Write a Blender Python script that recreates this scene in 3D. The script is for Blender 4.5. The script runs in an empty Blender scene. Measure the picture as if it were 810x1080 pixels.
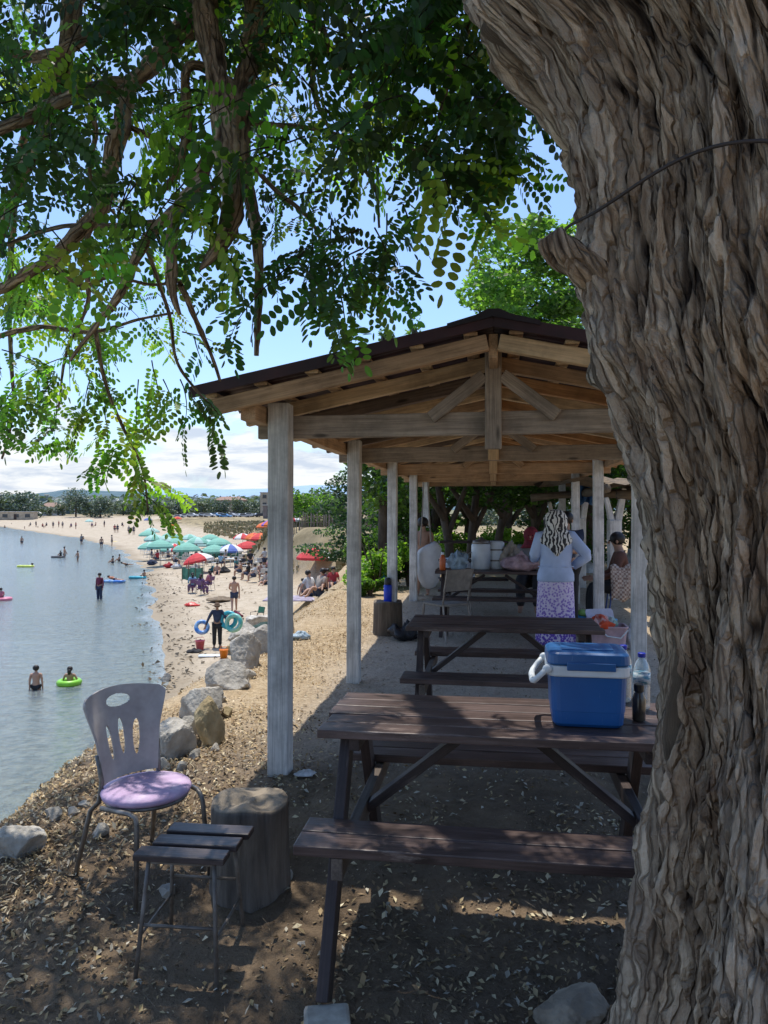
import bpy, bmesh, math, random
import numpy as np
from mathutils import Vector, Matrix, Euler

random.seed(7); RNG = np.random.default_rng(7)
SC = bpy.context.scene
COL = SC.collection
V = Vector
PI = math.pi
EYE = 1.58            # height of the camera above the pavilion floor
SEA = -3.6            # sea level

# ------------------------------------------------------------------ helpers
def ray(px, py):      # direction of a sight line (y component 1)
    return V(((px - 405) / 800.0, 1.0, -(py - 537) / 800.0))
def P(px, py, d):     # a point at distance d in front of the camera
    r = ray(px, py) * d
    return V((r.x, r.y, EYE + r.z))

# ---- numpy noise
def _h(ix, iy, iz, seed=0):
    n = (ix * 374761393 + iy * 668265263 + iz * 2147483647 + seed * 1274126177) & 0xFFFFFFFF
    n = ((n ^ (n >> 13)) * 1274126177) & 0xFFFFFFFF
    n = ((n ^ (n >> 16)) * 2246822519) & 0xFFFFFFFF
    return ((n ^ (n >> 15)) & 0xFFFFFF) / float(0xFFFFFF)
def vnoise(x, y, z, seed=0):
    x = np.asarray(x, float); y = np.asarray(y, float) + 0 * x; z = np.asarray(z, float) + 0 * x
    ix = np.floor(x).astype(np.int64); iy = np.floor(y).astype(np.int64); iz = np.floor(z).astype(np.int64)
    fx = x - ix; fy = y - iy; fz = z - iz
    fx = fx * fx * (3 - 2 * fx); fy = fy * fy * (3 - 2 * fy); fz = fz * fz * (3 - 2 * fz)
    r = 0
    for a in (0, 1):
        for b in (0, 1):
            for c in (0, 1):
                w = (fx if a else 1 - fx) * (fy if b else 1 - fy) * (fz if c else 1 - fz)
                r = r + w * _h(ix + a, iy + b, iz + c, seed)
    return r * 2 - 1
def fbm(x, y, z, oct=4, seed=0):
    r = 0; a = 1; s = 0
    for i in range(oct):
        r = r + a * vnoise(x * 2 ** i, y * 2 ** i, z * 2 ** i, seed + i); s += a; a *= .5
    return r / s
def worley(x, y, seed=0):
    ix = np.floor(x).astype(np.int64); iy = np.floor(y).astype(np.int64)
    f1 = np.full(x.shape, 9.0); f2 = np.full(x.shape, 9.0); cid = np.zeros(x.shape)
    for a in (-1, 0, 1):
        for b in (-1, 0, 1):
            cx = ix + a; cy = iy + b
            px = cx + _h(cx, cy, cx * 0, seed); py = cy + _h(cx, cy, cx * 0, seed + 5)
            d = np.sqrt((px - x) ** 2 + (py - y) ** 2)
            c = _h(cx, cy, cx * 0, seed + 9)
            near = d < f1
            f2 = np.where(near, f1, np.minimum(f2, d))
            cid = np.where(near, c, cid)
            f1 = np.where(near, d, f1)
    return f1, f2, cid
def sstep(a, b, x):
    t = np.clip((x - a) / (b - a), 0, 1)
    return t * t * (3 - 2 * t)

# ---- terrain height
_pl = [(-20, -.5), (0, -.35), (1, -.3), (2.5, -.18), (3.5, -.08), (4.5, 0), (9, 0), (12, .17), (16, .17), (30, .3), (44, .3), (60, .2), (75, -.6), (120, -1.5), (260, -1.3), (6000, -1)]
_xc = [(-20, -3.0), (2, -2.8), (3.2, -2.2), (4.2, -1.8), (5, -1.72), (6, -1.65), (9, -1.15), (14, -.4), (20, .3), (28, .7), (38, 1.3), (46, 1), (52, -5), (58, -8), (75, -9.5), (100, -14), (140, -26), (250, -64), (6000, -64)]
_xt = [(-20, -6), (2, -5.0), (4, -4.6), (8, -4.6), (13, -4.8), (20, -5.2), (32, -5.3), (38, -5), (46, -4), (52, -9), (58, -11.5), (75, -13.5), (100, -20), (140, -36), (250, -90), (6000, -90)]
_xs = [(-20, -5.9), (10, -5.6), (18.6, -5.7), (22.6, -6.4), (30, -8.7), (36.7, -11), (48, -14.5), (61, -19), (96, -33), (138, -56), (200, -98), (259, -135), (300, -170), (6000, -4000)]
def _it(tab, y):
    return np.interp(y, [a for a, b in tab], [b for a, b in tab])
def terrain(x, y):
    """height and zone weights at x, y (arrays)"""
    x = np.asarray(x, float); y = np.asarray(y, float)
    xs = _it(_xs, y); s = x - xs
    s = np.where(y > 30, s * .75, s)
    s = np.maximum(s, (y - 262) * .6)
    s = s + .35 * fbm(x * .25, y * .25, 0, 3, 3) * np.clip(y / 20, .4, 4)
    beach = SEA + np.where(s > 0, .055 * np.minimum(s, 12) + .006 * np.clip(s - 12, 0, 90), .06 * np.maximum(s, -25))
    far = sstep(255, 330, y)
    plat = _it(_pl, y) + .05 * fbm(x * .5, y * .5, 1, 3, 9) * np.clip(1 + y * .05, 1, 6)
    xc = _it(_xc, y) + .22 * fbm(x * .1, y * .45, 2, 3, 5); xt = _it(_xt, y) + .5 * fbm(x * .1, y * .3, 5, 3, 6)
    t = np.clip((x - xt) / (xc - xt), 0, 1)
    t2 = t * t * (3 - 2 * t)
    t2 = np.maximum(t2, far * sstep(262, 300, y))
    z = beach * (1 - t2) + plat * t2
    slope = np.clip(4 * t * (1 - t), 0, 1) * (1 - far)
    z = z + slope * (.16 * fbm(x * 1.1, y * 1.1, 3, 4, 2)) * np.clip(1 + y * .02, 1, 2)
    z = z + (t2 > .5) * .012 * fbm(x * 5, y * 5, 0, 3, 4)
    return z, s, t
def H(x, y):
    return float(terrain(np.array([x]), np.array([y]))[0][0])
def G(px, py, dmin=2.0, dmax=400.0):     # where a sight line first meets the ground or the sea
    r = ray(px, py)
    d = dmin * (dmax / dmin) ** np.linspace(0, 1, 3000)
    z = EYE + r.z * d
    h = np.maximum(terrain(r.x * d, d)[0], SEA)
    k = np.argmax(z <= h)
    if not (z <= h).any(): k = len(d) - 1
    return V((r.x * d[k], d[k], float(h[k])))

# ---- materials
def nd(nt, t, **kw):
    n = nt.nodes.new(t)
    for k, v in kw.items():
        if hasattr(n, k) and k not in ('inputs',): setattr(n, k, v)
    return n
def ramp(nt, fac, stops):
    r = nt.nodes.new('ShaderNodeValToRGB')
    e = r.color_ramp.elements
    while len(e) < len(stops): e.new(.5)
    for el, (p, c) in zip(e, stops):
        el.position = p; el.color = (*c, 1) if len(c) == 3 else c
    nt.links.new(fac, r.inputs[0]); return r.outputs[0]
def noise(nt, vec, scale, detail=5, rough=.6, dist=0):
    n = nt.nodes.new('ShaderNodeTexNoise'); n.inputs['Scale'].default_value = scale
    n.inputs['Detail'].default_value = detail; n.inputs['Roughness'].default_value = rough; n.inputs['Distortion'].default_value = dist
    nt.links.new(vec, n.inputs['Vector']); return n.outputs['Fac']
def mapping(nt, vec, sc):
    m = nt.nodes.new('ShaderNodeMapping'); m.inputs['Scale'].default_value = sc
    nt.links.new(vec, m.inputs['Vector']); return m.outputs[0]
def mixc(nt, f, a, b, blend='MIX'):
    m = nt.nodes.new('ShaderNodeMix'); m.data_type = 'RGBA'; m.blend_type = blend
    for s, v in ((m.inputs[0], f), (m.inputs[6], a), (m.inputs[7], b)):
        if isinstance(v, (int, float)): s.default_value = v
        elif isinstance(v, tuple): s.default_value = (*v, 1)
        else: nt.links.new(v, s)
    return m.outputs[2]
def math_(nt, op, a, b=0.0, clamp=False):
    m = nt.nodes.new('ShaderNodeMath'); m.operation = op; m.use_clamp = clamp
    for s, v in ((m.inputs[0], a), (m.inputs[1], b)):
        if isinstance(v, (int, float)): s.default_value = v
        else: nt.links.new(v, s)
    return m.outputs[0]
def attr(nt, name, out='Color'):
    a = nt.nodes.new('ShaderNodeAttribute'); a.attribute_name = name; return a.outputs[out]
def newmat(name):
    m = bpy.data.materials.new(name); m.use_nodes = True
    nt = m.node_tree; b = nt.nodes['Principled BSDF']
    return m, nt, b
def bump(nt, b, h, strength=.3, dist=.01):
    n = nt.nodes.new('ShaderNodeBump'); n.inputs['Strength'].default_value = strength; n.inputs['Distance'].default_value = dist
    nt.links.new(h, n.inputs['Height']); nt.links.new(n.outputs[0], b.inputs['Normal'])
_MC = {}
def mat(name, c1, c2=None, scale=8, rough=.7, bmp=.2, stretch=None, coord='Object', metal=0, dirt=.35, spec=.4, bd=.006, trans=0, lo=.35, hi=.65, scuff=None):
    if name in _MC: return _MC[name]
    m, nt, b = newmat(name)
    if c2 is None: c2 = tuple(x * .75 for x in c1)
    if coord == 'gco': vec = attr(nt, 'gco', 'Vector')
    else: vec = nd(nt, 'ShaderNodeTexCoord').outputs[coord]
    base = vec
    if stretch: vec = mapping(nt, vec, stretch)
    f = noise(nt, vec, scale, 6, .6)
    c = ramp(nt, f, [(lo, c2), (hi, c1)])
    if dirt:
        g = noise(nt, base, scale * .37 + .7, 4, .7)
        c = mixc(nt, 1.0, c, ramp(nt, g, [(.3, (1 - dirt,) * 3), (.62, (1, 1, 1))]), 'MULTIPLY')
    if scuff:
        sc_ = noise(nt, mapping(nt, base, (60, 60, 9)), 1, 4, .75, 1.5); c = mixc(nt, ramp(nt, sc_, [(.63, (0, 0, 0)), (.70, (.5,) * 3)]), c, scuff)
    nt.links.new(c, b.inputs['Base Color'])
    fine = noise(nt, vec, scale * 4, 6, .7)
    b.inputs['Roughness'].default_value = rough
    if rough > .25:
        rr = nt.nodes.new('ShaderNodeMapRange'); rr.inputs['To Min'].default_value = max(rough - .15, .05); rr.inputs['To Max'].default_value = min(rough + .15, 1)
        nt.links.new(fine, rr.inputs['Value']); nt.links.new(rr.outputs[0], b.inputs['Roughness'])
    b.inputs['Metallic'].default_value = metal
    b.inputs['Specular IOR Level'].default_value = spec
    if trans: b.inputs['Transmission Weight'].default_value = trans
    if bmp: bump(nt, b, math_(nt, 'ADD', f, math_(nt, 'MULTIPLY', fine, .5)), bmp, bd)
    _MC[name] = m
    return m
def woodmat(name, c1, c2, c3=None, rough=.75, wear=None, bmp=.5):
    """grain runs along the 'gco' x axis"""
    if name in _MC: return _MC[name]
    m, nt, b = newmat(name)
    vec = attr(nt, 'gco', 'Vector')
    v1 = mapping(nt, vec, (1.2, 22, 22)); v2 = mapping(nt, vec, (4, 120, 120))
    f1 = noise(nt, v1, 1, 6, .65, .6); f2 = noise(nt, v2, 1, 3, .6)
    c = ramp(nt, f1, [(.3, c2), (.55, c1), (.72, c3 or tuple(x * 1.25 for x in c1))])
    c = mixc(nt, .45, c, ramp(nt, f2, [(.35, (.35, .35, .35)), (.6, (1, 1, 1))]), 'MULTIPLY')
    g = noise(nt, vec, 3.1, 5, .7)
    c = mixc(nt, 1.0, c, ramp(nt, g, [(.32, (.55, .55, .55)), (.6, (1, 1, 1))]), 'MULTIPLY')
    # knots
    vo = nt.nodes.new('ShaderNodeTexVoronoi'); vo.inputs['Scale'].default_value = 1
    nt.links.new(mapping(nt, vec, (2.3, 9, 9)), vo.inputs['Vector'])
    c = mixc(nt, ramp(nt, vo.outputs['Distance'], [(.06, (1, 1, 1)), (.14, (0, 0, 0))]), c, tuple(x * .35 for x in c2))
    if wear:
        w = noise(nt, mapping(nt, vec, (3, 16, 16)), 1, 6, .75)
        c = mixc(nt, ramp(nt, w, [(.58, (0, 0, 0)), (.72, (.7, .7, .7))]), c, wear)
    nt.links.new(c, b.inputs['Base Color'])
    rr = nt.nodes.new('ShaderNodeMapRange'); rr.inputs['To Min'].default_value = rough - .2; rr.inputs['To Max'].default_value = min(1, rough + .15)
    nt.links.new(f1, rr.inputs['Value']); nt.links.new(rr.outputs[0], b.inputs['Roughness'])
    b.inputs['Specular IOR Level'].default_value = .35
    bump(nt, b, math_(nt, 'ADD', f1, math_(nt, 'MULTIPLY', f2, .6)), bmp, .004)
    _MC[name] = m
    return m
def plain(name, c, rough=.6, **k):
    return mat(name, c, tuple(x * .82 for x in c), scale=k.pop('scale', 6), rough=rough, bmp=k.pop('bmp', .08), dirt=k.pop('dirt', .2), **k)

# ---- mesh collector
class MB:
    def __init__(s): s.v = []; s.f = []; s.g = []; s.mi = []; s.m = 0
    def add(s, vs, fs, gs=None):
        o = len(s.v); s.v += [tuple(p) for p in vs]
        s.f += [tuple(i + o for i in f) for f in fs]; s.mi += [s.m] * len(fs)
        if gs is None:
            r = random.random() * 50
            gs = [(p[0] + r, p[1], p[2]) for p in vs]
        s.g += [tuple(q) for q in gs]
        return s
    def bar(s, p0, p1, w, h, up=(0, 0, 1), taper=1.0, warp=0.0):
        """a timber from p0 to p1, w across, h along up"""
        p0 = V(p0); p1 = V(p1); a = (p1 - p0); L = a.length; a.normalize()
        b = a.cross(V(up)); b.normalize(); c = b.cross(a)
        off = random.random() * 40; oy = random.random() * 9
        vs = []; gs = []
        n = 2 if not warp else max(3, int(L / .25))
        for i in range(n):
            t = i / (n - 1); k = 1 + (taper - 1) * t
            wob = (b * random.uniform(-warp, warp) + c * random.uniform(-warp, warp)) if warp else V()
            for (sx, sy) in ((-1, -1), (1, -1), (1, 1), (-1, 1)):
                vs.append(p0 + a * L * t + b * sx * w * .5 * k + c * sy * h * .5 * k + wob)
                gs.append((L * t + off, sx * w * .5 + oy, sy * h * .5))
        fs = [(3, 2, 1, 0)]
        for i in range(n - 1):
            q = 4 * i
            for j in range(4): fs.append((q + j, q + (j + 1) % 4, q + 4 + (j + 1) % 4, q + 4 + j))
        q = 4 * (n - 1); fs.append((q, q + 1, q + 2, q + 3))
        return s.add(vs, fs, gs)
    def box(s, c, size, rz=0, rot=None):
        R = rot or Matrix.Rotation(rz, 3, 'Z'); c = V(c)
        vs = [c + R @ V((x * size[0] / 2, y * size[1] / 2, z * size[2] / 2)) for x in (-1, 1) for y in (-1, 1) for z in (-1, 1)]
        return s.add(vs, [(0, 1, 3, 2), (4, 6, 7, 5), (0, 4, 5, 1), (2, 3, 7, 6), (0, 2, 6, 4), (1, 5, 7, 3)])
    def tube(s, pts, rad, n=8, cap=True, jit=0, closed=False):
        pts = [V(p) for p in pts]; m = len(pts)
        if isinstance(rad, (int, float)): rad = [rad] * m
        vs = []; gs = []; L = 0; pb = None
        off = random.random() * 30
        for i, p in enumerate(pts):
            if closed: a = pts[(i + 1) % m] - pts[i - 1]
            else: a = pts[min(i + 1, m - 1)] - pts[max(i - 1, 0)]
            if a.length < 1e-9: a = V((0, 0, 1))
            a.normalize()
            b = pb if pb is not None else (V((1, 0, 0)) if abs(a.x) < .8 else V((0, 1, 0)))
            b = b - a * b.dot(a); b.normalize(); pb = b; c = a.cross(b)
            if i: L += (p - pts[i - 1]).length
            for k in range(n):
                t = 2 * PI * k / n; r = rad[i] * (1 + (random.uniform(-jit, jit) if jit else 0))
                vs.append(p + (b * math.cos(t) + c * math.sin(t)) * r); gs.append((L + off, math.cos(t) * rad[i], math.sin(t) * rad[i]))
        fs = []
        for i in range(m if closed else m - 1):
            for k in range(n):
                i2 = (i + 1) % m
                fs.append((i * n + k, i * n + (k + 1) % n, i2 * n + (k + 1) % n, i2 * n + k))
        if cap and not closed:
            fs.append(tuple(range(n - 1, -1, -1))); fs.append(tuple((m - 1) * n + k for k in range(n)))
        return s.add(vs, fs, gs)
    def lathe(s, prof, n=16, c=(0, 0, 0), R=None, sx=1, sy=1):
        c = V(c); vs = []; fs = []
        for (r, z) in prof:
            for k in range(n):
                t = 2 * PI * k / n; p = V((r * math.cos(t) * sx, r * math.sin(t) * sy, z))
                vs.append(c + (R @ p if R else p))
        for i in range(len(prof) - 1):
            for k in range(n): fs.append((i * n + k, i * n + (k + 1) % n, (i + 1) * n + (k + 1) % n, (i + 1) * n + k))
        if prof[0][0] > 1e-6: fs.append(tuple(range(n - 1, -1, -1)))
        if prof[-1][0] > 1e-6: fs.append(tuple((len(prof) - 1) * n + k for k in range(n)))
        return s.add(vs, fs)
    def loft(s, rings, cap=True):
        n = len(rings[0]); vs = [p for r in rings for p in r]; fs = []
        for i in range(len(rings) - 1):
            for k in range(n): fs.append((i * n + k, i * n + (k + 1) % n, (i + 1) * n + (k + 1) % n, (i + 1) * n + k))
        if cap: fs.append(tuple(range(n - 1, -1, -1))); fs.append(tuple((len(rings) - 1) * n + k for k in range(n)))
        return s.add(vs, fs)
    def ball(s, c, r, seg=12, rings=8, R=None):
        c = V(c); r = (r, r, r) if isinstance(r, (int, float)) else r
        vs = []; fs = []
        for i in range(rings + 1):
            ph = PI * i / rings
            for k in range(seg):
                t = 2 * PI * k / seg
                p = V((r[0] * math.sin(ph) * math.cos(t), r[1] * math.sin(ph) * math.sin(t), -r[2] * math.cos(ph)))
                vs.append(c + (R @ p if R else p))
        for i in range(rings):
            for k in range(seg): fs.append((i * seg + k, i * seg + (k + 1) % seg, (i + 1) * seg + (k + 1) % seg, (i + 1) * seg + k))
        return s.add(vs, fs)
    def torus(s, c, R, r, n=28, m=10, rot=None):
        pts = [(V((math.cos(2 * PI * i / n) * R, math.sin(2 * PI * i / n) * R, 0))) for i in range(n)]
        if rot: pts = [rot @ p for p in pts]
        return s.tube([V(c) + p for p in pts], r, m, closed=True)
    def build(s, name, m, parent=None, smooth=False, bev=0, world=False):
        me = bpy.data.meshes.new(name)
        vs = s.v
        if world and parent is not None:
            iv = ROOT[parent.name].inverted(); vs = [iv @ V(p) for p in vs]
        me.from_pydata([tuple(p) for p in vs], [], s.f)
        if isinstance(m, (list, tuple)):
            for q in m: me.materials.append(q)
            me.polygons.foreach_set('material_index', s.mi)
        else: me.materials.append(m)
        a = me.attributes.new('gco', 'FLOAT_VECTOR', 'POINT'); a.data.foreach_set('vector', np.array(s.g, dtype=np.float32).ravel())
        if smooth is True: me.polygons.foreach_set('use_smooth', [True] * len(me.polygons))
        me.update()
        o = bpy.data.objects.new(name, me); COL.objects.link(o)
        if parent is not None: o.parent = parent
        if bev:
            b = o.modifiers.new('bevel', 'BEVEL'); b.width = bev; b.segments = 2; b.limit_method = 'ANGLE'; b.angle_limit = .6
        return o
ROOT = {}
def tag(o, label=None, cat=None, group=None, kind=None):
    if label: o['label'] = label
    if cat: o['category'] = cat
    if group: o['group'] = group
    if kind: o['kind'] = kind
    return o
def thing(name, label, cat, loc=(0, 0, 0), rz=0, group=None, scale=1):
    o = bpy.data.objects.new(name, None); COL.objects.link(o)
    o.location = loc; o.rotation_euler = (0, 0, rz); o.scale = (scale,) * 3; o.empty_display_size = .1
    ROOT[o.name] = Matrix.Translation(V(loc)) @ Matrix.Rotation(rz, 4, 'Z') @ Matrix.Scale(scale, 4)
    return tag(o, label, cat, group)
def copy_tree(o, parent=None):
    c = o.copy(); COL.objects.link(c); c.parent = parent
    if parent is None:
        for k in ('label',):
            if k in c: del c[k]
    for ch in list(o.children): copy_tree(ch, c)
    return c
def place(o, loc, rz=0, sc=1, label=None, group=None):
    o.location = loc; o.rotation_euler = (0, 0, rz); o.scale = (sc,) * 3
    if label: o['label'] = label
    if group: o['group'] = group
    return o
def mesh_np(name, verts, faces, m, parent=None, attrs=None, smooth=False):
    """fast mesh from numpy arrays; faces (n,k)"""
    me = bpy.data.meshes.new(name)
    nv = len(verts); nf, k = faces.shape
    me.vertices.add(nv); me.vertices.foreach_set('co', np.asarray(verts, np.float32).ravel())
    me.loops.add(nf * k); me.loops.foreach_set('vertex_index', faces.astype(np.int32).ravel())
    me.polygons.add(nf); me.polygons.foreach_set('loop_start', np.arange(0, nf * k, k, dtype=np.int32))
    me.polygons.foreach_set('loop_total', np.full(nf, k, np.int32))
    if smooth: me.polygons.foreach_set('use_smooth', np.ones(nf, bool))
    me.update(calc_edges=True)
    for nm, arr in (attrs or {}).items():
        a = me.attributes.new(nm, 'FLOAT_COLOR', 'POINT')
        arr = np.asarray(arr, np.float32)
        if arr.shape[1] == 3: arr = np.concatenate([arr, np.ones((nv, 1), np.float32)], 1)
        a.data.foreach_set('color', arr.ravel())
    me.materials.append(m); me.validate()
    o = bpy.data.objects.new(name, me); COL.objects.link(o)
    if parent is not None: o.parent = parent
    return o

# ------------------------------------------------------------------ camera, sky, sun
cam = bpy.data.cameras.new('camera'); co = bpy.data.objects.new('camera', cam); COL.objects.link(co)
co.location = (0, 0, EYE); co.rotation_euler = (PI / 2, 0, 0)
cam.sensor_fit = 'VERTICAL'; cam.sensor_height = 36; cam.sensor_width = 27; cam.lens = 800 / 1080 * 36
cam.shift_y = -3 / 1080; cam.clip_end = 30000; cam.clip_start = .05
SC.camera = co
SUN = V((-.08, .30, 1)).normalized()
sl = bpy.data.lights.new('sun', 'SUN'); sl.energy = 5.0; sl.angle = math.radians(.53); sl.color = (1, .95, .86)
so = bpy.data.objects.new('sun', sl); COL.objects.link(so); so.rotation_euler = SUN.to_track_quat('Z', 'Y').to_euler()
w = bpy.data.worlds.new('World'); SC.world = w; w.use_nodes = True
nt = w.node_tree; bg = nt.nodes['Background']
sky = nt.nodes.new('ShaderNodeTexSky'); sky.sky_type = 'NISHITA'; sky.sun_disc = False
sky.sun_elevation = math.asin(SUN.z); sky.sun_rotation = math.atan2(SUN.x, SUN.y); sky.dust_density = 1.2; sky.ozone_density = 1.4
tc = nt.nodes.new('ShaderNodeTexCoord'); dirv = tc.outputs['Generated']
sep = nt.nodes.new('ShaderNodeSeparateXYZ'); nt.links.new(dirv, sep.inputs[0])
elev = sep.outputs['Z']
cv = mapping(nt, dirv, (1, 1, 1.7))
n1 = noise(nt, cv, 7, 9, .58, .25); n2 = noise(nt, mapping(nt, dirv, (1.3, 1.3, 7)), 9, 6, .6, .3)
band = ramp(nt, elev, [(0.0, (.50,) * 3), (.05, (.66,) * 3), (.12, (.56,) * 3), (.19, (.26,) * 3), (.27, (0, 0, 0))])
dens = math_(nt, 'ADD', n1, math_(nt, 'MULTIPLY', math_(nt, 'SUBTRACT', band, .5), .55))
cl = ramp(nt, dens, [(.50, (0, 0, 0)), (.57, (1, 1, 1))])
cl = math_(nt, 'MULTIPLY', cl, ramp(nt, band, [(.05, (0, 0, 0)), (.35, (1, 1, 1))]))
shade = ramp(nt, n2, [(.38, (4.4, 4.9, 5.8)), (.54, (6.7, 6.8, 6.9))])
hz = ramp(nt, elev, [(0, (1, 1, 1)), (.10, (.35,) * 3), (.25, (0, 0, 0))])
base = mixc(nt, math_(nt, 'MULTIPLY', hz, .25), mixc(nt, 1.0, sky.outputs[0], (1.14, 1.32, 1.55), 'MULTIPLY'), (4.3, 5.3, 6.5))
nt.links.new(mixc(nt, math_(nt, 'MULTIPLY', cl, .92), base, shade), bg.inputs['Color'])
bg.inputs['Strength'].default_value = .15
SC.view_settings.view_transform = 'Standard'; SC.view_settings.look = 'None'; SC.view_settings.exposure = 0; SC.view_settings.gamma = 1
SC.render.engine = 'CYCLES'
cy = SC.cycles; cy.use_denoising = True; cy.max_bounces = 8; cy.diffuse_bounces = 6; cy.glossy_bounces = 3; cy.transmission_bounces = 6; cy.transparent_max_bounces = 8
cy.caustics_reflective = False; cy.caustics_refractive = False; cy.sample_clamp_indirect = 12
# ------------------------------------------------------------------ ground sheet
def build_ground():
    rows = np.concatenate([np.linspace(-5, 1.5, 40)[:-1], 1.5 + (np.geomspace(1, 6500, 640) - 1) * 1.0])
    r2 = np.concatenate([np.arange(1.5, 9, .03), np.arange(9, 20, .06), np.arange(20, 60, .25), np.arange(60, 300, 1.0), np.geomspace(300, 7000, 50)])
    rows = np.concatenate([-np.geomspace(500, 5.5, 24), np.linspace(-5, 1.5, 30)[:-1], r2])
    u = np.linspace(-1, 1, 361); u = np.sign(u) * np.abs(u) ** 1.25; ex = np.array([1.15, 1.4, 1.8, 2.5, 4, 7, 14, 30, 60]); u = np.concatenate([-ex[::-1], u, ex])
    Y, U = np.meshgrid(rows, u, indexing='ij')
    X = U * (5.5 + .85 * np.abs(Y)); X = np.where(np.abs(U) > 1, np.clip(X, -7000, 7000) + np.sign(X) * .02 * np.abs(U), X)
    z, s, t = terrain(X, Y)
    near = sstep(12, 6, Y) * sstep(-3, 1, Y)
    z = z + near * (t > .15) * (.018 * fbm(X * 9, Y * 9, 0, 3, 1) + .008 * fbm(X * 30, Y * 30, 0, 2, 4))
    pits = (s > .5) * (t < .05) * sstep(14, 20, Y) * sstep(110, 60, Y)
    z = z + pits * .06 * fbm(X * .9, Y * .9, 0, 4, 31)
    hb = fbm(X * .004, Y * .004, 0, 3, 8)
    z = z + sstep(330, 600, Y) * 1.0 * hb
    # R leaf litter (under the tree), G straw debris on the slope, B wet sand ; A dry field
    R = sstep(6.0, 4.2, Y + .5 * fbm(X * .8, Y * .8, 0, 3, 12)) * (t > .6) * sstep(-2.5, -.5, Y) * sstep(4.5, 3, np.abs(X)) + 0
    slope = sstep(.03, .14, t) * (1 - R)
    roof = sstep(-1.8, -1.2, X - .144 * Y) * sstep(2.2, 1.5, X - .144 * Y) * sstep(3.2, 4, Y) * sstep(15, 14, Y)
    Gc = slope * (1 - .75 * roof) * sstep(60, 40, Y)
    B = sstep(1.6, .1, s) * (t < .3)
    A = sstep(.25, .7, t) * sstep(35, 50, Y)
    A = np.maximum(A, sstep(300, 340, Y))
    verts = np.stack([X, Y, z], -1).reshape(-1, 3)
    nr, nc = X.shape
    i = np.arange(nr - 1)[:, None] * nc + np.arange(nc - 1)[None, :]
    faces = np.stack([i, i + 1, i + nc + 1, i + nc], -1).reshape(-1, 4)
    m, nt, b = newmat('ground_soil')
    vec = nd(nt, 'ShaderNodeTexCoord').outputs['Object']
    zone = attr(nt, 'zone'); sp = nd(nt, 'ShaderNodeSeparateColor'); nt.links.new(zone, sp.inputs[0])
    z2 = attr(nt, 'zone2'); sp2 = nd(nt, 'ShaderNodeSeparateColor'); nt.links.new(z2, sp2.inputs[0])
    nA = noise(nt, vec, .9, 7, .65); nB = noise(nt, vec, 14, 6, .7); nC = noise(nt, vec, 55, 4, .7); nD = noise(nt, vec, .13, 6, .6)
    sand = mixc(nt, 1, ramp(nt, nA, [(.3, (.36, .295, .21)), (.6, (.49, .415, .315))]), ramp(nt, nB, [(.3, (.72, .72, .72)), (.6, (1.05,) * 3)]), 'MULTIPLY')
    deb = noise(nt, vec, 1.6, 8, .72)
    sand = mixc(nt, ramp(nt, deb, [(.57, (0, 0, 0)), (.66, (.75,) * 3)]), sand, (.20, .14, .085))
    dirt = mixc(nt, 1, ramp(nt, nA, [(.3, (.32, .265, .21)), (.65, (.46, .39, .31))]), ramp(nt, nC, [(.3, (.6,) * 3), (.62, (1.2,) * 3)]), 'MULTIPLY')
    lit = mixc(nt, 1, mixc(nt, nB, (.085, .06, .041), (.26, .195, .13)), ramp(nt, nA, [(.35, (.62, .6, .58)), (.6, (1.15, 1.12, 1.08))]), 'MULTIPLY')
    straw = mixc(nt, 1, ramp(nt, nB, [(.28, (.24, .155, .08)), (.5, (.43, .32, .19)), (.7, (.58, .46, .30))]), ramp(nt, nC, [(.3, (.5,) * 3), (.6, (1.15,) * 3)]), 'MULTIPLY')
    straw = mixc(nt, ramp(nt, nA, [(.42, (0, 0, 0)), (.62, (.6,) * 3)]), straw, (.46, .36, .24))
    field = mixc(nt, 1, ramp(nt, nD, [(.32, (.19, .15, .085)), (.5, (.30, .24, .135)), (.64, (.37, .30, .18))]), ramp(nt, noise(nt, mapping(nt, vec, (.15, 1, 1)), .35, 6, .7), [(.35, (.6,) * 3), (.6, (1.1,) * 3)]), 'MULTIPLY')
    shrub = ramp(nt, noise(nt, vec, .5, 6, .7), [(.52, (0, 0, 0)), (.6, (.8,) * 3)])
    field = mixc(nt, math_(nt, 'MULTIPLY', shrub, sp2.outputs[1]), field, (.10, .085, .05))
    far = mixc(nt, noise(nt, vec, .02, 5, .6), (.10, .12, .065), (.26, .22, .13))
    bed = mixc(nt, ramp(nt, noise(nt, vec, 3.5, 5, .75), [(.4, (0, 0, 0)), (.6, (1, 1, 1))]), (.13, .13, .105), (.34, .30, .23))
    c = mixc(nt, sp.outputs[1], mixc(nt, sp2.outputs[2], sand, dirt), straw)
    c = mixc(nt, sp.outputs[0], c, lit)
    c = mixc(nt, sp2.outputs[0], c, field)
    c = mixc(nt, math_(nt, "MULTIPLY", sp.outputs[2], .55), c, mixc(nt, nB, (.17, .135, .09), (.24, .19, .125)))
    c = mixc(nt, attr(nt, 'bed'), c, bed)
    c = mixc(nt, attr(nt, 'far'), c, far)
    nt.links.new(c, b.inputs['Base Color']); b.inputs['Roughness'].default_value = .92; b.inputs['Specular IOR Level'].default_value = .2
    bump(nt, b, math_(nt, 'ADD', nB, math_(nt, 'MULTIPLY', nC, .7)), .8, .03)
    zone = np.stack([R, Gc, B], -1).reshape(-1, 3)
    dirtw = sstep(.75, .95, t) * sstep(45, 30, Y)
    zone2 = np.stack([A, sstep(50, 60, Y), dirtw], -1).reshape(-1, 3)
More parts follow.
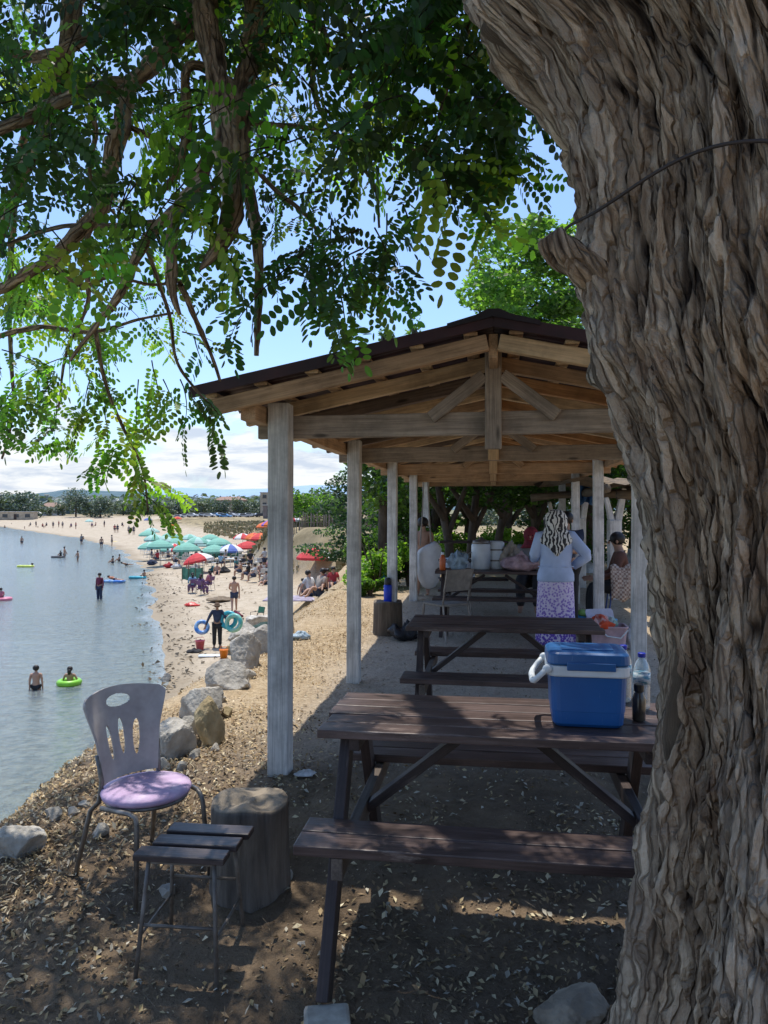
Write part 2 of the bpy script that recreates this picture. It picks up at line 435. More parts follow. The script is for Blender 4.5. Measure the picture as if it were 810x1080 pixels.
    bedw = np.repeat((s < -.15).astype(float).reshape(-1, 1), 3, 1); farw = np.repeat(sstep(380, 520, Y).reshape(-1, 1), 3, 1)
    o = mesh_np('ground', verts, faces, m, None, {'zone': zone, 'zone2': zone2, 'bed': bedw, 'far': farw}, True)
    tag(o, 'bluff, sandy beach and dry land beyond', kind='structure'); o.pop('label', None)
build_ground()

def build_sea():
    xs = np.concatenate([-np.geomspace(7000, 40, 60), np.linspace(-39, 2, 120)])
    ys = np.concatenate([np.linspace(-60, 5, 12), np.linspace(5.5, 80, 170), np.geomspace(81, 420, 80)])
    Y, X = np.meshgrid(ys, xs, indexing='ij')
    z, s, t = terrain(X, Y)
    dep = np.clip((SEA - z) / 1.3, 0, 1)
    foam = sstep(-.55, -.1, s + .25 * fbm(X * .8, Y * .8, 0, 3, 40)) * sstep(.35, .1, s)
    nr, nc = X.shape
    i = np.arange(nr - 1)[:, None] * nc + np.arange(nc - 1)[None, :]
    faces = np.stack([i, i + 1, i + nc + 1, i + nc], -1).reshape(-1, 4)
    m, nt, b = newmat('sea_water')
    vec = nd(nt, 'ShaderNodeTexCoord').outputs['Object']
    w1 = noise(nt, mapping(nt, vec, (.55, 1.5, 1)), 1.5, 6, .6, .5); w2 = noise(nt, mapping(nt, vec, (.6, 1.6, 1)), 6, 4, .6, .4); w3 = noise(nt, vec, .05, 4, .6)
    d = attr(nt, 'depth'); sp = nd(nt, 'ShaderNodeSeparateColor'); nt.links.new(d, sp.inputs[0])
    col = mixc(nt, w3, (.37, .45, .475), (.44, .51, .525))
    b.inputs['Roughness'].default_value = .09; b.inputs['IOR'].default_value = 1.33
    nt.links.new(mixc(nt, math_(nt, 'MULTIPLY', sp.outputs[1], .4), col, (.6, .6, .58)), b.inputs['Base Color'])
    hgt = math_(nt, 'ADD', w1, math_(nt, 'MULTIPLY', w2, .35))
    bump(nt, b, hgt, .55, .16)
    tr = nt.nodes.new('ShaderNodeBsdfTransparent'); tr.inputs[0].default_value = (.8, .9, .9, 1)
    gl = nt.nodes.new('ShaderNodeBsdfGlossy'); gl.inputs['Roughness'].default_value = .1
    bn = [n for n in nt.nodes if n.type == 'BUMP'][0]; nt.links.new(bn.outputs[0], gl.inputs['Normal'])
    fr = nt.nodes.new('ShaderNodeFresnel'); fr.inputs[0].default_value = 1.33; nt.links.new(bn.outputs[0], fr.inputs['Normal'])
    mx = nt.nodes.new('ShaderNodeMixShader'); nt.links.new(fr.outputs[0], mx.inputs[0]); nt.links.new(tr.outputs[0], mx.inputs[1]); nt.links.new(gl.outputs[0], mx.inputs[2])
    m2 = nt.nodes.new('ShaderNodeMixShader')
    nt.links.new(ramp(nt, math_(nt, 'MAXIMUM', sp.outputs[0], math_(nt, 'MULTIPLY', sp.outputs[1], .45)), [(.0, (.12,) * 3), (.85, (1, 1, 1))]), m2.inputs[0]); nt.links.new(mx.outputs[0], m2.inputs[1]); nt.links.new(b.outputs[0], m2.inputs[2])
    nt.links.new(m2.outputs[0], nt.nodes['Material Output'].inputs[0])
    o = mesh_np('sea', np.stack([X, Y, np.full_like(X, SEA)], -1).reshape(-1, 3), faces, m, None, {'depth': np.stack([dep, foam, dep], -1).reshape(-1, 3)}, True)
    o['kind'] = 'structure'
build_sea()

def build_hills():
    def ridge(nm, y0, prof, zb, c1, c2, seed, amp):
        xs = np.linspace(-1.0 * y0, 1.0 * y0, 260); vs = []; fr = [0, .25, .5, .75, 1, 1.4]
        top = np.interp(xs / y0 * 800 + 405, [a for a, b_ in prof], [b_ for a, b_ in prof])
        top = (537 - top) * y0 / 800 + EYE
        top = top + amp * fbm(xs / y0 * 22, 0, 0, 5, seed)
        Z = []; Yv = []
        for f in fr:
            h = zb + (top - zb) * (1 - (1 - min(f, 1)) ** 1.6) if f <= 1 else zb + (top - zb) * .5
            h = h + (amp * .5 * fbm(xs / y0 * 40, f * 3, 1, 4, seed + 3) if 0 < f < 1 else 0)
            Z.append(h); Yv.append(np.full_like(xs, y0 * (.8 + .2 * f)))
        Z = np.array(Z); Yv = np.array(Yv); X = xs[None, :] * Yv / y0
        nr, nc = Z.shape
        i = np.arange(nr - 1)[:, None] * nc + np.arange(nc - 1)[None, :]
        faces = np.stack([i, i + 1, i + nc + 1, i + nc], -1).reshape(-1, 4)
        m = mat(nm + '_slope', c1, c2, scale=60 / y0, rough=1, bmp=0, dirt=.25, spec=0, lo=.42, hi=.58)  # bluish distance haze is mixed into both slope colours
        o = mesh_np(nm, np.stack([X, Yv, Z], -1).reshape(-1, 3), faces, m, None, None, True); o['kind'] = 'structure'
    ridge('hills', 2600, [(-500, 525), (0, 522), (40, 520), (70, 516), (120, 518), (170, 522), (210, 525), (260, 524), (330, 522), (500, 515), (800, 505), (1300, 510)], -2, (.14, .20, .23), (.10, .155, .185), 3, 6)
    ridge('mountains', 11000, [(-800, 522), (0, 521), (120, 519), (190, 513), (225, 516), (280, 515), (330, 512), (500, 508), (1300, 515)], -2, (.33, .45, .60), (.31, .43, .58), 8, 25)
build_hills()

# ------------------------------------------------------------------ loose litter on the ground
def chips(name, n, region, size, cols, wd, tilt, seed, lift=.004, m=None, label=None, clump=None):
    rg = np.random.default_rng(seed)
    x, y = region(rg, n)
    if clump:
        keep = fbm(x * clump, y * clump, 0, 3, seed) + rg.uniform(-.35, .35, len(x)) > -.12
        x = x[keep]; y = y[keep]
    n = len(x)
    z = terrain(x, y)[0]; t = terrain(x, y)[2]
    near = sstep(12, 6, y) * sstep(-3, 1, y)
    z = z + near * (t > .15) * (.018 * fbm(x * 9, y * 9, 0, 3, 1) + .008 * fbm(x * 30, y * 30, 0, 2, 4))
    L = rg.uniform(size[0], size[1], n); W = L * rg.uniform(wd[0], wd[1], n)
    a = rg.uniform(0, 2 * PI, n); p = rg.normal(0, tilt, n); q = rg.normal(0, tilt, n)
    ax = np.stack([np.cos(a) * np.cos(p), np.sin(a) * np.cos(p), np.sin(p)], -1)
    bx = np.stack([-np.sin(a) * np.cos(q), np.cos(a) * np.cos(q), np.sin(q)], -1)
    o = np.stack([x, y, z + lift + np.abs(np.sin(p)) * L * .4 + rg.uniform(0, lift, n)], -1)
    nn = np.cross(ax, bx) * (W * rg.uniform(.05, .45, n))[:, None]
    h = L[:, None] * .5; ww = W[:, None] * .5
    vs = np.stack([o - ax * h, o - bx * ww + nn, o + ax * h, o + bx * ww + nn], 1).reshape(-1, 3)
    f = np.arange(4 * n).reshape(n, 4)
    f3 = np.concatenate([f[:, [0, 1, 2]], f[:, [0, 2, 3]]])
    ci = rg.integers(0, len(cols), n)
    c = np.array(cols)[ci] * rg.uniform(.7, 1.25, (n, 1))
    col = np.repeat(c, 4, 0)
    ob = mesh_np(name, vs, f3, m or vcol('dry_leaf', .85), None, {'col': col})
    ob['kind'] = 'stuff'
    if label: ob['label'] = label
    return ob
def vcol(name, rough=.8, trans=0):
    if name in _MC: return _MC[name]
    m, nt, b = newmat(name); nt.links.new(attr(nt, 'col'), b.inputs['Base Color'])
    b.inputs['Roughness'].default_value = rough; b.inputs['Specular IOR Level'].default_value = .3
    _MC[name] = m; return m
def reg_litter(rg, n):
    y = 1.2 + rg.random(n) ** 1.2 * 4.8; x = rg.uniform(-1, 1, n) * (1.2 + y * .62); return x, y
def reg_floor(rg, n):
    y = rg.uniform(4, 15, n); x = .144 * y + rg.uniform(-1.9, 3.5, n); return x, y
def reg_slope(rg, n):
    y = 2.5 + rg.random(n) ** 1.7 * 22; f = rg.random(n); a = _it(_xt, y) + .3; b_ = _it(_xc, y) + .5 + .9 * rg.random(n)
    return a + (b_ - a) * f, y
chips('leaf_litter', 36000, reg_litter, (.014, .040), [(.46, .36, .20), (.32, .23, .12), (.20, .14, .08), (.52, .44, .28), (.13, .095, .06), (.17, .12, .07), (.42, .38, .30), (.26, .18, .10)], (.35, .6), .38, 11, label='dry fallen leaves under the tree', clump=1.8)
chips('leaf_litter', 1600, reg_litter, (.022, .048), [(.50, .40, .22), (.42, .32, .16), (.30, .21, .11), (.55, .48, .33), (.36, .33, .26)], (.4, .7), .5, 19, label='larger pale dry leaves under the tree', clump=1.2)
chips('leaf_litter', 42000, reg_litter, (.005, .015), [(.30, .22, .13), (.12, .085, .055), (.42, .34, .23), (.07, .05, .035), (.22, .17, .11)], (.3, .8), .4, 29, label='fine crumbled litter under the tree', clump=2.6)
chips('leaf_litter', 5200, reg_floor, (.015, .04), [(.30, .24, .15), (.20, .15, .09), (.36, .32, .25)], (.35, .6), .25, 12, label='scattered dry leaves on the shelter floor')
chips('dry_straw', 120000, reg_slope, (.012, .042), [(.60, .46, .26), (.50, .37, .20), (.38, .26, .13), (.66, .55, .37), (.44, .35, .24), (.28, .19, .11)], (.12, .5), .5, 13, lift=.008, label='straw and wood debris on the slope', clump=.9)
def reg_twig(rg, n):
    y = 1.5 + rg.random(n) * 4; x = rg.uniform(-1, .45, n) * (1 + y * .6); return x, y
chips('dry_twigs', 420, reg_twig, (.05, .20), [(.16, .12, .08), (.26, .21, .15), (.09, .065, .045)], (.012, .02), .06, 15, lift=.012, label='thin broken twigs on the ground')
def reg_wrack(rg, n):
    y = 14 + rg.random(n) ** 1.6 * 46; s = rg.normal(0, .5, n) + rg.choice([-.1, .9, 2.2, 4], n, p=[.35, .35, .2, .1]); return _it(_xs, y) + s / np.where(y > 30, .75, 1), y
chips('beach_wrack', 1500, reg_wrack, (.06, .26), [(.10, .075, .045), (.16, .12, .07), (.07, .06, .045)], (.25, .7), .3, 17, lift=.015, label='washed up weed along the waterline', clump=.6)

# ------------------------------------------------------------------ rocks 
def rock_mesh(mb, c, size, seed, sub=5, flat=.6):
    bm = bmesh.new(); bmesh.ops.create_icosphere(bm, subdivisions=sub, radius=1)
    vs = np.array([v.co[:] for v in bm.verts]); fs = [tuple(v.index for v in f.verts) for f in bm.faces]; bm.free()
    rg = np.random.default_rng(seed)
    r = np.ones(len(vs)) * 1.0
    for k in range(13):        # cut flats
        n = rg.normal(size=3); n /= np.linalg.norm(n); h = rg.uniform(.52, .85)
        dd = vs @ n; r = np.where(dd * r > h, h / np.maximum(dd, 1e-3), r)
    vs = vs * r[:, None]
    vs = vs * (1 + .10 * fbm(vs[:, 0] * 2.2 + seed, vs[:, 1] * 2.2, vs[:, 2] * 2.2, 5, seed) + .05 * fbm(vs[:, 0] * 9 + seed, vs[:, 1] * 9, vs[:, 2] * 9, 4, seed + 1))[:, None]
    vs = vs * np.array(size) * .62
    a = rg.uniform(0, 6.28); R = np.array([[math.cos(a), -math.sin(a), 0], [math.sin(a), math.cos(a), 0], [0, 0, 1]])
    vs = vs @ R.T if abs(size[0] - size[1]) < .25 * size[0] else vs
    mb.add([V(p) + V(c) for p in vs], fs)
def rockmat(name, c1, c2):
    return mat(name, c1, c2, scale=5, rough=.9, bmp=.7, bd=.02, dirt=.4, spec=.2)
RK = [rockmat('grey_limestone', (.58, .54, .47), (.37, .335, .285)), rockmat('tan_sandstone', (.52, .42, .25), (.34, .26, .14)), rockmat('pale_limestone', (.62, .58, .51), (.42, .38, .32)), rockmat('dusty_rock', (.46, .40, .31), (.30, .25, .19))]
def rock(px, py, wpx, hpx, mi, label, group='boulders along the foot of the bluff', seed=0, d=None, sink=.55):
    """py is where the visible foot of the rock meets the ground"""
    p = G(px, py, 2) if d is None else P(px, py, d)
    W = wpx * p.y / 800; Hh = hpx * p.y / 800
    o = thing('boulder' if W > .35 else 'rock', label, 'rock', p, 0, group)
    mb = MB(); rock_mesh(mb, (0, W * .35, Hh * (.5 - sink * .4)), (W * 1.02, W * .9, Hh * 1.32), seed or int(px * 7 + py))
    b = mb.build('stone', RK[mi], None, True)
    # one mesh thing: keep the mesh itself as the top-level object
    b.location = p; tag(b, label, 'rock', group); b.name = o.name; bpy.data.objects.remove(o); b.name = 'boulder' if W > .35 else 'rock'
    for poly in b.data.polygons: poly.use_smooth = False
    return b
rock(207, 763, 46, 44, 0, 'large grey boulder at the water end of the row, highest of the nearest pile')
rock(179, 800, 42, 36, 0, 'rounded grey boulder just right of the purple seat chair back')
rock(220, 786, 40, 44, 1, 'yellowish tan boulder in front of the large grey one')
rock(201, 778, 18, 26, 0, 'small dark grey rock wedged between the three nearest boulders')
rock(240, 728, 44, 28, 0, 'long grey boulder lying behind the yellowish one')
rock(257, 705, 40, 34, 2, 'pale boulder half way along the row of boulders')
rock(254, 676, 30, 22, 2, 'pale pointed boulder under the dark towel')
rock(279, 689, 36, 26, 0, 'grey boulder beside the first shelter post')
rock(275, 664, 44, 16, 2, 'flat pale boulder furthest along the row')
rock(297, 672, 26, 20, 2, 'small pale boulder half hidden by the first shelter post')
rock(226, 752, 16, 12, 2, 'small pale stone on the slope between the boulders')
rock(238, 757, 14, 10, 1, 'small tan stone on the straw below the long grey boulder')
rock(245, 690, 16, 12, 1, 'small tan stone on the sand side of the boulder row')
rock(14, 908, 44, 34, 0, 'brown grey rock at the left edge above the water', 'rocks at the lip of the bluff')
rock(34, 893, 24, 14, 1, 'flat tan rock beside the brown grey one', 'rocks at the lip of the bluff')
rock(55, 866, 18, 12, 0, 'small wedge shaped grey rock at the lip above the water', 'rocks at the lip of the bluff')
rock(75, 862, 14, 8, 2, 'pale pebble on the lip left of the chair legs', 'rocks at the lip of the bluff')
rock(104, 884, 16, 12, 0, 'small rock behind the leg of the purple seat chair', 'rocks at the lip of the bluff')
rock(176, 948, 18, 13, 0, 'round grey stone under the slatted stool', 'loose stones under the tree')
rock(611, 1112, 72, 48, 3, 'broad pale rock at the foot of the big tree trunk', 'loose stones under the tree', d=2.5, sink=.1)
rock(318, 1000, 9, 6, 2, 'little pale pebble left of the bench leg', 'loose stones under the tree')
rock(302, 928, 12, 9, 2, 'little white stone at the foot of the near tree stump', 'loose stones under the tree')
rock(174, 719, 13, 8, 0, 'lone grey stone at the edge of the shallow water', 'stones on the sand')

for px, py, w_, h_ in ((190, 812, 12, 9), (204, 800, 14, 10), (214, 740, 14, 9), (232, 742, 12, 8), (262, 716, 13, 9), (268, 700, 12, 8), (285, 682, 14, 9), (248, 712, 11, 8), (196, 742, 12, 9), (170, 812, 15, 10), (158, 822, 13, 9), (226, 792, 10, 7), (284, 660, 12, 8), (212, 756, 10, 7), (88, 852, 12, 8), (118, 838, 13, 8), (140, 828, 11, 8)):
    rock(px, py, w_, h_, random.choice((0, 2, 2, 3)), 'small pale broken stone among the boulders along the bank', 'small broken stones along the bank')
# ------------------------------------------------------------------ pavilion
UA = V((.1426, .9898, 0)); UL = V((.9898, -.1426, 0))
def S(L, A, z): return UL * L + UA * A + V((0, 0, z))
W_RAF = woodmat('rafter_wood', (.52, .33, .185), (.35, .21, .11), (.62, .42, .25))
W_OLD = woodmat('weathered_beam_wood', (.38, .30, .225), (.25, .195, .145), (.46, .38, .29))
W_LITE = woodmat('fresh_pine_wood', (.70, .49, .28), (.56, .37, .20), (.76, .57, .36))
W_SHADE = woodmat('shade_toned_wood', (.20, .14, .10), (.12, .085, .06), (.27, .20, .15))  # dark tone stands in for the shaded gaps between rafters
W_WARM = woodmat('orange_lit_pine_wood', (.56, .29, .12), (.38, .18, .07), (.64, .37, .17))  # orange of the light under the right slope, put into the wood
W_POST = woodmat('whitewashed_post_wood', (.70, .68, .64), (.55, .53, .49), (.77, .75, .71), wear=(.28, .24, .20))
W_WHITE = woodmat('white_painted_wood', (.80, .79, .76), (.68, .66, .62), (.84, .83, .81), wear=(.42, .38, .32))
ROOFM = mat('dark_red_roof_sheet', (.06, .023, .026), (.032, .016, .02), scale=5, rough=.6, bmp=.15, dirt=.5)
CAPM = mat('dark_ridge_cap', (.035, .022, .026), (.02, .015, .018), scale=6, rough=.7, bmp=.3)
pav = thing('picnic_pavilion', 'open gable roofed timber shelter on whitewashed posts over the picnic tables', 'pavilion', (0, 0, 0))
ROWS = [4.37, 6.80, 9.42, 11.95, 14.2]
HL = 1.25; RIDGE = 2.565; SL = .205; EAVE = 1.66; A0, A1 = 4.02, 14.75
def roofz(L): return RIDGE - SL * abs(L)
def one(name, m, p0, p1, w, h, up=(0, 0, 1), bev=.006, warp=.0, **k):
    b = MB(); b.bar(p0, p1, w, h, up, warp=warp); return b.build(name, m, pav, bev=bev)
for i, A in enumerate(ROWS):
    for sd in (-1, 1):
        p = S(sd * HL, A, 0); g = H(p.x, p.y) - .05
        tilt = random.uniform(-.015, .015)
        m = W_WHITE if (sd > 0 or i >= 2) else W_POST
        if i == 0 and sd > 0: continue
        one('post', m, S(sd * HL + tilt, A, g), S(sd * HL, A, 2.205), .125 if i == 0 else .115, .125, UA, .008, .002)
    ww = W_OLD if i in (0, 1) else W_RAF
    o = .03
    one('tie_beam', ww, S(-HL - .16, A + .088, 2.075), S(HL + .16, A + .088, 2.075 + .01), .05, .135, (0, 0, 1), warp=.003)
    one('king_post', W_OLD if i == 0 else W_LITE, S(.0, A + .04, 1.925 if i == 0 else 2.02), S(0, A + .04, RIDGE - .06), .095, .045, UA)
    for sd in (-1, 1):
        one('strut', ww, S(sd * .05, A + .036, 2.35), S(sd * .36, A + .036, 2.11), .075, .035, UA)
for sd in (-1, 1):
    L = sd * (HL + .115)
    one('wall_plate', W_RAF, S(L, A0 + .1, 2.13), S(L, A1 - .1, 2.13), .09, .10, warp=.003)
one('ridge_beam', W_RAF, S(0, A0 + .06, RIDGE - .115), S(0, A1 - .06, RIDGE - .115), .05, .13)
# rafters, one by one, on both slopes
nra = 19
for k in range(nra):
    A = A0 + .05 + (A1 - A0 - .1) * k / (nra - 1) + (random.uniform(-.04, .04) if 0 < k < nra - 1 else 0)
    for sd in (-1, 1):
        m = random.choice((W_LITE, W_WARM, W_WARM, W_RAF)) if sd > 0 else (W_RAF, W_LITE, W_SHADE, W_LITE, W_RAF, W_SHADE)[k % 6]  # pale and dark tones alternate in place of lit edges and shaded gaps
        if k == 0: m = W_RAF if sd < 0 else W_LITE
        hh = .085
        a = S(sd * .03, A, roofz(.03) - .075 - hh * .25); b = S(sd * (EAVE - .10), A, roofz(EAVE - .10) - .075 - hh * .25)
        one('rafter', m, a, b, .06, hh, warp=.002)
for sd in (-1, 1):
    for j in range(6):
        L = sd * (.12 + j * .288); zz = roofz(L) - .030
        one('batten', W_LITE if j % 2 else W_RAF, S(L, A0 + .02, zz), S(L, A1 - .02, zz), .075, .022, UL.cross(UA) + V((0, 0, 0)) if False else (0, 0, 1))
    # corrugated sheet running down the slope
    b = MB(); na = 460; rows = []
    Ls = np.linspace(.0, EAVE, 9)
    vs = []; fs = []; gs = []
    for L in Ls:
        for q in range(na):
            A = A0 - .02 + (A1 - A0 + .04) * q / (na - 1)
            vs.append(S(sd * L, A, roofz(L) + .010 + .014 * math.sin(A * 2 * PI / .095) + .006 * math.sin(A * 3 + L * 5)))
    for r in range(8):
        for q in range(na - 1): fs.append((r * na + q, r * na + q + 1, (r + 1) * na + q + 1, (r + 1) * na + q))
    b.add(vs, fs)
    ob = b.build('roof_sheet', ROOFM, pav, True)
    sm = ob.modifiers.new('solid', 'SOLIDIFY'); sm.thickness = .006
    # folded edge trim along the gable
    b = MB(); b.bar(S(0, A0 - .03, roofz(0) - .004), S(sd * EAVE, A0 - .03, roofz(EAVE) - .004), .014, .062, warp=.002)
    b.build('roof_edge_trim', ROOFM, pav)
b = MB()
rings = []
for q in range(60):
    A = A0 - .05 + (A1 - A0 + .1) * q / 59; e = .008 * math.sin(q * 1.7)
    rings.append([S(-.24 + e, A, roofz(.24) + .035), S(-.09, A, roofz(.09) + .045 + e), S(-.03, A, RIDGE + .055 + e), S(.03, A, RIDGE + .055 + e), S(.09, A, roofz(.09) + .045), S(.24 - e, A, roofz(.24) + .035), S(.24 - e, A, roofz(.24) + .012), S(0, A, RIDGE + .015), S(-.24 + e, A, roofz(.24) + .012)])
b.loft(rings); b.build('ridge_cap', CAPM, pav)
for (L, A) in ((HL, 11.95),):
    pass

# ------------------------------------------------------------------ lean-to with forked posts on the right
W_BARK = woodmat('rough_pole_wood', (.20, .15, .10), (.11, .08, .055), (.30, .24, .17))
lean = thing('pole_shelter', 'makeshift lean-to of rough poles on white forked posts hung with a blue tarp', 'shelter', (0, 0, 0))
fk = [(648, 12.0, 523), (611, 13.6, 524), (586, 15.6, 528), (716, 12.0, 520)]
def fork(px, d, ptop, parent):
    x = (px - 405) * d / 800; g = H(x, d) - .05; zt = EYE + (537 - ptop) * d / 800
    b = MB()
    b.bar((x, d, g), (x, d, zt - .38), .20, .17, (0, 1, 0), warp=.008)
    b.bar((x + .03, d, zt - .52), (x + .155, d, zt + .12), .12, .13, (0, 1, 0), .72, .006)
    b.bar((x - .03, d, zt - .50), (x - .13, d, zt - .02), .10, .12, (0, 1, 0), .7, .006)
    return b.build('forked_post', W_WHITE, parent, bev=.02)
for f in fk: fork(*f, lean)
def polep(p0, p1, r, m=W_BARK, name='pole'):
    b = MB(); n = 7
    b.tube([V(p0).lerp(V(p1), i / (n - 1)) + V((0, 0, random.uniform(-.03, .03))) for i in range(n)], [r * random.uniform(.85, 1.1) for i in range(n)], 8, jit=.06); return b.build(name, m, lean, True)
polep(P(650, 522, 12.0), P(760, 512, 11.8), .08); polep(P(560, 524, 13.6), P(720, 518, 13.4), .07); polep(P(640, 516, 11.3), P(590, 522, 16), .07); polep(P(690, 514, 11.2), P(640, 520, 15.5), .06)
b = MB()
vs = []; fs = []
for i in range(15):
    for j in range(10):
        x = 2.75 + i * .28; y = 11.3 + j * .55
        vs.append((x, y, 1.98 + .06 * j * .3 + .05 * math.sin(i * 1.9 + j) + .05 * math.cos(j * 2.3 + i * .6)))
for i in range(14):
    for j in range(9):
        if (i * 7 + j * 5) % 11 == 3: continue
        fs.append((i * 10 + j, i * 10 + j + 1, (i + 1) * 10 + j + 1, (i + 1) * 10 + j))
b.add(vs, fs); b.build('brush_roof', mat('dry_brush_mat', (.22, .16, .10), (.10, .075, .05), scale=14, rough=.95, bmp=.6), lean)
b = MB(); vs = []; fs = []
for i in range(12):
    for j in range(9):
        px = 604 + i * 2.6; py = 504 + j * 3.4
        vs.append(P(px, py + 2 * math.sin(i * 1.3 + j * .5), 12.9 + .12 * math.sin(i * 2.1 + j * 1.1) + .03 * j))
for i in range(11):
    for j in range(8): fs.append((i * 9 + j, i * 9 + j + 1, (i + 1) * 9 + j + 1, (i + 1) * 9 + j))
b.add(vs, fs); b.build('blue_tarp', mat('blue_tarp_sheet', (.06, .20, .42), (.04, .12, .30), scale=5, rough=.5), lean, True)

# ------------------------------------------------------------------ picnic tables
W_TAB = woodmat('dark_stained_table_wood', (.115, .076, .066), (.06, .04, .036), (.18, .125, .11), rough=.45, wear=(.32, .25, .21))
W_TABL = woodmat('dark_stained_leg_wood', (.065, .044, .039), (.035, .024, .022), (.10, .07, .06), rough=.6, wear=(.18, .14, .115))
W_GREY = woodmat('greyed_bearer_wood', (.16, .125, .10), (.09, .07, .055), (.22, .18, .15))
def make_table(label, loc, rz, ln=1.36, group='picnic tables in the shelter', detail=True):
    """local x along the table, y away; top .75 high"""
    t = thing('picnic_table', label, 'picnic table', loc, rz, group)
    w = .60; n = 5; bw = w / n - .006
    for i in range(n):
        b = MB(); y = -w / 2 + (i + .5) * w / n
        b.bar((-ln / 2 + random.uniform(-.008, .008), y, .735 + random.uniform(-.002, .002)), (ln / 2 + random.uniform(-.008, .008), y, .735), bw, .032, warp=.0015); b.build('top_plank', W_TAB, t, bev=.004)
    for sd in (-1, 1):
        yb = sd * (w / 2 + .19)
        for k in (-1, 1):
            b = MB(); y = yb + k * .062
            b.bar((-ln / 2 - .01, y, .432), (ln / 2 + .01, y, .432), .117, .035, warp=.0015); b.build('bench_plank', W_TAB, t, bev=.004)
    for sx in (-1, 1):
        x = sx * (ln / 2 - .095)
        for sd in (-1, 1):
            b = MB(); zb = -.04 if not (sd < 0 and sx < 0) else -.075
            b.bar((x, sd * (w / 2 - .14), .715), (x, sd * (w / 2 + .30), zb), .042, .085, (0, 1, 0)); b.build('leg', W_TABL, t, bev=.004)
        b = MB(); b.bar((x + sx * -.044, -(w / 2 + .30), .372), (x + sx * -.044, w / 2 + .30, .372), .04, .075); b.build('bench_bearer', W_GREY if sx < 0 else W_TABL, t, bev=.004)
        b = MB(); b.bar((x + sx * -.044, -w / 2 + .03, .695), (x + sx * -.044, w / 2 - .03, .695), .04, .055); b.build('top_bearer', W_TABL, t, bev=.003)
        b = MB(); b.bar((x - sx * .06, -.05, .375), (sx * .13, -.05, .69), .035, .07, (0, 1, 0)); b.build('brace', W_TABL, t, bev=.003)
        for zz in (.43,):
            pass
    return t
# centre of the table from its front edge
def table_at(A_front, Lmid, label, rzoff=0, **k):
    p = S(Lmid, A_front + .30, 0); g = H(p.x, p.y)
    return make_table(label, (p.x, p.y, k.pop('z', g)), math.atan2(UL.y, UL.x) + rzoff, **k)
table_at(2.80, .02, 'near dark stained picnic table with the blue cooler on it', z=-.005)
table_at(5.34, .07, 'second dark picnic table standing empty behind the cooler', z=.0)
table_at(9.55, .02, 'far dark picnic table piled with bags and containers', ln=1.5)
p = S(-.12, 8.1, 0)
make_table('dark picnic table set end on with its braces towards the second table', (p.x + .1, p.y + .55, H(p.x, p.y)), math.atan2(UL.y, UL.x) + PI / 2 - .25, ln=1.2) if False else None
# block under the near leg
p = V((-.195, 2.36, 0))
b = MB(); b.box((0, 0, 0), (.150, .15, .10), .12); cb = b.build('concrete_block', mat('rough_concrete', (.56, .52, .44), (.40, .36, .30), scale=14, rough=.95, bmp=.5), None, bev=.012)
cb.location = (-.185, 2.47, -.125); tag(cb, 'rough concrete block under the nearest bench leg of the near table', 'block')

# ------------------------------------------------------------------ cooler, bottles
BLUE = mat('blue_plastic', (.010, .105, .33), (.008, .09, .29), scale=3, rough=.42, bmp=.06, dirt=.18, spec=.5, scuff=(.12, .24, .42))
BLUEL = mat('blue_plastic_lid', (.020, .12, .32), (.016, .10, .28), scale=3, rough=.38, bmp=.06, dirt=.2, spec=.5, scuff=(.16, .28, .44))
WPL = mat('white_plastic', (.72, .76, .78), (.62, .66, .68), scale=5, rough=.4, bmp=.05, dirt=.15)
def rrect(w, d, r, z, n=5):
    pts = []
    for (cx, cy, a0) in ((w / 2 - r, d / 2 - r, 0), (-w / 2 + r, d / 2 - r, 90), (-w / 2 + r, -d / 2 + r, 180), (w / 2 - r, -d / 2 + r, 270)):
        for k in range(n):
            a = math.radians(a0 + 90 * k / (n - 1)); pts.append(V((cx + r * math.cos(a), cy + r * math.sin(a), z)))
    return pts
TZ = .748
cp = P(617, 757, 3.12); 
cool = thing('cooler', 'blue cool box with white rim and raised blue lid on the near table', 'cooler', (.795, 2.99, TZ), math.radians(-9), None)
CW, CD, CH = .295, .235, .208
b = MB(); b.loft([rrect(CW - .05, CD - .04, .03, 0), rrect(CW - .03, CD - .02, .035, .012), rrect(CW - .022, CD - .014, .035, .06), rrect(CW - .018, CD - .012, .035, .0605), rrect(CW - .006, CD - .006, .035, CH)])
b.build('body', BLUE, cool, bev=.003)
b = MB(); b.loft([rrect(CW + .006, CD + .006, .036, CH - .014), rrect(CW + .013, CD + .013, .038, CH - .009), rrect(CW + .012, CD + .012, .038, CH + .026), rrect(CW - .004, CD - .004, .034, CH + .028)])
b.build('rim', WPL, cool, bev=.002)
b = MB(); b.loft([rrect(CW + .002, CD + .002, .034, CH + .029), rrect(CW + .014, CD + .014, .038, CH + .034), rrect(CW + .010, CD + .010, .038, CH + .070), rrect(CW - .012, CD - .012, .034, CH + .078), rrect(CW - .05, CD - .05, .02, CH + .080)])
b.box((.008, -CD / 2 - .0095, CH + .027), (.180, .010, .030)); b.box((0, 0, CH + .082), (CW - .10, CD - .09, .006))
b.build('lid', BLUEL, cool, bev=.003)
b = MB(); hx = -CW / 2 - .012
b.tube([(hx, -CD / 2 - .004, CH + .012), (hx - .022, -CD / 2 + .0, CH - .012), (hx - .042, -CD / 2 + .02, CH - .036), (hx - .048, -CD / 2 + .06, CH - .043), (hx - .048, CD / 2 - .06, CH - .043), (hx - .042, CD / 2 - .02, CH - .036), (hx - .022, CD / 2, CH - .012), (hx, CD / 2 + .004, CH + .012)], [.012, .011, .012, .013, .013, .012, .011, .012], 8)
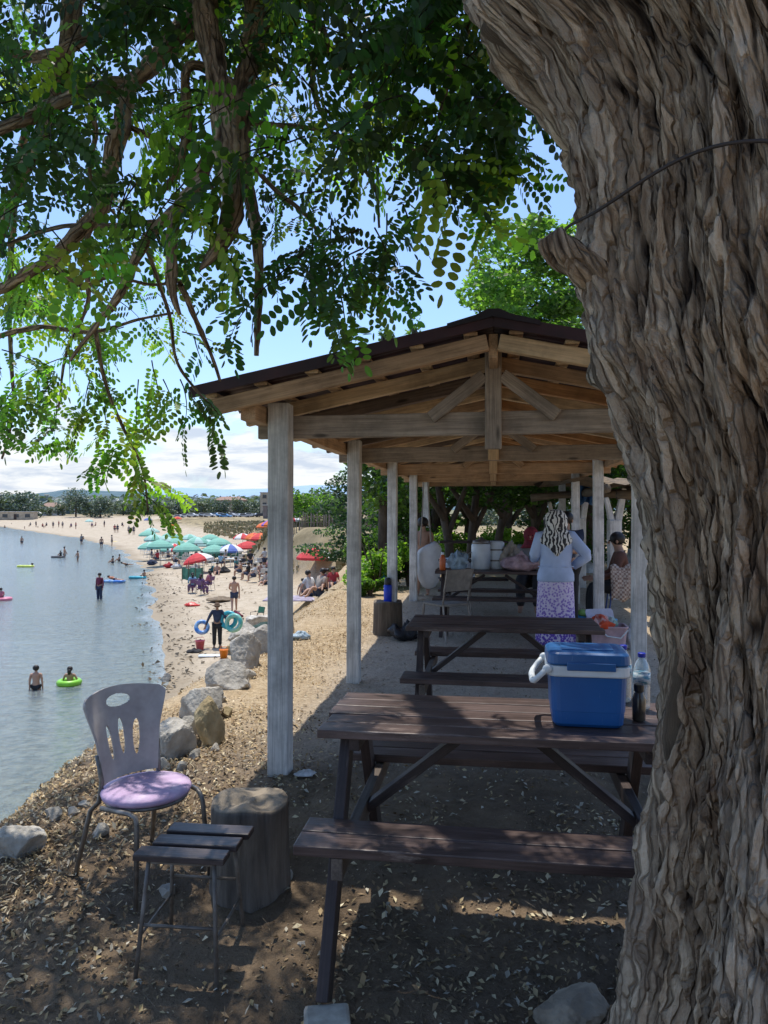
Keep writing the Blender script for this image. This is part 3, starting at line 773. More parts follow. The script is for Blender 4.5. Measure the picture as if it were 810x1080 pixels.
b.ball((hx + .004, -CD / 2 - .004, CH + .014), (.018, .012, .018)); b.ball((hx + .004, CD / 2 + .004, CH + .014), (.018, .012, .018))
b.build('handle', WPL, cool, True)
PET = None
def petmat():
    m, nt, bb = newmat('clear_bottle_plastic')
    gl = nt.nodes.new('ShaderNodeBsdfGlossy'); gl.inputs['Roughness'].default_value = .08
    tr = nt.nodes.new('ShaderNodeBsdfTransparent'); tr.inputs[0].default_value = (.86, .91, .93, 1)
    lw = nt.nodes.new('ShaderNodeLayerWeight'); lw.inputs[0].default_value = .35
    df = nt.nodes.new('ShaderNodeBsdfDiffuse'); df.inputs[0].default_value = (.75, .8, .82, 1)
    mx = nt.nodes.new('ShaderNodeMixShader'); nt.links.new(math_(nt, 'ADD', math_(nt, 'MULTIPLY', lw.outputs['Facing'], .55), .06), mx.inputs[0]); nt.links.new(tr.outputs[0], mx.inputs[1]); nt.links.new(gl.outputs[0], mx.inputs[2])
    m2 = nt.nodes.new('ShaderNodeMixShader'); m2.inputs[0].default_value = .18; nt.links.new(mx.outputs[0], m2.inputs[1]); nt.links.new(df.outputs[0], m2.inputs[2])
    nt.links.new(m2.outputs[0], nt.nodes['Material Output'].inputs[0]); return m
PET = petmat()
LABELM = mat('teal_paper_label', (.10, .30, .42), (.60, .68, .72), scale=30, rough=.6, bmp=0, lo=.45, hi=.55, stretch=(1, 1, 3))
CAPB = plain('blue_cap_plastic', (.01, .03, .42), .4)
def bottle(label, loc, h, r, group=None):
    t = thing('water_bottle', label, 'bottle', loc, 0, group)
    prof = [(r * .7, 0), (r * .95, .008)]
    z = .02
    while z < h * .42: prof += [(r, z), (r * .95, z + .008)]; z += .018
    prof += [(r, h * .44), (r, h * .68), (r * .97, h * .72), (r * .75, h * .82), (r * .42, h * .90), (r * .38, h * .93)]
    b = MB(); b.lathe(prof, 20); b.build('bottle_body', PET, t, True)
    b = MB(); b.lathe([(r * 1.012, h * .46), (r * 1.012, h * .66)], 20); b.build('label', LABELM, t, True)
    b = MB(); b.lathe([(r * .46, h * .925), (r * .48, h * .93), (r * .48, h * .99), (r * .40, h)], 18); b.build('cap', CAPB, t)
    return t
bottle('clear water bottle with blue cap closest to the tree trunk on the near table', (1.072, 3.155, TZ), .235, .034)
bottle('clear water bottle with blue cap half hidden behind the cooler and the other bottle', (1.035, 3.28, TZ), .245, .034)
t = thing('spice_jar', 'small dark glass jar with black cap beside the cooler on the near table', 'jar', (1.003, 2.985, TZ))
b = MB(); b.lathe([(.020, 0), (.025, .004), (.026, .05), (.026, .085), (.018, .108), (.014, .118)], 18); b.build('jar_body', mat('brown_glass_jar', (.10, .085, .065), (.05, .04, .03), scale=20, rough=.2, bmp=.05, spec=.6), t, True)
b = MB(); b.lathe([(.019, .116), (.0195, .118), (.0195, .142), (.017, .145)], 18); b.build('cap', plain('black_cap_plastic', (.02, .02, .02), .4), t)

# ------------------------------------------------------------------ chair with purple seat
GREYP = mat('grey_pvc_chair_back', (.50, .45, .42), (.40, .345, .325), scale=7, rough=.5, bmp=.08, dirt=.35, spec=.45)
def seatmat():
    m, nt, b = newmat('faded_purple_fabric')
    vec = nd(nt, 'ShaderNodeTexCoord').outputs['Object']
    c = ramp(nt, noise(nt, vec, 7, 6, .6), [(.3, (.36, .24, .38)), (.55, (.50, .36, .52)), (.7, (.60, .48, .60))])
    c = mixc(nt, ramp(nt, noise(nt, vec, 16, 5, .7), [(.58, (0, 0, 0)), (.7, (.8,) * 3)]), c, (.22, .16, .22))
    nt.links.new(c, b.inputs['Base Color']); b.inputs['Roughness'].default_value = .8; bump(nt, b, noise(nt, vec, 30, 5), .3, .01); return m
STEEL = mat('dull_steel_tube', (.30, .28, .26), (.16, .14, .12), scale=18, rough=.45, bmp=.15, metal=.6, dirt=.4)
RUST = mat('weathered_grey_steel', (.26, .235, .21), (.15, .12, .095), scale=14, rough=.55, bmp=.2, metal=.4, dirt=.45)
cx, cy_ = -1.07, 3.42; gz = H(cx, cy_) + .0
ch = thing('chair', 'old metal chair with grey slotted back and faded purple seat', 'chair', (cx, cy_, gz), math.radians(-128), None, .94)
# local: faces +y ; seat top .44
SEATZ = .435
b = MB(); n = 36
prof = [(.02, -.028), (.17, -.028), (.205, -.018), (.212, 0), (.205, .013), (.16, .022), (.0001, .024)]
b.lathe(prof, n, (0, 0, SEATZ), sx=1.0, sy=.98); b.build('seat', seatmat(), ch, True)
def back_pt(u, v, th):
    """u across -1..1, v up 0..1"""
    w = .150 + .055 * v + (.03 * sstep(.45, 1, v)); w = float(w)
    x = u * w; y = -.165 - .10 * v - .0 + .10 * (u * u) * (.45 + .55 * v) ; z = SEATZ + .03 + v * .40 + (.028 * (1 - u * u) if v > .8 else 0) * (v - .8) * 5
    nrm = V((-(2 * .10 * u * (.45 + .55 * v)) / w, 1, .2)).normalized()
    return V((x, y, z)) + nrm * th
def inhole(u, v):
    if ((u) / .30) ** 2 + ((v - .865) / .052) ** 2 < 1: return True
    for c in (-.42, 0, .42):
        if abs(v - .42 - .04 * (c == 0)) < .21 and abs(u - c - (v - .42) * c * .2) < .085 * math.sqrt(max(0, 1 - ((v - .42 - .04 * (c == 0)) / .21) ** 2)): return True
    return False
b = MB(); nu, nv = 150, 150; vs = []; idx = {}
for j in range(nv + 1):
    for i in range(nu + 1): vs.append(back_pt(-1 + 2 * i / nu, j / nv, 0))
fs = []
for j in range(nv):
    for i in range(nu):
        u = -1 + 2 * (i + .5) / nu; v = (j + .5) / nv
        if inhole(u, v): continue
        if v > .93 and abs(u) > 1 - .12 * ((v - .93) / .07) ** 2: continue
        fs.append((j * (nu + 1) + i, j * (nu + 1) + i + 1, (j + 1) * (nu + 1) + i + 1, (j + 1) * (nu + 1) + i))
b.add(vs, fs); ob = b.build('backrest', GREYP, ch, True)
bmx = bmesh.new(); bmx.from_mesh(ob.data)
loose = [v for v in bmx.verts if not v.link_faces]; bmesh.ops.delete(bmx, geom=loose, context='VERTS')
for _ in range(8):
    bmesh.ops.smooth_vert(bmx, verts=[v for v in bmx.verts if v.is_boundary], factor=.5, use_axis_x=True, use_axis_y=True, use_axis_z=True)
bmx.to_mesh(ob.data); bmx.free()
so_ = ob.modifiers.new('solid', 'SOLIDIFY'); so_.thickness = .011; so_.offset = 0
fr = .0115
for sx in (-1, 1):
    b = MB(); b.tube([(sx * .222, -.03, .40), (sx * .19, .14, .405), (sx * .18, .175, .395), (sx * .182, .19, .365), (sx * .205, .215, 0)], fr, 10); b.build('front_leg', STEEL, ch, True)
    b = MB(); b.tube([(sx * .168, -.150, SEATZ + .17), (sx * .158, -.128, SEATZ + .05), (sx * .165, -.14, SEATZ - .05), (sx * .182, -.185, .34), (sx * .215, -.27, 0)], fr, 10); b.build('rear_leg', STEEL, ch, True)
b = MB(); b.torus((0, 0, .402), .185, .010); b.build('seat_frame', STEEL, ch, True)

# ------------------------------------------------------------------ slatted stool
p = V((-.74, 2.93, 0)); gz = -.15
st = thing('stool', 'small stool of three dark slats on rusty grey metal legs', 'stool', (p.x, p.y, gz), math.radians(-6))
W_SLAT = woodmat('dark_slat_wood', (.085, .062, .057), (.045, .034, .032), (.15, .12, .11), rough=.45, wear=(.25, .21, .19))
SW, SD, SH = .345, .33, .455
for i in range(3):
    b = MB(); y = -SD / 2 + (i + .5) * SD / 3
    b.bar((-SW / 2 + random.uniform(-.008, .008) + .02 * i, y, SH - .013), (SW / 2 + .015 * i, y, SH - .013), .083, .024, warp=.001); b.build('seat_slat', W_SLAT, st, bev=.004)
lp = {}
for sx in (-1, 1):
    for sy in (-1, 1):
        top = V((sx * .125, sy * .115, SH - .026)); bot = V((sx * .155 + .0, sy * .175, -.02)); lp[sx, sy] = (top, bot)
        b = MB(); b.tube([top, bot], .0085, 8); b.build('leg', RUST, st, True)
def along(k, t): return lp[k][0].lerp(lp[k][1], t)
for (a, c, t) in (((-1, -1), (1, -1), .52), ((-1, 1), (1, 1), .42), ((-1, -1), (-1, 1), .6), ((1, -1), (1, 1), .6)):
    b = MB(); b.tube([along(a, t), along(c, t)], .006, 6); b.build('rung', RUST, st, True)
for (a, c) in (((-1, -1), (1, -1)), ((-1, 1), (1, 1)), ((-1, -1), (-1, 1)), ((1, -1), (1, 1))):
    b = MB(); b.bar(along(a, .02), along(c, .02), .006, .02); b.build('seat_rail', RUST, st)

# ------------------------------------------------------------------ stumps
def logmat(nm, c1, c2, top):
    m, nt, b = newmat(nm)
    vec = nd(nt, 'ShaderNodeTexCoord').outputs['Object']
    f = noise(nt, mapping(nt, vec, (26, 26, 2.2)), 1, 6, .65, .4); g = noise(nt, mapping(nt, vec, (6, 6, 3)), 1, 5, .6)
    c = ramp(nt, f, [(.3, c2), (.6, c1)]); c = mixc(nt, 1, c, ramp(nt, g, [(.3, (.55,) * 3), (.65, (1.1,) * 3)]), 'MULTIPLY')
    geo = nd(nt, 'ShaderNodeNewGeometry'); sp = nd(nt, 'ShaderNodeSeparateXYZ'); nt.links.new(geo.outputs['Normal'], sp.inputs[0])
    tcol = mixc(nt, noise(nt, vec, 25, 6, .7), tuple(x * .6 for x in top), top)
    c = mixc(nt, ramp(nt, sp.outputs[2], [(.55, (0, 0, 0)), (.8, (1, 1, 1))]), c, tcol)
    nt.links.new(c, b.inputs['Base Color']); b.inputs['Roughness'].default_value = .9
    bump(nt, b, f, .9, .014); return m
def stump(label, loc, r, h, m, seed):
    n = 72; vs = []; fs = []; R = 22
    for j in range(R + 1):
        for k in range(n):
            a = 2 * PI * k / n; z = h * j / R
            rr = r * (1 + .035 * vnoise(math.cos(a) * 2 + seed, math.sin(a) * 2, z * 2, seed) + .02 * vnoise(math.cos(a) * 9, math.sin(a) * 9, z * 1.5, seed) - .03 * j / R + .05 * (1 - j / R) ** 4)
            crack = .05 if (k in (41, 60, 12) and j > 3) else 0
            rr *= 1 - crack
            if j == R: rr *= .985
            vs.append((rr * math.cos(a), rr * math.sin(a), z + .008 * math.sin(a * 3) * (j / R)))
    for j in range(R):
        for k in range(n): fs.append((j * n + k, j * n + (k + 1) % n, (j + 1) * n + (k + 1) % n, (j + 1) * n + k))
    base = R * n
    prev = base
    for q, f in enumerate((.8, .5, .2)):
        st_ = len(vs)
        for k in range(n):
            x, y, z = vs[base + k]; vs.append((x * f, y * f, z + .012 * float(vnoise(x * f * 12, y * f * 12, 0, seed))))
        for k in range(n): fs.append((prev + k, prev + (k + 1) % n, st_ + (k + 1) % n, st_ + k))
        prev = st_
    fs.append(tuple(prev + k for k in range(n)))
    b = MB(); b.add(vs, fs); o = b.build('tree_stump', m, None, True); o.location = loc
    return tag(o, label, 'stump', 'cut stumps used as seats')
stump('near dark grey tree stump with dusty top beside the slatted stool', (-.595, 3.36, -.12), .172, .415, logmat('grey_stump_wood', (.17, .145, .12), (.08, .066, .055), (.36, .29, .21)), 3)
q = G(409, 671); stump('far brown tree stump holding the blue bottle by a white post', (q.x, q.y + .17, q.z - .03), .185, .44, logmat('brown_stump_wood', (.15, .115, .08), (.07, .05, .035), (.22, .17, .12)), 8)
bs = V((q.x - .0, q.y + .13, q.z + .405))
t = thing('drink_flask', 'bright blue bottle with black top standing on the far stump', 'flask', bs)
b = MB(); b.lathe([(.045, 0), (.05, .01), (.05, .20), (.04, .215)], 16); b.build('flask_body', plain('bright_blue_plastic', (.01, .045, .55), .35), t, True)
b = MB(); b.lathe([(.042, .212), (.045, .22), (.04, .28), (.03, .30)], 14); b.build('flask_cap', plain('black_cap_plastic', (.02, .02, .02), .4), t, True)
# ------------------------------------------------------------------ the big locust tree
tree = thing('locust_tree', 'huge old locust tree with deeply furrowed trunk and leafy boughs overhead', 'tree', (0, 0, 0))
TD = 1.72
def ltr(z):            # left silhouette, radius of the trunk at height z
    ys = [(-400, 420), (-100, 455), (0, 500), (60, 555), (130, 585), (200, 594), (300, 598), (370, 610), (440, 638), (490, 655), (540, 668), (640, 680), (700, 687), (770, 683), (850, 675), (900, 668), (1080, 648), (1400, 600)]
    rr = [(-400, .60), (-100, .52), (0, .50), (130, .47), (250, .48), (370, .50), (440, .47), (560, .41), (700, .37), (800, .38), (900, .40), (1080, .46), (1400, .62)]
    y = 537 - (z - EYE) * 800 / 1.66
    R = np.interp(y, [a for a, b in rr], [b for a, b in rr]); lx = np.interp(y, [a for a, b in ys], [b for a, b in ys])
    X = (lx - 405) * 1.66 / 800 + np.interp(y, [0, 300, 700, 1000], [.08, .09, .105, .145])
    return X, R
def barkmat():
    m, nt, b = newmat('locust_bark')
    vec = attr(nt, 'bco', 'Vector'); c = attr(nt, 'bark'); sp = nd(nt, 'ShaderNodeSeparateColor'); nt.links.new(c, sp.inputs[0])
    f = noise(nt, mapping(nt, vec, (34, 34, 7)), 1, 7, .7, .5); g = noise(nt, mapping(nt, vec, (110, 110, 34)), 1, 5, .7); h = noise(nt, vec, 2.6, 5, .65)
    vw = nt.nodes.new('ShaderNodeVectorMath'); vw.operation = 'ADD'; nt.links.new(mapping(nt, vec, (58, 58, 6.5)), vw.inputs[0])
    nz = nt.nodes.new('ShaderNodeTexNoise'); nz.inputs['Scale'].default_value = 14; nz.inputs['Detail'].default_value = 4; nt.links.new(vec, nz.inputs['Vector']); nt.links.new(nz.outputs['Color'], vw.inputs[1])
    vo = nt.nodes.new('ShaderNodeTexVoronoi'); vo.feature = 'DISTANCE_TO_EDGE'; vo.inputs['Scale'].default_value = 1; nt.links.new(vw.outputs[0], vo.inputs['Vector'])
    vc = nt.nodes.new('ShaderNodeTexVoronoi'); vc.inputs['Scale'].default_value = 1; nt.links.new(vw.outputs[0], vc.inputs['Vector'])
    crack = ramp(nt, vo.outputs['Distance'], [(.0, (0, 0, 0)), (.14, (1, 1, 1))])
    ridge = ramp(nt, f, [(.3, (.235, .16, .10)), (.5, (.43, .325, .225)), (.7, (.61, .505, .375))])
    red = ramp(nt, f, [(.3, (.115, .06, .04)), (.7, (.25, .145, .095))])
    lich = (.25, .245, .155)
    col = mixc(nt, ramp(nt, h, [(.52, (0, 0, 0)), (.66, (.65,) * 3)]), ridge, red)
    col = mixc(nt, ramp(nt, noise(nt, vec, 5.5, 6, .7), [(.60, (0, 0, 0)), (.70, (.45,) * 3)]), col, lich)
    col = mixc(nt, ramp(nt, sp.outputs[0], [(.08, (0, 0, 0)), (.46, (1, 1, 1))]), (.05, .034, .024), col)
    col = mixc(nt, ramp(nt, sp.outputs[1], [(.3, (0, 0, 0)), (.8, (.55,) * 3)]), col, (.52, .45, .365))
    cs = nd(nt, 'ShaderNodeSeparateColor'); nt.links.new(vc.outputs['Color'], cs.inputs[0])
    col = mixc(nt, 1.0, col, ramp(nt, cs.outputs[0], [(0, (.62, .60, .58)), (1, (1.28, 1.27, 1.24))]), 'MULTIPLY')
    col = mixc(nt, .5, col, ramp(nt, vo.outputs['Distance'], [(.0, (.30, .25, .22)), (.16, (1, 1, 1))]), 'MULTIPLY')
    nt.links.new(col, b.inputs['Base Color']); b.inputs['Roughness'].default_value = .92; b.inputs['Specular IOR Level'].default_value = .2
    bump(nt, b, math_(nt, 'ADD', math_(nt, 'ADD', f, math_(nt, 'MULTIPLY', crack, .7)), math_(nt, 'MULTIPLY', g, .8)), 1.0, .02)
    return m
BARK = barkmat()
def bark_height(u, w, seed, k=1.0):
    """u arc length, w along the stem (m): height in m, groove mask"""
    wu = u + .045 * fbm(u * 3, w * 1.6, seed, 3, seed) + .05 * np.sin(w * 2.2 + 1.2 * vnoise(u * 2, w * .8, 0, seed + 2))
    ww = w + .10 * fbm(u * 4, w * 2, 7, 3, seed + 1)
    # long interlacing ridges: two slanting families, then fibres
    f1, f2, c = worley((wu + .20 * ww) * 13, ww * 1.5, seed + 11)
    e1 = sstep(.01, .20, f2 - f1)
    g1, g2, c2 = worley((wu - .16 * ww) * 27, ww * 2.8, seed + 23)
    e2 = sstep(.02, .35, g2 - g1)
    h1, h2, c3 = worley(wu * 70, ww * 9, seed + 31)
    e3 = sstep(.0, .4, h2 - h1)
    fib = 1 - np.abs(fbm(wu * 38, ww * 3.2, 3, 4, seed + 5)) * 2
    fib2 = 1 - np.abs(fbm(wu * 90, ww * 8, 9, 3, seed + 6)) * 2
    n1 = .8 * fbm(u * 2.2, w * 1.1, 4, 3, seed + 41); n2 = .8 * fbm(u * 2.2, w * 1.1, 8, 3, seed + 43)
    r1 = 1 - np.abs(np.sin(PI * (6.2 * u + 2.2 * w + n1))); r2 = 1 - np.abs(np.sin(PI * (6.8 * u - 1.4 * w + n2)))
    br = np.maximum(r1 * (.75 + .4 * vnoise(u * 5, w * 1.5, 1, seed)), r2 * (.75 + .4 * vnoise(u * 5, w * 1.5, 6, seed)))
    br = sstep(.25, .95, br)
    hgt = .036 * br + .016 * e1 * (.45 + .9 * c) + .011 * e2 * (.3 + 1.2 * c2) + .006 * e3 * (.3 + c3) + .012 * fib + .006 * fib2 + .006 * fbm(wu * 45, ww * 22, 1, 3, seed + 8)
    e1 = e1 * (.55 + .45 * np.clip(fib, 0, 1))
    return hgt * k, np.clip(.30 * e1 + .50 * br + .22 * e2 + .12 * e3, 0, 1)
def build_trunk():
    th = np.concatenate([np.linspace(-PI * 1.02, -PI * .02, 820), np.linspace(-PI * .02, PI * .98, 110)[1:-1]])
    zs = np.concatenate([np.linspace(-.45, .0, 40)[:-1], np.linspace(0, 2.95, 640), np.linspace(2.95, 4.0, 60)[1:]])
    Z, T = np.meshgrid(zs, th, indexing='ij')
    lx, R = ltr(Z)
    cx = lx + R * .985; cyy = TD + .0 * Z + np.clip(Z - 2.2, 0, 3) * .02
    u = T * .45; w = Z
    hgt, msk = bark_height(u, w, 3)
    # upper half: ridges slanting down towards the fork, burl below it
    bu = np.exp(-(((T + PI * .50) / .55) ** 2 + ((Z - 2.02) / .30) ** 2))
    lump = .05 * bu * (1 + .9 * fbm(T * 2.4, Z * 4.2, 5, 5, 77))
    iso = fbm(T * 5, Z * 9, 2, 5, 55)
    hgt = hgt * (1 - .45 * bu) + lump + .03 * bu * iso
    ring = np.abs(((T + PI * .52) / .30) ** 2 + ((Z - 1.97) / .13) ** 2 - 1); hgt += .018 * np.exp(-(ring / .35) ** 2) * bu
    for (ta, za, rt, rz, am) in ((-.36, 1.98, .10, .05, -.06), (-.44, 2.16, .07, .05, -.05), (-.62, 1.80, .12, .03, -.04), (-.30, 1.66, .05, .10, -.04), (-.55, 1.30, .04, .14, -.035)):
        hol = np.exp(-(((T - PI * ta) / rt) ** 2 + ((Z - za) / rz) ** 2)); hgt += am * hol; msk = msk * (1 - .85 * hol)
    # crevice of the fork, upper right, and flutes at the base
    uc = T + PI * .335 - .12 * (Z - 2.5)
    crev = np.exp(-(uc / .17) ** 2) * sstep(2.22, 2.62, Z)
    hgt -= .24 * crev
    fl = .03 * np.sin(T * 5 + 1.6 * Z + 1.2 * vnoise(T, Z * 1.2, 0, 4)) + .025 * np.sin(T * 9 - 2.2 * Z + 2)
    hgt += fl * (.75 + .6 * sstep(1.4, .4, Z))
    hgt += .05 * fbm(np.cos(T) * 1.6, np.sin(T) * 1.6, Z * 1.3, 3, 14)
    msk = msk * (1 - .9 * crev)
    r = R + hgt - .03
    X = cx + r * np.cos(T); Y = cyy + r * np.sin(T) * .95
    nr, nc = X.shape
    i = np.arange(nr - 1)[:, None] * nc
    j = np.arange(nc)[None, :]
    faces = np.stack([i + j, i + (j + 1) % nc, i + nc + (j + 1) % nc, i + nc + j], -1).reshape(-1, 4)
    v = np.stack([X, Y, Z], -1).reshape(-1, 3)
    hi = sstep(.03, .075, hgt)
    o = mesh_np('trunk', v, faces, BARK, tree, {'bark': np.stack([msk, hi * .7, msk], -1).reshape(-1, 3)}, True)
    a = o.data.attributes.new('bco', 'FLOAT_VECTOR', 'POINT'); a.data.foreach_set('vector', np.stack([u, hgt * .5, w], -1).reshape(-1, 3).astype(np.float32).ravel())
build_trunk()
def limb(pts, rad, name='limb', n=22, parent=None, seg=.03, seed=0, k=.55, m=None):
    """a barky bough through points"""
    pts = [V(p) for p in pts]; out = []; rr = []
    if isinstance(rad, (int, float)): rad = [rad] * len(pts)
    for i in range(len(pts) - 1):
        p0 = pts[max(i - 1, 0)]; p1 = pts[i]; p2 = pts[i + 1]; p3 = pts[min(i + 2, len(pts) - 1)]
        steps = max(2, int((p2 - p1).length / seg))
        for s in range(steps):
            t = s / steps
            q = .5 * ((2 * p1) + (p2 - p0) * t + (2 * p0 - 5 * p1 + 4 * p2 - p3) * t * t + (-p0 + 3 * p1 - 3 * p2 + p3) * t ** 3)
            out.append(q); rr.append(rad[i] + (rad[i + 1] - rad[i]) * t)
    out.append(pts[-1]); rr.append(rad[-1])
    m_ = len(out); vs = []; us = []; ws = []; L = 0; pb = None; nrm = []
    for i, p in enumerate(out):
        a = (out[min(i + 1, m_ - 1)] - out[max(i - 1, 0)]).normalized()
        b = pb if pb is not None else (V((0, 0, 1)) if abs(a.z) < .8 else V((1, 0, 0)))
        b = (b - a * b.dot(a)).normalized(); pb = b; c = a.cross(b)
        if i: L += (p - out[i - 1]).length
        for q in range(n):
            t = 2 * PI * q / n; d = b * math.cos(t) + c * math.sin(t)
            vs.append(p); nrm.append(d); us.append(t * max(rr[i], .02)); ws.append(L)
    vs = np.array(vs); nrm = np.array(nrm); us = np.array(us); ws = np.array(ws); R = np.repeat(np.array(rr), n)
    h, msk = bark_height(us * 1.5, ws * 1.6, 5 + seed, k)
    h = h * np.clip(R / .05, .12, 1.2) + R * .22 * fbm(vs[:, 0] * 7, vs[:, 1] * 7, vs[:, 2] * 7, 3, 21 + seed)
    v = vs + nrm * (R * .88 + h)[:, None]
    i = np.arange(m_ - 1)[:, None] * n; j = np.arange(n)[None, :]
    faces = np.stack([i + j, i + (j + 1) % n, i + n + (j + 1) % n, i + n + j], -1).reshape(-1, 4)
    e = [[0, q, q + 1, 0] for q in range(0)]
    # close the far end
    tip = len(v); v = np.concatenate([v, [out[-1]]]); capf = np.array([[(m_ - 1) * n + q, (m_ - 1) * n + (q + 1) % n, tip, tip] for q in range(n)])
    msk = np.concatenate([msk, [.3]]); us = np.append(us, 0); ws = np.append(ws, L)
    me = bpy.data.meshes.new(name)
    me.from_pydata([tuple(p) for p in v], [], [tuple(f) for f in faces] + [tuple(f[:3]) for f in capf])
    me.polygons.foreach_set('use_smooth', np.ones(len(me.polygons), bool))
    a = me.attributes.new('bark', 'FLOAT_COLOR', 'POINT'); a.data.foreach_set('color', np.stack([msk, msk * .3, msk, msk * 0 + 1], -1).astype(np.float32).ravel())
    a = me.attributes.new('bco', 'FLOAT_VECTOR', 'POINT'); a.data.foreach_set('vector', np.stack([us, us * 0, ws], -1).astype(np.float32).ravel())
    me.materials.append(m or BARK)
    o = bpy.data.objects.new(name, me); COL.objects.link(o); o.parent = parent or tree
    return o
# great boughs above the picture, then the hanging ones seen in it
limb([(.75, 1.95, 3.0), (.25, 2.35, 3.75), (-.5, 2.8, 4.15), (-1.1, 3.1, 4.25), (-2.2, 3.9, 4.5), (-3.4, 4.6, 4.6)], [.30, .24, .19, .15, .10, .05], seed=1)
limb([(.9, 1.95, 3.1), (1.2, 2.4, 4.2), (1.1, 3.0, 5.4), (.9, 3.4, 6.4)], [.34, .26, .19, .08], seed=2)
limb([(.75, 1.8, 3.2), (.3, 1.5, 4.0), (-.8, 1.3, 4.7), (-2.0, 1.4, 5.0)], [.24, .18, .13, .05], seed=3)
limb([(.25, 2.35, 3.75), (.2, 2.9, 4.2), (.0, 3.8, 4.6), (-.2, 4.8, 4.9)], [.18, .14, .10, .04], seed=4)
BR = [
    ([P(262, -95, 3.0), P(217, -20, 2.95), P(216, 22, 2.9), P(229, 80, 2.85), P(236, 130, 2.82), P(244, 190, 2.8), P(243, 225, 2.8), P(231, 258, 2.78), P(211, 284, 2.75)], [.060, .046, .041, .037, .036, .034, .031, .024, .006]),
    ([P(290, -110, 3.1), P(275, -20, 3.15), P(268, 40, 3.1), P(256, 100, 3.0), P(252, 160, 3.0), P(264, 215, 3.0), P(272, 262, 2.95), P(273, 320, 2.95), P(270, 375, 2.95)], [.070, .050, .038, .032, .026, .021, .017, .013, .008]),
    ([P(300, -90, 3.6), P(240, -5, 3.5), P(200, 24, 3.4), P(150, 78, 3.3), P(133, 90, 3.3), P(90, 96, 3.25), P(44, 118, 3.2), P(-20, 142, 3.15), P(-110, 170, 3.1)], [.07, .05, .044, .038, .036, .03, .028, .024, .016]),
    ([P(138, 84, 3.3), P(128, 130, 3.3), P(118, 172, 3.35), P(104, 222, 3.4), P(52, 274, 3.5), P(2, 303, 3.6), P(-60, 330, 3.7)], [.03, .034, .032, .030, .027, .022, .012]),
    ([P(243, 190, 2.85), P(222, 165, 2.95), P(200, 208, 3.05), P(155, 252, 3.2), P(126, 311, 3.4), P(100, 345, 3.5), P(74, 380, 3.6)], [.02, .024, .026, .022, .018, .012, .006]),
    ([P(108, -60, 3.7), P(78, 0, 3.6), P(66, 76, 3.6), P(40, 150, 3.7), P(12, 215, 3.8), P(-10, 290, 3.9)], [.05, .042, .036, .030, .024, .012]),
    ([P(318, -40, 3.4), P(337, 36, 3.3), P(356, 66, 3.3), P(376, 88, 3.3)], [.035, .028, .024, .012]),
    ([P(215, 190, 2.9), P(186, 224, 2.95), P(182, 300, 3.0), P(190, 332, 3.05)], [.016, .024, .019, .004]),
    ([P(190, 300, 3.05), P(210, 345, 3.3), P(222, 372, 3.5), P(232, 402, 3.6)], [.012, .010, .007, .004]),
    ([P(190, 232, 3.5), P(120, 238, 3.7), P(60, 240, 3.8), P(-20, 268, 4.0)], [.014, .013, .011, .007]),
    ([P(265, 130, 3.0), P(330, 136, 3.1), P(420, 158, 3.2), P(470, 152, 3.3)], [.010, .009, .007, .004]),
    ([P(60, 60, 3.8), P(20, 170, 4.2), P(10, 330, 4.8), P(14, 430, 5.0), P(2, 484, 5.1)], [.02, .018, .014, .010, .004]),
    ([P(100, 345, 3.5), P(110, 400, 4.0), P(125, 440, 4.2), P(150, 495, 4.3), P(156, 540, 4.3)], [.010, .009, .008, .006, .003]),
    ([P(150, 250, 3.3), P(178, 330, 3.5), P(186, 380, 3.6), P(206, 410, 3.65), P(235, 440, 3.7)], [.010, .009, .007, .006, .003]),
    ([P(545, -120, 2.7), P(510, -20, 2.8), P(478, 70, 2.9), P(462, 130, 2.9), P(455, 180, 3.0)], [.03, .018, .012, .008, .004]),
    ([P(260, 100, 3.1), P(200, 70, 3.0), P(196, 150, 3.1), P(175, 200, 3.2)], [.02, .022, .018, .008]),
    ([P(-30, 40, 3.6), P(40, 60, 3.5), P(90, 40, 3.4), P(150, 10, 3.4)], [.018, .022, .026, .028]),
    ([P(128, 130, 3.3), P(170, 150, 3.4), P(212, 180, 3.5), P(238, 232, 3.5), P(232, 262, 3.5)], [.012, .012, .010, .008, .003]),
    ([P(52, 274, 3.5), P(84, 300, 3.6), P(120, 292, 3.7), P(160, 300, 3.8), P(200, 296, 3.8)], [.010, .009, .008, .006, .003]),
    ([P(-20, 360, 4.4), P(40, 345, 4.3), P(96, 350, 4.2), P(150, 336, 4.1), P(182, 330, 4.0)], [.016, .014, .011, .007, .003]),
    ([P(104, 222, 3.4), P(90, 262, 3.6), P(92, 320, 3.8), P(70, 372, 4.0), P(62, 430, 4.2)], [.012, .011, .010, .007, .003]),
    ([P(66, 76, 3.6), P(100, 130, 3.7), P(96, 190, 3.8), P(130, 236, 3.9)], [.014, .012, .009, .005]),
    ([P(356, 66, 3.3), P(400, 60, 3.3), P(440, 40, 3.2), P(500, 60, 3.0)], [.012, .010, .008, .004]),
    ([P(337, 36, 3.3), P(330, 90, 3.2), P(350, 140, 3.2), P(392, 190, 3.2), P(400, 240, 3.2)], [.012, .010, .008, .006, .003]),
    ([P(252, 160, 3.0), P(290, 200, 3.1), P(330, 236, 3.2), P(352, 300, 3.2)], [.010, .009, .007, .003]),
]
for i, (p, r) in enumerate(BR): limb(p, [q * (.74 if i > 1 else .9) for q in r], 'branch', 12, seed=10 + i, seg=.025, k=.7)
# broken stub on the left of the trunk
limb([P(650, 296, 1.66), P(616, 280, 1.64), P(592, 264, 1.62), P(580, 247, 1.61)], [.042, .032, .027, .022], 'broken_stub', 18, seed=44, seg=.012, k=.55)
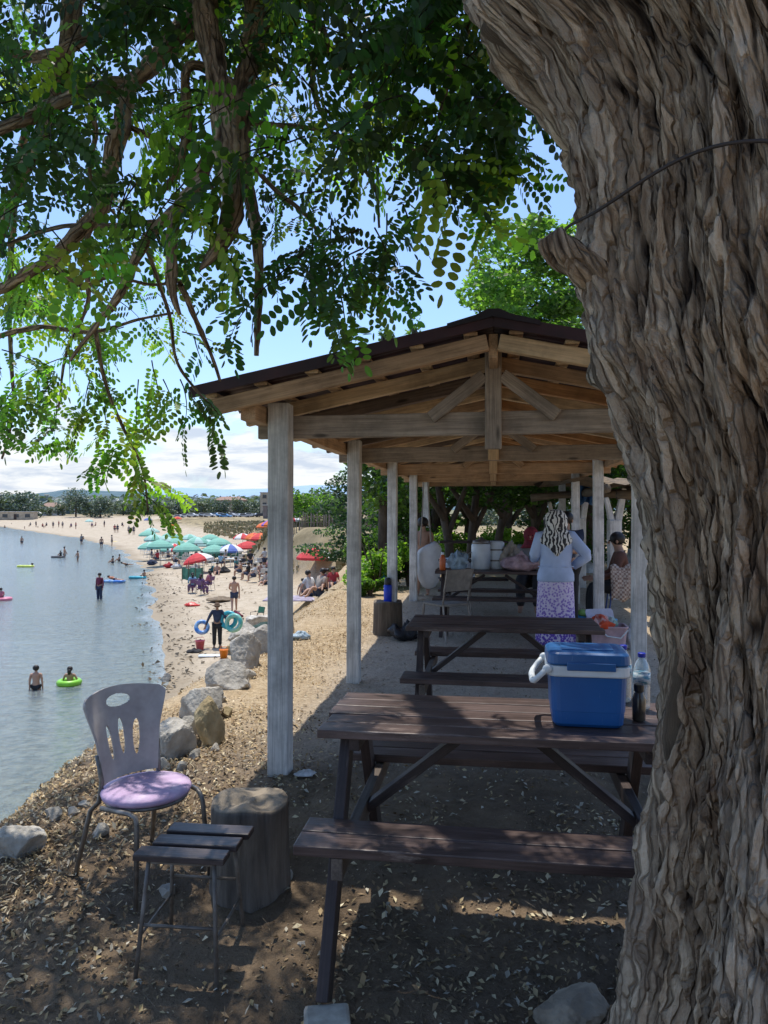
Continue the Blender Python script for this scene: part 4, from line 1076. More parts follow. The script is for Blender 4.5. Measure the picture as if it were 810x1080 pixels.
# wire round the trunk
b = MB(); pts = []
for k in range(70):
    a = -PI * 1.05 + 1.15 * PI * k / 69
    z = 2.18 + .05 * math.sin(a * 2 + 1) + .03 * math.sin(a * 5)
    X, R = ltr(np.array(z)); R = float(R) + .035
    pts.append((float(X) + float(R) * .985 - .055 + R * math.cos(a), TD + R * math.sin(a) * .95, z))
b.tube(pts, .0035, 6); o = b.build('wire', plain('rusty_wire_steel', (.035, .025, .02), .7), None, True); tag(o, 'thin rusty wire tied round the big trunk', 'wire')

# ---- foliage
def leafmat(name, trans=.5, tint=(.98, 1.10, .36)):
    m = bpy.data.materials.new(name); m.use_nodes = True; nt = m.node_tree; b = nt.nodes['Principled BSDF']
    c = attr(nt, 'col'); nt.links.new(c, b.inputs['Base Color']); b.inputs['Roughness'].default_value = .48; b.inputs['Specular IOR Level'].default_value = .35
    t = nt.nodes.new('ShaderNodeBsdfTranslucent'); nt.links.new(mixc(nt, 1, c, tuple(x * 3.1 for x in tint), 'MULTIPLY'), t.inputs[0])
    mx = nt.nodes.new('ShaderNodeMixShader'); mx.inputs[0].default_value = trans
    nt.links.new(b.outputs[0], mx.inputs[1]); nt.links.new(t.outputs[0], mx.inputs[2]); nt.links.new(mx.outputs[0], nt.nodes['Material Output'].inputs[0])
    return m
LEAF = leafmat('locust_leaf')
def leaf_templates():
    T = []
    for k in range(8):
        rg = np.random.default_rng(100 + k); vs = []
        npair = rg.integers(6, 9); sp = .0265
        items = [(0.03 + sp * i, sd) for i in range(npair) for sd in (-1, 1)] + [(0.03 + sp * npair, 0)]
        for (t, sd) in items:
            L = .047 * rg.uniform(.8, 1.1) * (1 - .25 * abs(t / .2 - .5)); W = L * rg.uniform(.25, .32)
            ang = (PI / 2 * .82 + rg.normal(0, .1)) * sd if sd else rg.normal(0, .1)
            dx, dy = math.cos(ang), math.sin(ang); nx, ny = -dy, dx
            tw = rg.normal(0, .35); fold = .25; sag = -.16 * abs(sd)
            q = []
            for (a, w_) in ((.0, 0), (.10, .52), (.38, 1), (.74, .88), (.94, .42), (1.0, .0), (.94, -.42), (.74, -.88), (.38, -1), (.10, -.52)):
                l = .004 + L * a; ww = W * w_
                q.append((t + dx * l + nx * ww, dy * l + ny * ww, abs(ww) * fold + ww * math.sin(tw) + sag * l))
            vs.append(q)
        T.append(np.array(vs))
    return T
LT = leaf_templates()
def build_leaves(name, O, A, N, Cc, Sc, parent, m=None, tw=None):
    """compound leaves at O along A with upper side N"""
    A = A / np.linalg.norm(A, axis=1, keepdims=True); B = np.cross(N, A); B /= np.linalg.norm(B, axis=1, keepdims=True) + 1e-9; N = np.cross(A, B)
    VV = []; CC = []
    ti = RNG.integers(0, 8, len(O))
    for k in range(8):
        s = np.where(ti == k)[0]
        if not len(s): continue
        T = LT[k]                     # (l,10,3)
        t = T[None, :, :, 0:1] * Sc[s][:, None, None, None]; q = T[None, :, :, 1:2] * Sc[s][:, None, None, None]; h = T[None, :, :, 2:3] * Sc[s][:, None, None, None]
        droop = RNG.uniform(.0, 1.2, len(s))[:, None, None, None]
        h = h - droop * t * t
        p = O[s][:, None, None, :] + A[s][:, None, None, :] * t + B[s][:, None, None, :] * q + N[s][:, None, None, :] * h
        p = p - np.array([0, 0, 1]) * (t * t) * .6
        c = Cc[s][:, None, None, :] * RNG.uniform(.75, 1.25, (len(s), T.shape[0], 1, 1)) * np.ones((1, 1, 10, 1))
        VV.append(p.reshape(-1, 3)); CC.append(c.reshape(-1, 3))
    v = np.concatenate(VV); c = np.concatenate(CC)
    n = len(v) // 10; i = np.arange(n)[:, None] * 10
    f = np.concatenate([i + np.array([q]) for q in ([0, 1, 2, 3], [0, 3, 4, 5], [0, 5, 6, 7], [0, 7, 8, 9])])
    if tw:
        f = np.concatenate([f, np.array(tw.f) + len(v)]); c = np.concatenate([c, np.tile([[.035, .026, .018]], (len(tw.v), 1))]); v = np.concatenate([v, np.array(tw.v)])
    return mesh_np(name, v, f, m or LEAF, parent, {'col': c}, True)
TW = MB()
LO, LA, LN, LC, LS = [], [], [], [], []
def spray(p, d, ln, nleaf, col, sc, droop=.5, tw=True):
    """a leafy twig from p towards d"""
    p = V(p); d = V(d).normalized(); pts = [p.copy()]; n = 6
    for i in range(n):
        d = (d + V((random.gauss(0, .10), random.gauss(0, .10), -droop * .16 + random.gauss(0, .06)))).normalized()
        p = p + d * ln / n; pts.append(p.copy())
    if tw: TW.tube(pts, [.0036 * (1 - .7 * i / n) for i in range(n + 1)], 4, cap=False)
    for k in range(nleaf):
        f = (k + .6) / nleaf * n; i = min(int(f), n - 1); q = pts[i].lerp(pts[i + 1], f - i); ax = (pts[i + 1] - pts[i]).normalized()
        side = ax.cross(V((0, 0, 1))); side = side.normalized() if side.length > .1 else V((1, 0, 0))
        sd = 1 if k % 2 else -1
        dirn = (ax * random.uniform(.2, .7) + side * sd * random.uniform(.5, 1) + V((random.gauss(0, .3), random.gauss(0, .3), random.uniform(-.7, .25))))
        nrm = V((random.gauss(0, .55), random.gauss(-.25, .75), random.uniform(.15, 1)))
        LO.append(q); LA.append(dirn); LN.append(nrm); LC.append(V((col[0] * random.uniform(.7, 1.2), col[1] * random.uniform(.75, 1.3), col[2])) * random.uniform(.7, 1.35)); LS.append(sc * random.uniform(.8, 1.15))
YB = [(-90, 440), (0, 455), (40, 425), (100, 440), (140, 400), (165, 345), (200, 330), (228, 262), (262, 235), (300, 262), (345, 318), (380, 318), (415, 262), (450, 215), (490, 165), (530, 125), (560, 105), (585, 40), (600, -20)]
GAPS = [(216, 312, 26), (205, 235, 14), (398, 205, 30), (262, 262, 26), (300, 225, 14), (388, 160, 16), (190, 380, 20), (440, 215, 20), (520, 150, 14), (232, 345, 22), (160, 290, 10), (300, 320, 20), (90, 200, 10), (150, 160, 9)]
DARK = (.026, .050, .018); MID = (.052, .092, .024); YEL = (.135, .20, .035)  # leaf tones; backlit yellow and crown shade are put into the colour
def lightgap(x, y, z):
    gx_, gy_ = x + .08 * z, y - .3 * z
    return -.5 < gx_ < 1.1 and 2.1 < gy_ < 3.3 and float(vnoise(np.array(gx_ * 3.2), np.array(gy_ * 3.2), np.array(0), 8)) > -.05 and random.random() < .5
cnt = 0
while cnt < 430:
    px = random.uniform(-70, 600); yb = np.interp(px, [a for a, b in YB], [b for a, b in YB])
    py = random.uniform(-170, yb)
    if any((px - gx) ** 2 + (py - gy) ** 2 < (gr * 1.35) ** 2 for gx, gy, gr in GAPS): continue
    if py > yb - 60 and random.random() < .35: continue
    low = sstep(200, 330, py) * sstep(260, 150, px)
    d = random.uniform(2.5, 4.6) if random.random() > low else random.uniform(3.8, 6.0)
    if px > 420: d = random.uniform(2.3, 3.6)
    if py > 300 and px > 200: d = random.uniform(2.7, 3.5)
    p = P(px, py, float(d))
    if lightgap(p.x, p.y, p.z): continue
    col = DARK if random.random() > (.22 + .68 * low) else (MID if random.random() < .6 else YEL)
    a = random.uniform(0, 2 * PI)
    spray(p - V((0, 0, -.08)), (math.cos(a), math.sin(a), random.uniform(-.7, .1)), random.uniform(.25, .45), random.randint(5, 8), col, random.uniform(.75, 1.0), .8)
    cnt += 1
# sprays hanging clear of the mass
HANG = [((338, 290), (352, 372), 3.0, 8, MID), ((358, 300), (366, 372), 2.95, 8, MID), ((330, 255), (322, 318), 3.0, 7, DARK), ((372, 270), (392, 332), 3.0, 8, MID), ((395, 240), (420, 300), 3.0, 7, DARK), ((425, 215), (440, 296), 3.1, 7, MID),
    ((350, 230), (345, 330), 3.05, 9, DARK), ((408, 225), (402, 318), 3.1, 7, DARK), ((247, 262), (240, 322), 2.9, 6, DARK), ((512, 160), (512, 240), 2.9, 5, MID), ((545, 150), (562, 186), 2.7, 5, DARK), ((500, 130), (548, 180), 2.7, 7, DARK), ((470, 160), (520, 196), 2.8, 6, DARK),
    ((560, 90), (572, 160), 2.6, 5, DARK), ((210, 362), (240, 372), 3.5, 4, MID), ((192, 350), (228, 366), 3.5, 4, MID), ((205, 410), (236, 478), 3.7, 8, MID), ((190, 400), (206, 462), 3.7, 7, MID), ((205, 355), (214, 388), 3.5, 4, DARK),
    ((95, 430), (62, 478), 4.4, 6, YEL), ((110, 430), (120, 500), 4.3, 8, YEL), ((125, 440), (152, 520), 4.3, 9, YEL), ((140, 480), (150, 552), 4.3, 8, MID), ((150, 505), (190, 522), 4.3, 5, YEL), ((128, 470), (92, 506), 4.3, 6, MID), ((150, 520), (182, 556), 4.3, 5, MID), ((80, 470), (28, 475), 4.4, 5, MID),
    ((20, 400), (0, 470), 4.8, 6, DARK), ((40, 400), (50, 450), 4.8, 6, MID), ((160, 380), (172, 452), 4.0, 7, YEL), ((146, 400), (138, 470), 4.1, 7, YEL), ((172, 400), (186, 440), 3.9, 5, YEL), ((95, 400), (80, 455), 4.3, 7, MID), ((60, 410), (66, 470), 4.6, 6, MID)]
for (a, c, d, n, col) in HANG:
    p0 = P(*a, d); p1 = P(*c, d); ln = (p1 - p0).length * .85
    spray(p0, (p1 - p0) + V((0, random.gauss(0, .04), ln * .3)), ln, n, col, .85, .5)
# the rest of the crown above the picture, which shades the ground
cnt = 0
while cnt < 230:
    x = random.uniform(-3.6, 3.0); y = random.uniform(-.6, 6.2); z = random.uniform(2.9, 6.4)
    if z < EYE + .70 * max(y, 0) + .35 or z > 6.4 - .10 * ((x + .2) ** 2 + (y - 2.3) ** 2): continue
    hole = vnoise(np.array((x + .08 * z) * 1.15), np.array((y - .3 * z) * 1.15), np.array(0), 6)
    if hole > -.02: continue
    if lightgap(x, y, z): continue
    a = random.uniform(0, 2 * PI)
    spray((x, y, z), (math.cos(a), math.sin(a), random.uniform(-.3, .4)), random.uniform(.4, .65), 8, MID if random.random() < .5 else DARK, 1.25, .5, tw=False); cnt += 1
# gaps in the leaves where single sun spots get through
LO, LA, LN, LC, LS = (np.array(q) for q in (LO, LA, LN, LC, LS))
rg = np.random.default_rng(21); sp_ = []
for n_, (x0, x1, y0, y1, zz) in ((9, (-.22, .62, 2.92, 3.42, .75)), (7, (-.30, .55, 2.56, 2.80, .45)), (10, (-1.6, -.2, 2.1, 3.3, -.12)), (5, (-.1, .7, 1.9, 2.4, -.2)), (2, (-1.2, -.95, 3.2, 3.6, .5)), (2, (-.85, -.6, 2.8, 3.05, .33))):
    sp_ += [(rg.uniform(x0, x1), rg.uniform(y0, y1), zz, rg.uniform(.06, .11)) for _ in range(n_)]
ctr = LO + LA / np.linalg.norm(LA, axis=1, keepdims=True) * (.13 * LS)[:, None]; keep = np.ones(len(ctr), bool)
for (x, y, z, r) in sp_:
    q = ctr - np.array([x, y, z]); al = q @ np.array(SUN); dist = np.linalg.norm(q - al[:, None] * np.array(SUN)[None, :], axis=1); keep &= ~((dist < r) & (al > 0))
LO, LA, LN, LC, LS = LO[keep], LA[keep], LN[keep], LC[keep], LS[keep]
build_leaves('crown', np.array(LO), np.array(LA), np.array(LN), np.array(LC), np.array(LS), tree, tw=TW)

# ------------------------------------------------------------------ other trees and shrubs
def crown_mesh(name, blobs, n, size, cols, parent, seed=0, flat=.6, m=None, hollow=.35):
    """leaf clumps scattered through a set of ellipsoids"""
    rg = np.random.default_rng(seed); vols = np.array([b[1][0] * b[1][1] * b[1][2] for b in blobs]) ** .7; pr = vols / vols.sum()
    bi = rg.choice(len(blobs), n, p=pr); C = np.array([b[0] for b in blobs], float)[bi]; R = np.array([b[1] for b in blobs], float)[bi]
    dv = rg.normal(size=(n, 3)); dv /= np.linalg.norm(dv, axis=1, keepdims=True); rad = rg.uniform(hollow, 1, n) ** .5
    ctr = C + dv * R * rad[:, None]
    k = fbm(ctr[:, 0] * 1.6 / size ** .35, ctr[:, 1] * 1.6 / size ** .35, ctr[:, 2] * 1.6 / size ** .35, 3, seed) > -.16 + rg.normal(0, .08, n)
    ctr = ctr[k]; dv = dv[k]; n = len(ctr)
    a = rg.normal(size=(n, 3)); a[:, 2] *= .5; a /= np.linalg.norm(a, axis=1, keepdims=True)
    nn = dv * .7 + rg.normal(size=(n, 3)) * .55 + np.array([0, 0, .55]); b = np.cross(nn, a); b /= np.linalg.norm(b, axis=1, keepdims=True) + 1e-9
    L = size * rg.uniform(.6, 1.3, n)[:, None]; W = L * flat
    v = np.stack([ctr - a * L * .5, ctr - b * W * .5 + a * L * .05, ctr + a * L * .5, ctr + b * W * .5 + a * L * .05], 1).reshape(-1, 3)
    ci = rg.integers(0, len(cols), n); col = np.array(cols)[ci] * rg.uniform(.65, 1.3, (n, 1)) * (.8 + .45 * fbm(ctr[:, 0] * .7, ctr[:, 1] * .7, ctr[:, 2] * .7, 2, seed + 4))[:, None]
    return mesh_np(name, v, np.arange(4 * n).reshape(n, 4), m or LEAF, parent, {'col': np.repeat(col, 4, 0)}, False)
TBARK = mat('brown_tree_bark', (.13, .10, .075), (.07, .052, .04), scale=10, rough=.95, bmp=.8, stretch=(1, 1, .3), bd=.03)
LIME = mat('limewash_paint', (.62, .64, .68), (.44, .46, .50), scale=9, rough=.9, bmp=.4, dirt=.35)
DG = [(.022, .050, .016), (.030, .062, .018), (.040, .075, .022)]
MG = [(.055, .115, .022), (.075, .14, .028), (.045, .09, .022)]
LG = [(.15, .25, .045), (.19, .29, .06), (.12, .21, .04)]
def tree_at(name, label, p, trunk, blobs, n, size, cols, group=None, seed=0, white=0, r=.1, cat='tree', forks=None, hollow=.35, m=None):
    p = V(p); t = thing(name, label, cat, p, 0, group)
    b = MB()
    if trunk:
        b.tube(trunk, [r * (1.25 - .6 * i / (len(trunk) - 1)) for i in range(len(trunk))], 10, jit=.06)
        for f in forks or []: b.tube(f, [r * (.75 - .45 * i / (len(f) - 1)) for i in range(len(f))], 8, jit=.06)
        b.build('trunk', TBARK, t, True)
    if white:
        w = MB(); k0 = V(trunk[0]); k1 = k0.lerp(V(trunk[1]), min(1, white / (V(trunk[1]) - k0).length)); w.tube([k0, k0.lerp(k1, .5), k1], [r * 1.3, r * 1.28, r * 1.26], 10); w.build('limewash_band', LIME, t, True)
    crown_mesh('crown', blobs, n, size, cols, t, seed, hollow=hollow, m=m)
    return t
def gx(px, d): return V(((px - 405) * d / 800, d, H((px - 405) * d / 800, d)))
# the whitewashed row behind the shelter
rowt = [(477, 15.2, -.5, 'whitewashed slender tree leaning left behind the cloth swing'), (495, 15.6, .3, 'whitewashed forked tree right of the slender leaning one'), (522, 17.5, .6, 'whitewashed tree bending right behind the far table'), (566, 18.5, -.2, 'whitewashed tree hidden behind the woman in the zebra headscarf'), (620, 17.0, .2, 'whitewashed tree between the forked posts'), (665, 18.0, .4, 'whitewashed tree at the right beside the big trunk')]
for i, (px, d, ln, lab) in enumerate(rowt):
    p = gx(px, d); h = 1.75
    tr = [(0, 0, -.1), (ln * .15, 0, .75), (ln * .5, .1, h), (ln * .8, .2, 2.9)]
    fk_ = [[(ln * .18, 0, .9), (ln * .3 + .45, .1, 1.9), (ln * .4 + .7, .2, 3)], [(ln * .3, 0, 1.2), (ln * .3 - .6, -.1, 2.1), (ln * .3 - .9, .1, 2.9)]]
    rs = random.uniform(1.25, 1.6)
    bl = [((random.uniform(-.7, .7) + ln * .5, random.uniform(-.6, .8), random.uniform(2.3, 3.9)), (rs * random.uniform(.55, .85), rs * .8, random.uniform(.55, .85))) for _ in range(7)]
    bl += [((ln * .4 + random.choice((-1, 1)) * random.uniform(.5, 1.1), random.uniform(-.6, .4), random.uniform(1.65, 2.1)), (.6, .6, .30)) for _ in range(3)]
    tree_at('shade_tree', lab, p, tr, bl, 9000, .12, DG + MG[:1], 'whitewashed trees behind the shelter', 30 + i, .55, .085, forks=fk_)
# tall trees and shrubs left of them
def blobs_cone(h, r, n, seed, base=.1):
    rg = random.Random(seed); out = []
    for i in range(n):
        t = (i + .5) / n; z = h * (base + (1 - base) * t); rr = r * (1 - t) ** .7 + .08 * r
        a = rg.uniform(0, 6.28); out.append(((math.cos(a) * rr * .4, math.sin(a) * rr * .4, z), (rr * rg.uniform(.7, 1), rr * rg.uniform(.7, 1), h / n * .9)))
    return out
def blobs_bush(w, h, n, seed):
    rg = random.Random(seed)
    return [((rg.uniform(-.5, .5) * w, rg.uniform(-.4, .4) * w, rg.uniform(.18, .72) * h), (w * rg.uniform(.18, .34), w * rg.uniform(.18, .34), h * rg.uniform(.16, .30))) for _ in range(n)]
tree_at('conifer_tree', 'tall dark blue green conifer showing between the first two left posts', gx(374, 40), [(0, 0, 0), (0, 0, 2), (0, 0, 4.6)], blobs_cone(5.6, 2.7, 13, 3, .02), 9000, .20, [(.022, .052, .030), (.030, .062, .036), (.04, .075, .045)], 'trees beside the beach', 51, 0, .16)
tree_at('conifer_tree', 'dark conifer behind the second and third left posts', gx(420, 24), [(0, 0, 0), (0, 0, 2), (0, 0, 3.3)], blobs_cone(3.7, 1.9, 10, 4, .02), 9000, .20, DG, 'trees beside the beach', 52, 0, .16)
tree_at('shrub_tree', 'yellowish green rounded shrub left of the dark conifer', gx(330, 57), [(0, 0, 0), (0, 0, 1), (.1, 0, 1.8)], blobs_bush(3.6, 3.4, 11, 5), 7000, .20, MG + LG[:1], 'trees beside the beach', 53, 0, .12)
tree_at('shrub_tree', 'low grey green shrub against the reed fence', gx(356, 55), None, blobs_bush(3.0, 2.4, 8, 6), 4200, .17, [(.05, .09, .035), (.07, .11, .05)], 'trees beside the beach', 54, 0, .12)
BU = [(398, 13.6, .95, 1.05, LG, 'bright yellow green bush between the second and third left posts'), (378, 19, .8, 1.2, MG + LG, 'light green bush on the edge of the bluff by the red umbrella'), (430, 14.2, .7, 1.2, MG, 'leafy green bush behind the third left post'), (390, 12.6, .4, .3, MG, 'small low bush at the bluff edge beneath the bright one'), (458, 17.0, .9, 1.2, MG + LG, 'green bush behind the cloth swing'), (428, 20, 1.5, 1.8, MG + DG, 'darker green bush behind the leafy one')]
for i, (px, d, w_, h, c, lab) in enumerate(BU):
    t = tree_at('bush', lab, gx(px, d), None, blobs_bush(w_, h, 9, 60 + i), 5200, .085, c, 'bushes along the bluff', 60 + i, cat='bush', hollow=.2)
    b = MB()
    for k in range(9):
        a = random.uniform(0, 6.28); b.tube([(0, 0, -.05), (math.cos(a) * w_ * .15, math.sin(a) * w_ * .15, h * .4), (math.cos(a) * w_ * .3, math.sin(a) * w_ * .3, h * .8)], [.02, .014, .006], 5)
    b.build('stems', TBARK, t)
# big pale green tree above the roof
p = gx(566, 23)
bl = []
rg = random.Random(5)
for _ in range(40):
    a = rg.uniform(0, 6.28); r_ = rg.uniform(.3, 2.4); z = rg.uniform(6.0, 9.9)
    r_ *= math.sqrt(max(.05, 1 - ((z - 7.9) / 2.7) ** 2)); s_ = rg.uniform(.55, .95)
    bl.append(((math.cos(a) * r_, math.sin(a) * r_, z), (s_, s_, s_ * .62)))
tree_at('broadleaf_tree', 'tall light green tree rising above the shelter roof beside the trunk', p, [(0, 0, 0), (.1, 0, 3), (0, 0, 7.5)], bl, 22000, .19, [(.10, .19, .05), (.075, .15, .04), (.13, .22, .06)], None, 70, 0, .25, forks=[[(.05, 0, 3), (1.0, 0, 5), (1.6, .2, 6.6)], [(.05, 0, 3.4), (-1.0, .2, 5.2), (-1.5, 0, 6.4)]])
for (px, top, d, lab) in ((405, 350, 19, 'slim pointed tree tip above the left half of the roof'), (437, 343, 20, 'slim pointed tree tip nearest to the roof ridge')):
    h = EYE + (537 - top) * d / 800
    tree_at('conifer_tree', lab, gx(px, d), [(0, 0, 0), (0, 0, h * .5), (0, 0, h * .95)], blobs_cone(h, 1.0, 14, px, .25), 6000, .15, [(.11, .17, .05), (.08, .13, .04)], 'trees beside the beach', px, 0, .12)
b = MB()
# ------------------------------------------------------------------ people
SKIN = mat('tanned_skin', (.42, .25, .17), (.33, .185, .12), scale=9, rough=.6, bmp=.05, dirt=.1)
SKIN2 = mat('sunburnt_skin', (.50, .30, .21), (.42, .24, .165), scale=9, rough=.6, bmp=.05, dirt=.1)
HAIR = mat('dark_brown_hair', (.022, .015, .012), (.012, .009, .008), scale=40, rough=.5, bmp=.3)
def cloth(name, c, rough=.85): return mat(name + '_cloth', c, tuple(x * .7 for x in c), scale=12, rough=rough, bmp=.3, bd=.01, dirt=.2)
def skin_mesh(name, nodes, edges, root, m, parent, sub=2, flat=None):
    """one continuous surface grown over a skeleton; nodes name -> (xyz, radius or (rx, ry))"""
    keys = list(nodes); ix = {k: i for i, k in enumerate(keys)}
    me = bpy.data.meshes.new(name); me.from_pydata([nodes[k][0] for k in keys], [(ix[a], ix[b]) for a, b in edges], [])
    o = bpy.data.objects.new(name, me); COL.objects.link(o)
    md = o.modifiers.new('skin', 'SKIN'); md.use_smooth_shade = True
    if not me.skin_vertices: pass
    for k in keys:
        r = nodes[k][1]; sv = me.skin_vertices[0].data[ix[k]]; sv.radius = r if isinstance(r, tuple) else (r, r); sv.use_root = (k == root)
    s = o.modifiers.new('sub', 'SUBSURF'); s.levels = sub; s.render_levels = sub
    dg = bpy.context.evaluated_depsgraph_get(); me2 = bpy.data.meshes.new_from_object(o.evaluated_get(dg)); me2.name = name
    bpy.data.objects.remove(o)
    if flat:
        co_ = np.empty(len(me2.vertices) * 3, np.float32); me2.vertices.foreach_get('co', co_); co_ = co_.reshape(-1, 3)
        flat(co_); me2.vertices.foreach_set('co', co_.ravel())
    me2.materials.clear(); me2.materials.append(m)
    me2.polygons.foreach_set('use_smooth', np.ones(len(me2.polygons), bool))
    c = bpy.data.objects.new(name, me2); COL.objects.link(c); c.parent = parent
    return c
def joints(pose='stand', arms='down', lean=0, turn=0, child=False):
    """stature 1, facing +y"""
    J = {}
    def sh(y, z): return y + lean * (z - .53)
    hz = {'stand': .53, 'walk': .53, 'chair': .29, 'ground': .085, 'lie': .10}[pose]
    dz = hz - .53
    hd = 1.12 if child else 1
    J['pelvis'] = (0, 0, .53 + dz); J['waist'] = (0, sh(.005, .61), .61 + dz); J['chest'] = (0, sh(0, .72), .72 + dz)
    J['neckb'] = (0, sh(-.008, .815), .815 + dz); J['neck'] = (0, sh(.0, .86), .862 + dz); J['head'] = (0, sh(.012, .92), .915 + dz); J['crown'] = (0, sh(.008, .965), .955 + dz); J['chin'] = (0, sh(.045, .885), .888 + dz)
    for s, S_ in ((-1, 'L'), (1, 'R')):
        J['sh' + S_] = (s * .105, sh(-.005, .80), .80 + dz)
        a = arms[0 if s < 0 else 1] if isinstance(arms, tuple) else arms
        x, y, z = J['sh' + S_]
        A = {'down': ((.03, -.01, -.175), (.035, .02, -.33), (.035, .03, -.40)), 'out': ((.08, .03, -.15), (.14, .08, -.29), (.16, .10, -.345)), 'fwd': ((.02, .09, -.14), (.0, .22, -.13), (.0, .28, -.12)),
             'hip': ((.10, -.03, -.15), (.03, .03, -.26), (.005, .06, -.275)), 'up': ((.06, .04, .10), (.0, .06, .16), (-.05, .05, .17)), 'lap': ((.03, .06, -.16), (-.02, .19, -.20), (-.03, .24, -.20)), 'raise': ((.06, .10, .02), (.05, .15, .17), (.05, .16, .22)), 'prop': ((.04, -.08, -.15), (.05, -.12, -.31), (.05, -.10, -.35))}[a]
        for k, v in zip(('el', 'wr', 'ha'), A): J[k + S_] = (x + s * v[0], y + v[1], z + v[2])
        if pose == 'stand': L = ((.055, 0, .495), (.06, .012, .285), (.062, -.012, .045), (.068, .075, .018))
        elif pose == 'walk':
            f = .10 * s; L = ((.052, 0, .495), (.056, f * .75 + .02, .29), (.058, f * 1.3 - (.05 if s < 0 else 0), .05 if s > 0 else .075), (.062, f * 1.3 + .075 - (.05 if s < 0 else 0), .018 if s > 0 else .03))
        elif pose == 'chair': L = ((.058, .03, .285), (.075, .255, .29), (.07, .265, .05), (.072, .345, .018))
        elif pose == 'ground': L = ((.058, .03, .085), (.09, .21, .20 if s < 0 else .14), (.08, .33, .045), (.085, .40, .02))
        else: L = ((.058, -.04, .10), (.065, -.26, .09), (.06, -.47, .08), (.06, -.54, .06))
        for k, v in zip(('hip', 'kn', 'an', 'to'), L): J[k + S_] = (s * v[0], v[1], v[2])
    if pose == 'lie':
        for k in list(J):
            if k[:2] in ('wa', 'ch', 'ne', 'he', 'cr', 'sh', 'el', 'wr', 'ha'):
                x, y, z = J[k]; J[k] = (x, (z - hz) * .95, hz + .04 + (z - hz) * .22 - .0 + y * .3)
    return J
RAD = {'pelvis': .072, 'waist': .068, 'chest': .080, 'neckb': .045, 'neck': .032, 'head': .056, 'crown': .044, 'chin': .028, 'sh': .040, 'el': .026, 'wr': .019, 'ha': .020, 'hip': .060, 'kn': .039, 'an': .025, 'to': .020}
def rad(k, f=1.0): return RAD.get(k, RAD.get(k[:-1], .03)) * f
E_T = [('pelvis', 'waist'), ('waist', 'chest'), ('chest', 'neckb'), ('neckb', 'neck'), ('neck', 'head'), ('head', 'crown'), ('head', 'chin')]
def E_A(s): return [('chest', 'sh' + s), ('sh' + s, 'el' + s), ('el' + s, 'wr' + s), ('wr' + s, 'ha' + s)]
def E_L(s): return [('pelvis', 'hip' + s), ('hip' + s, 'kn' + s), ('kn' + s, 'an' + s), ('an' + s, 'to' + s)]
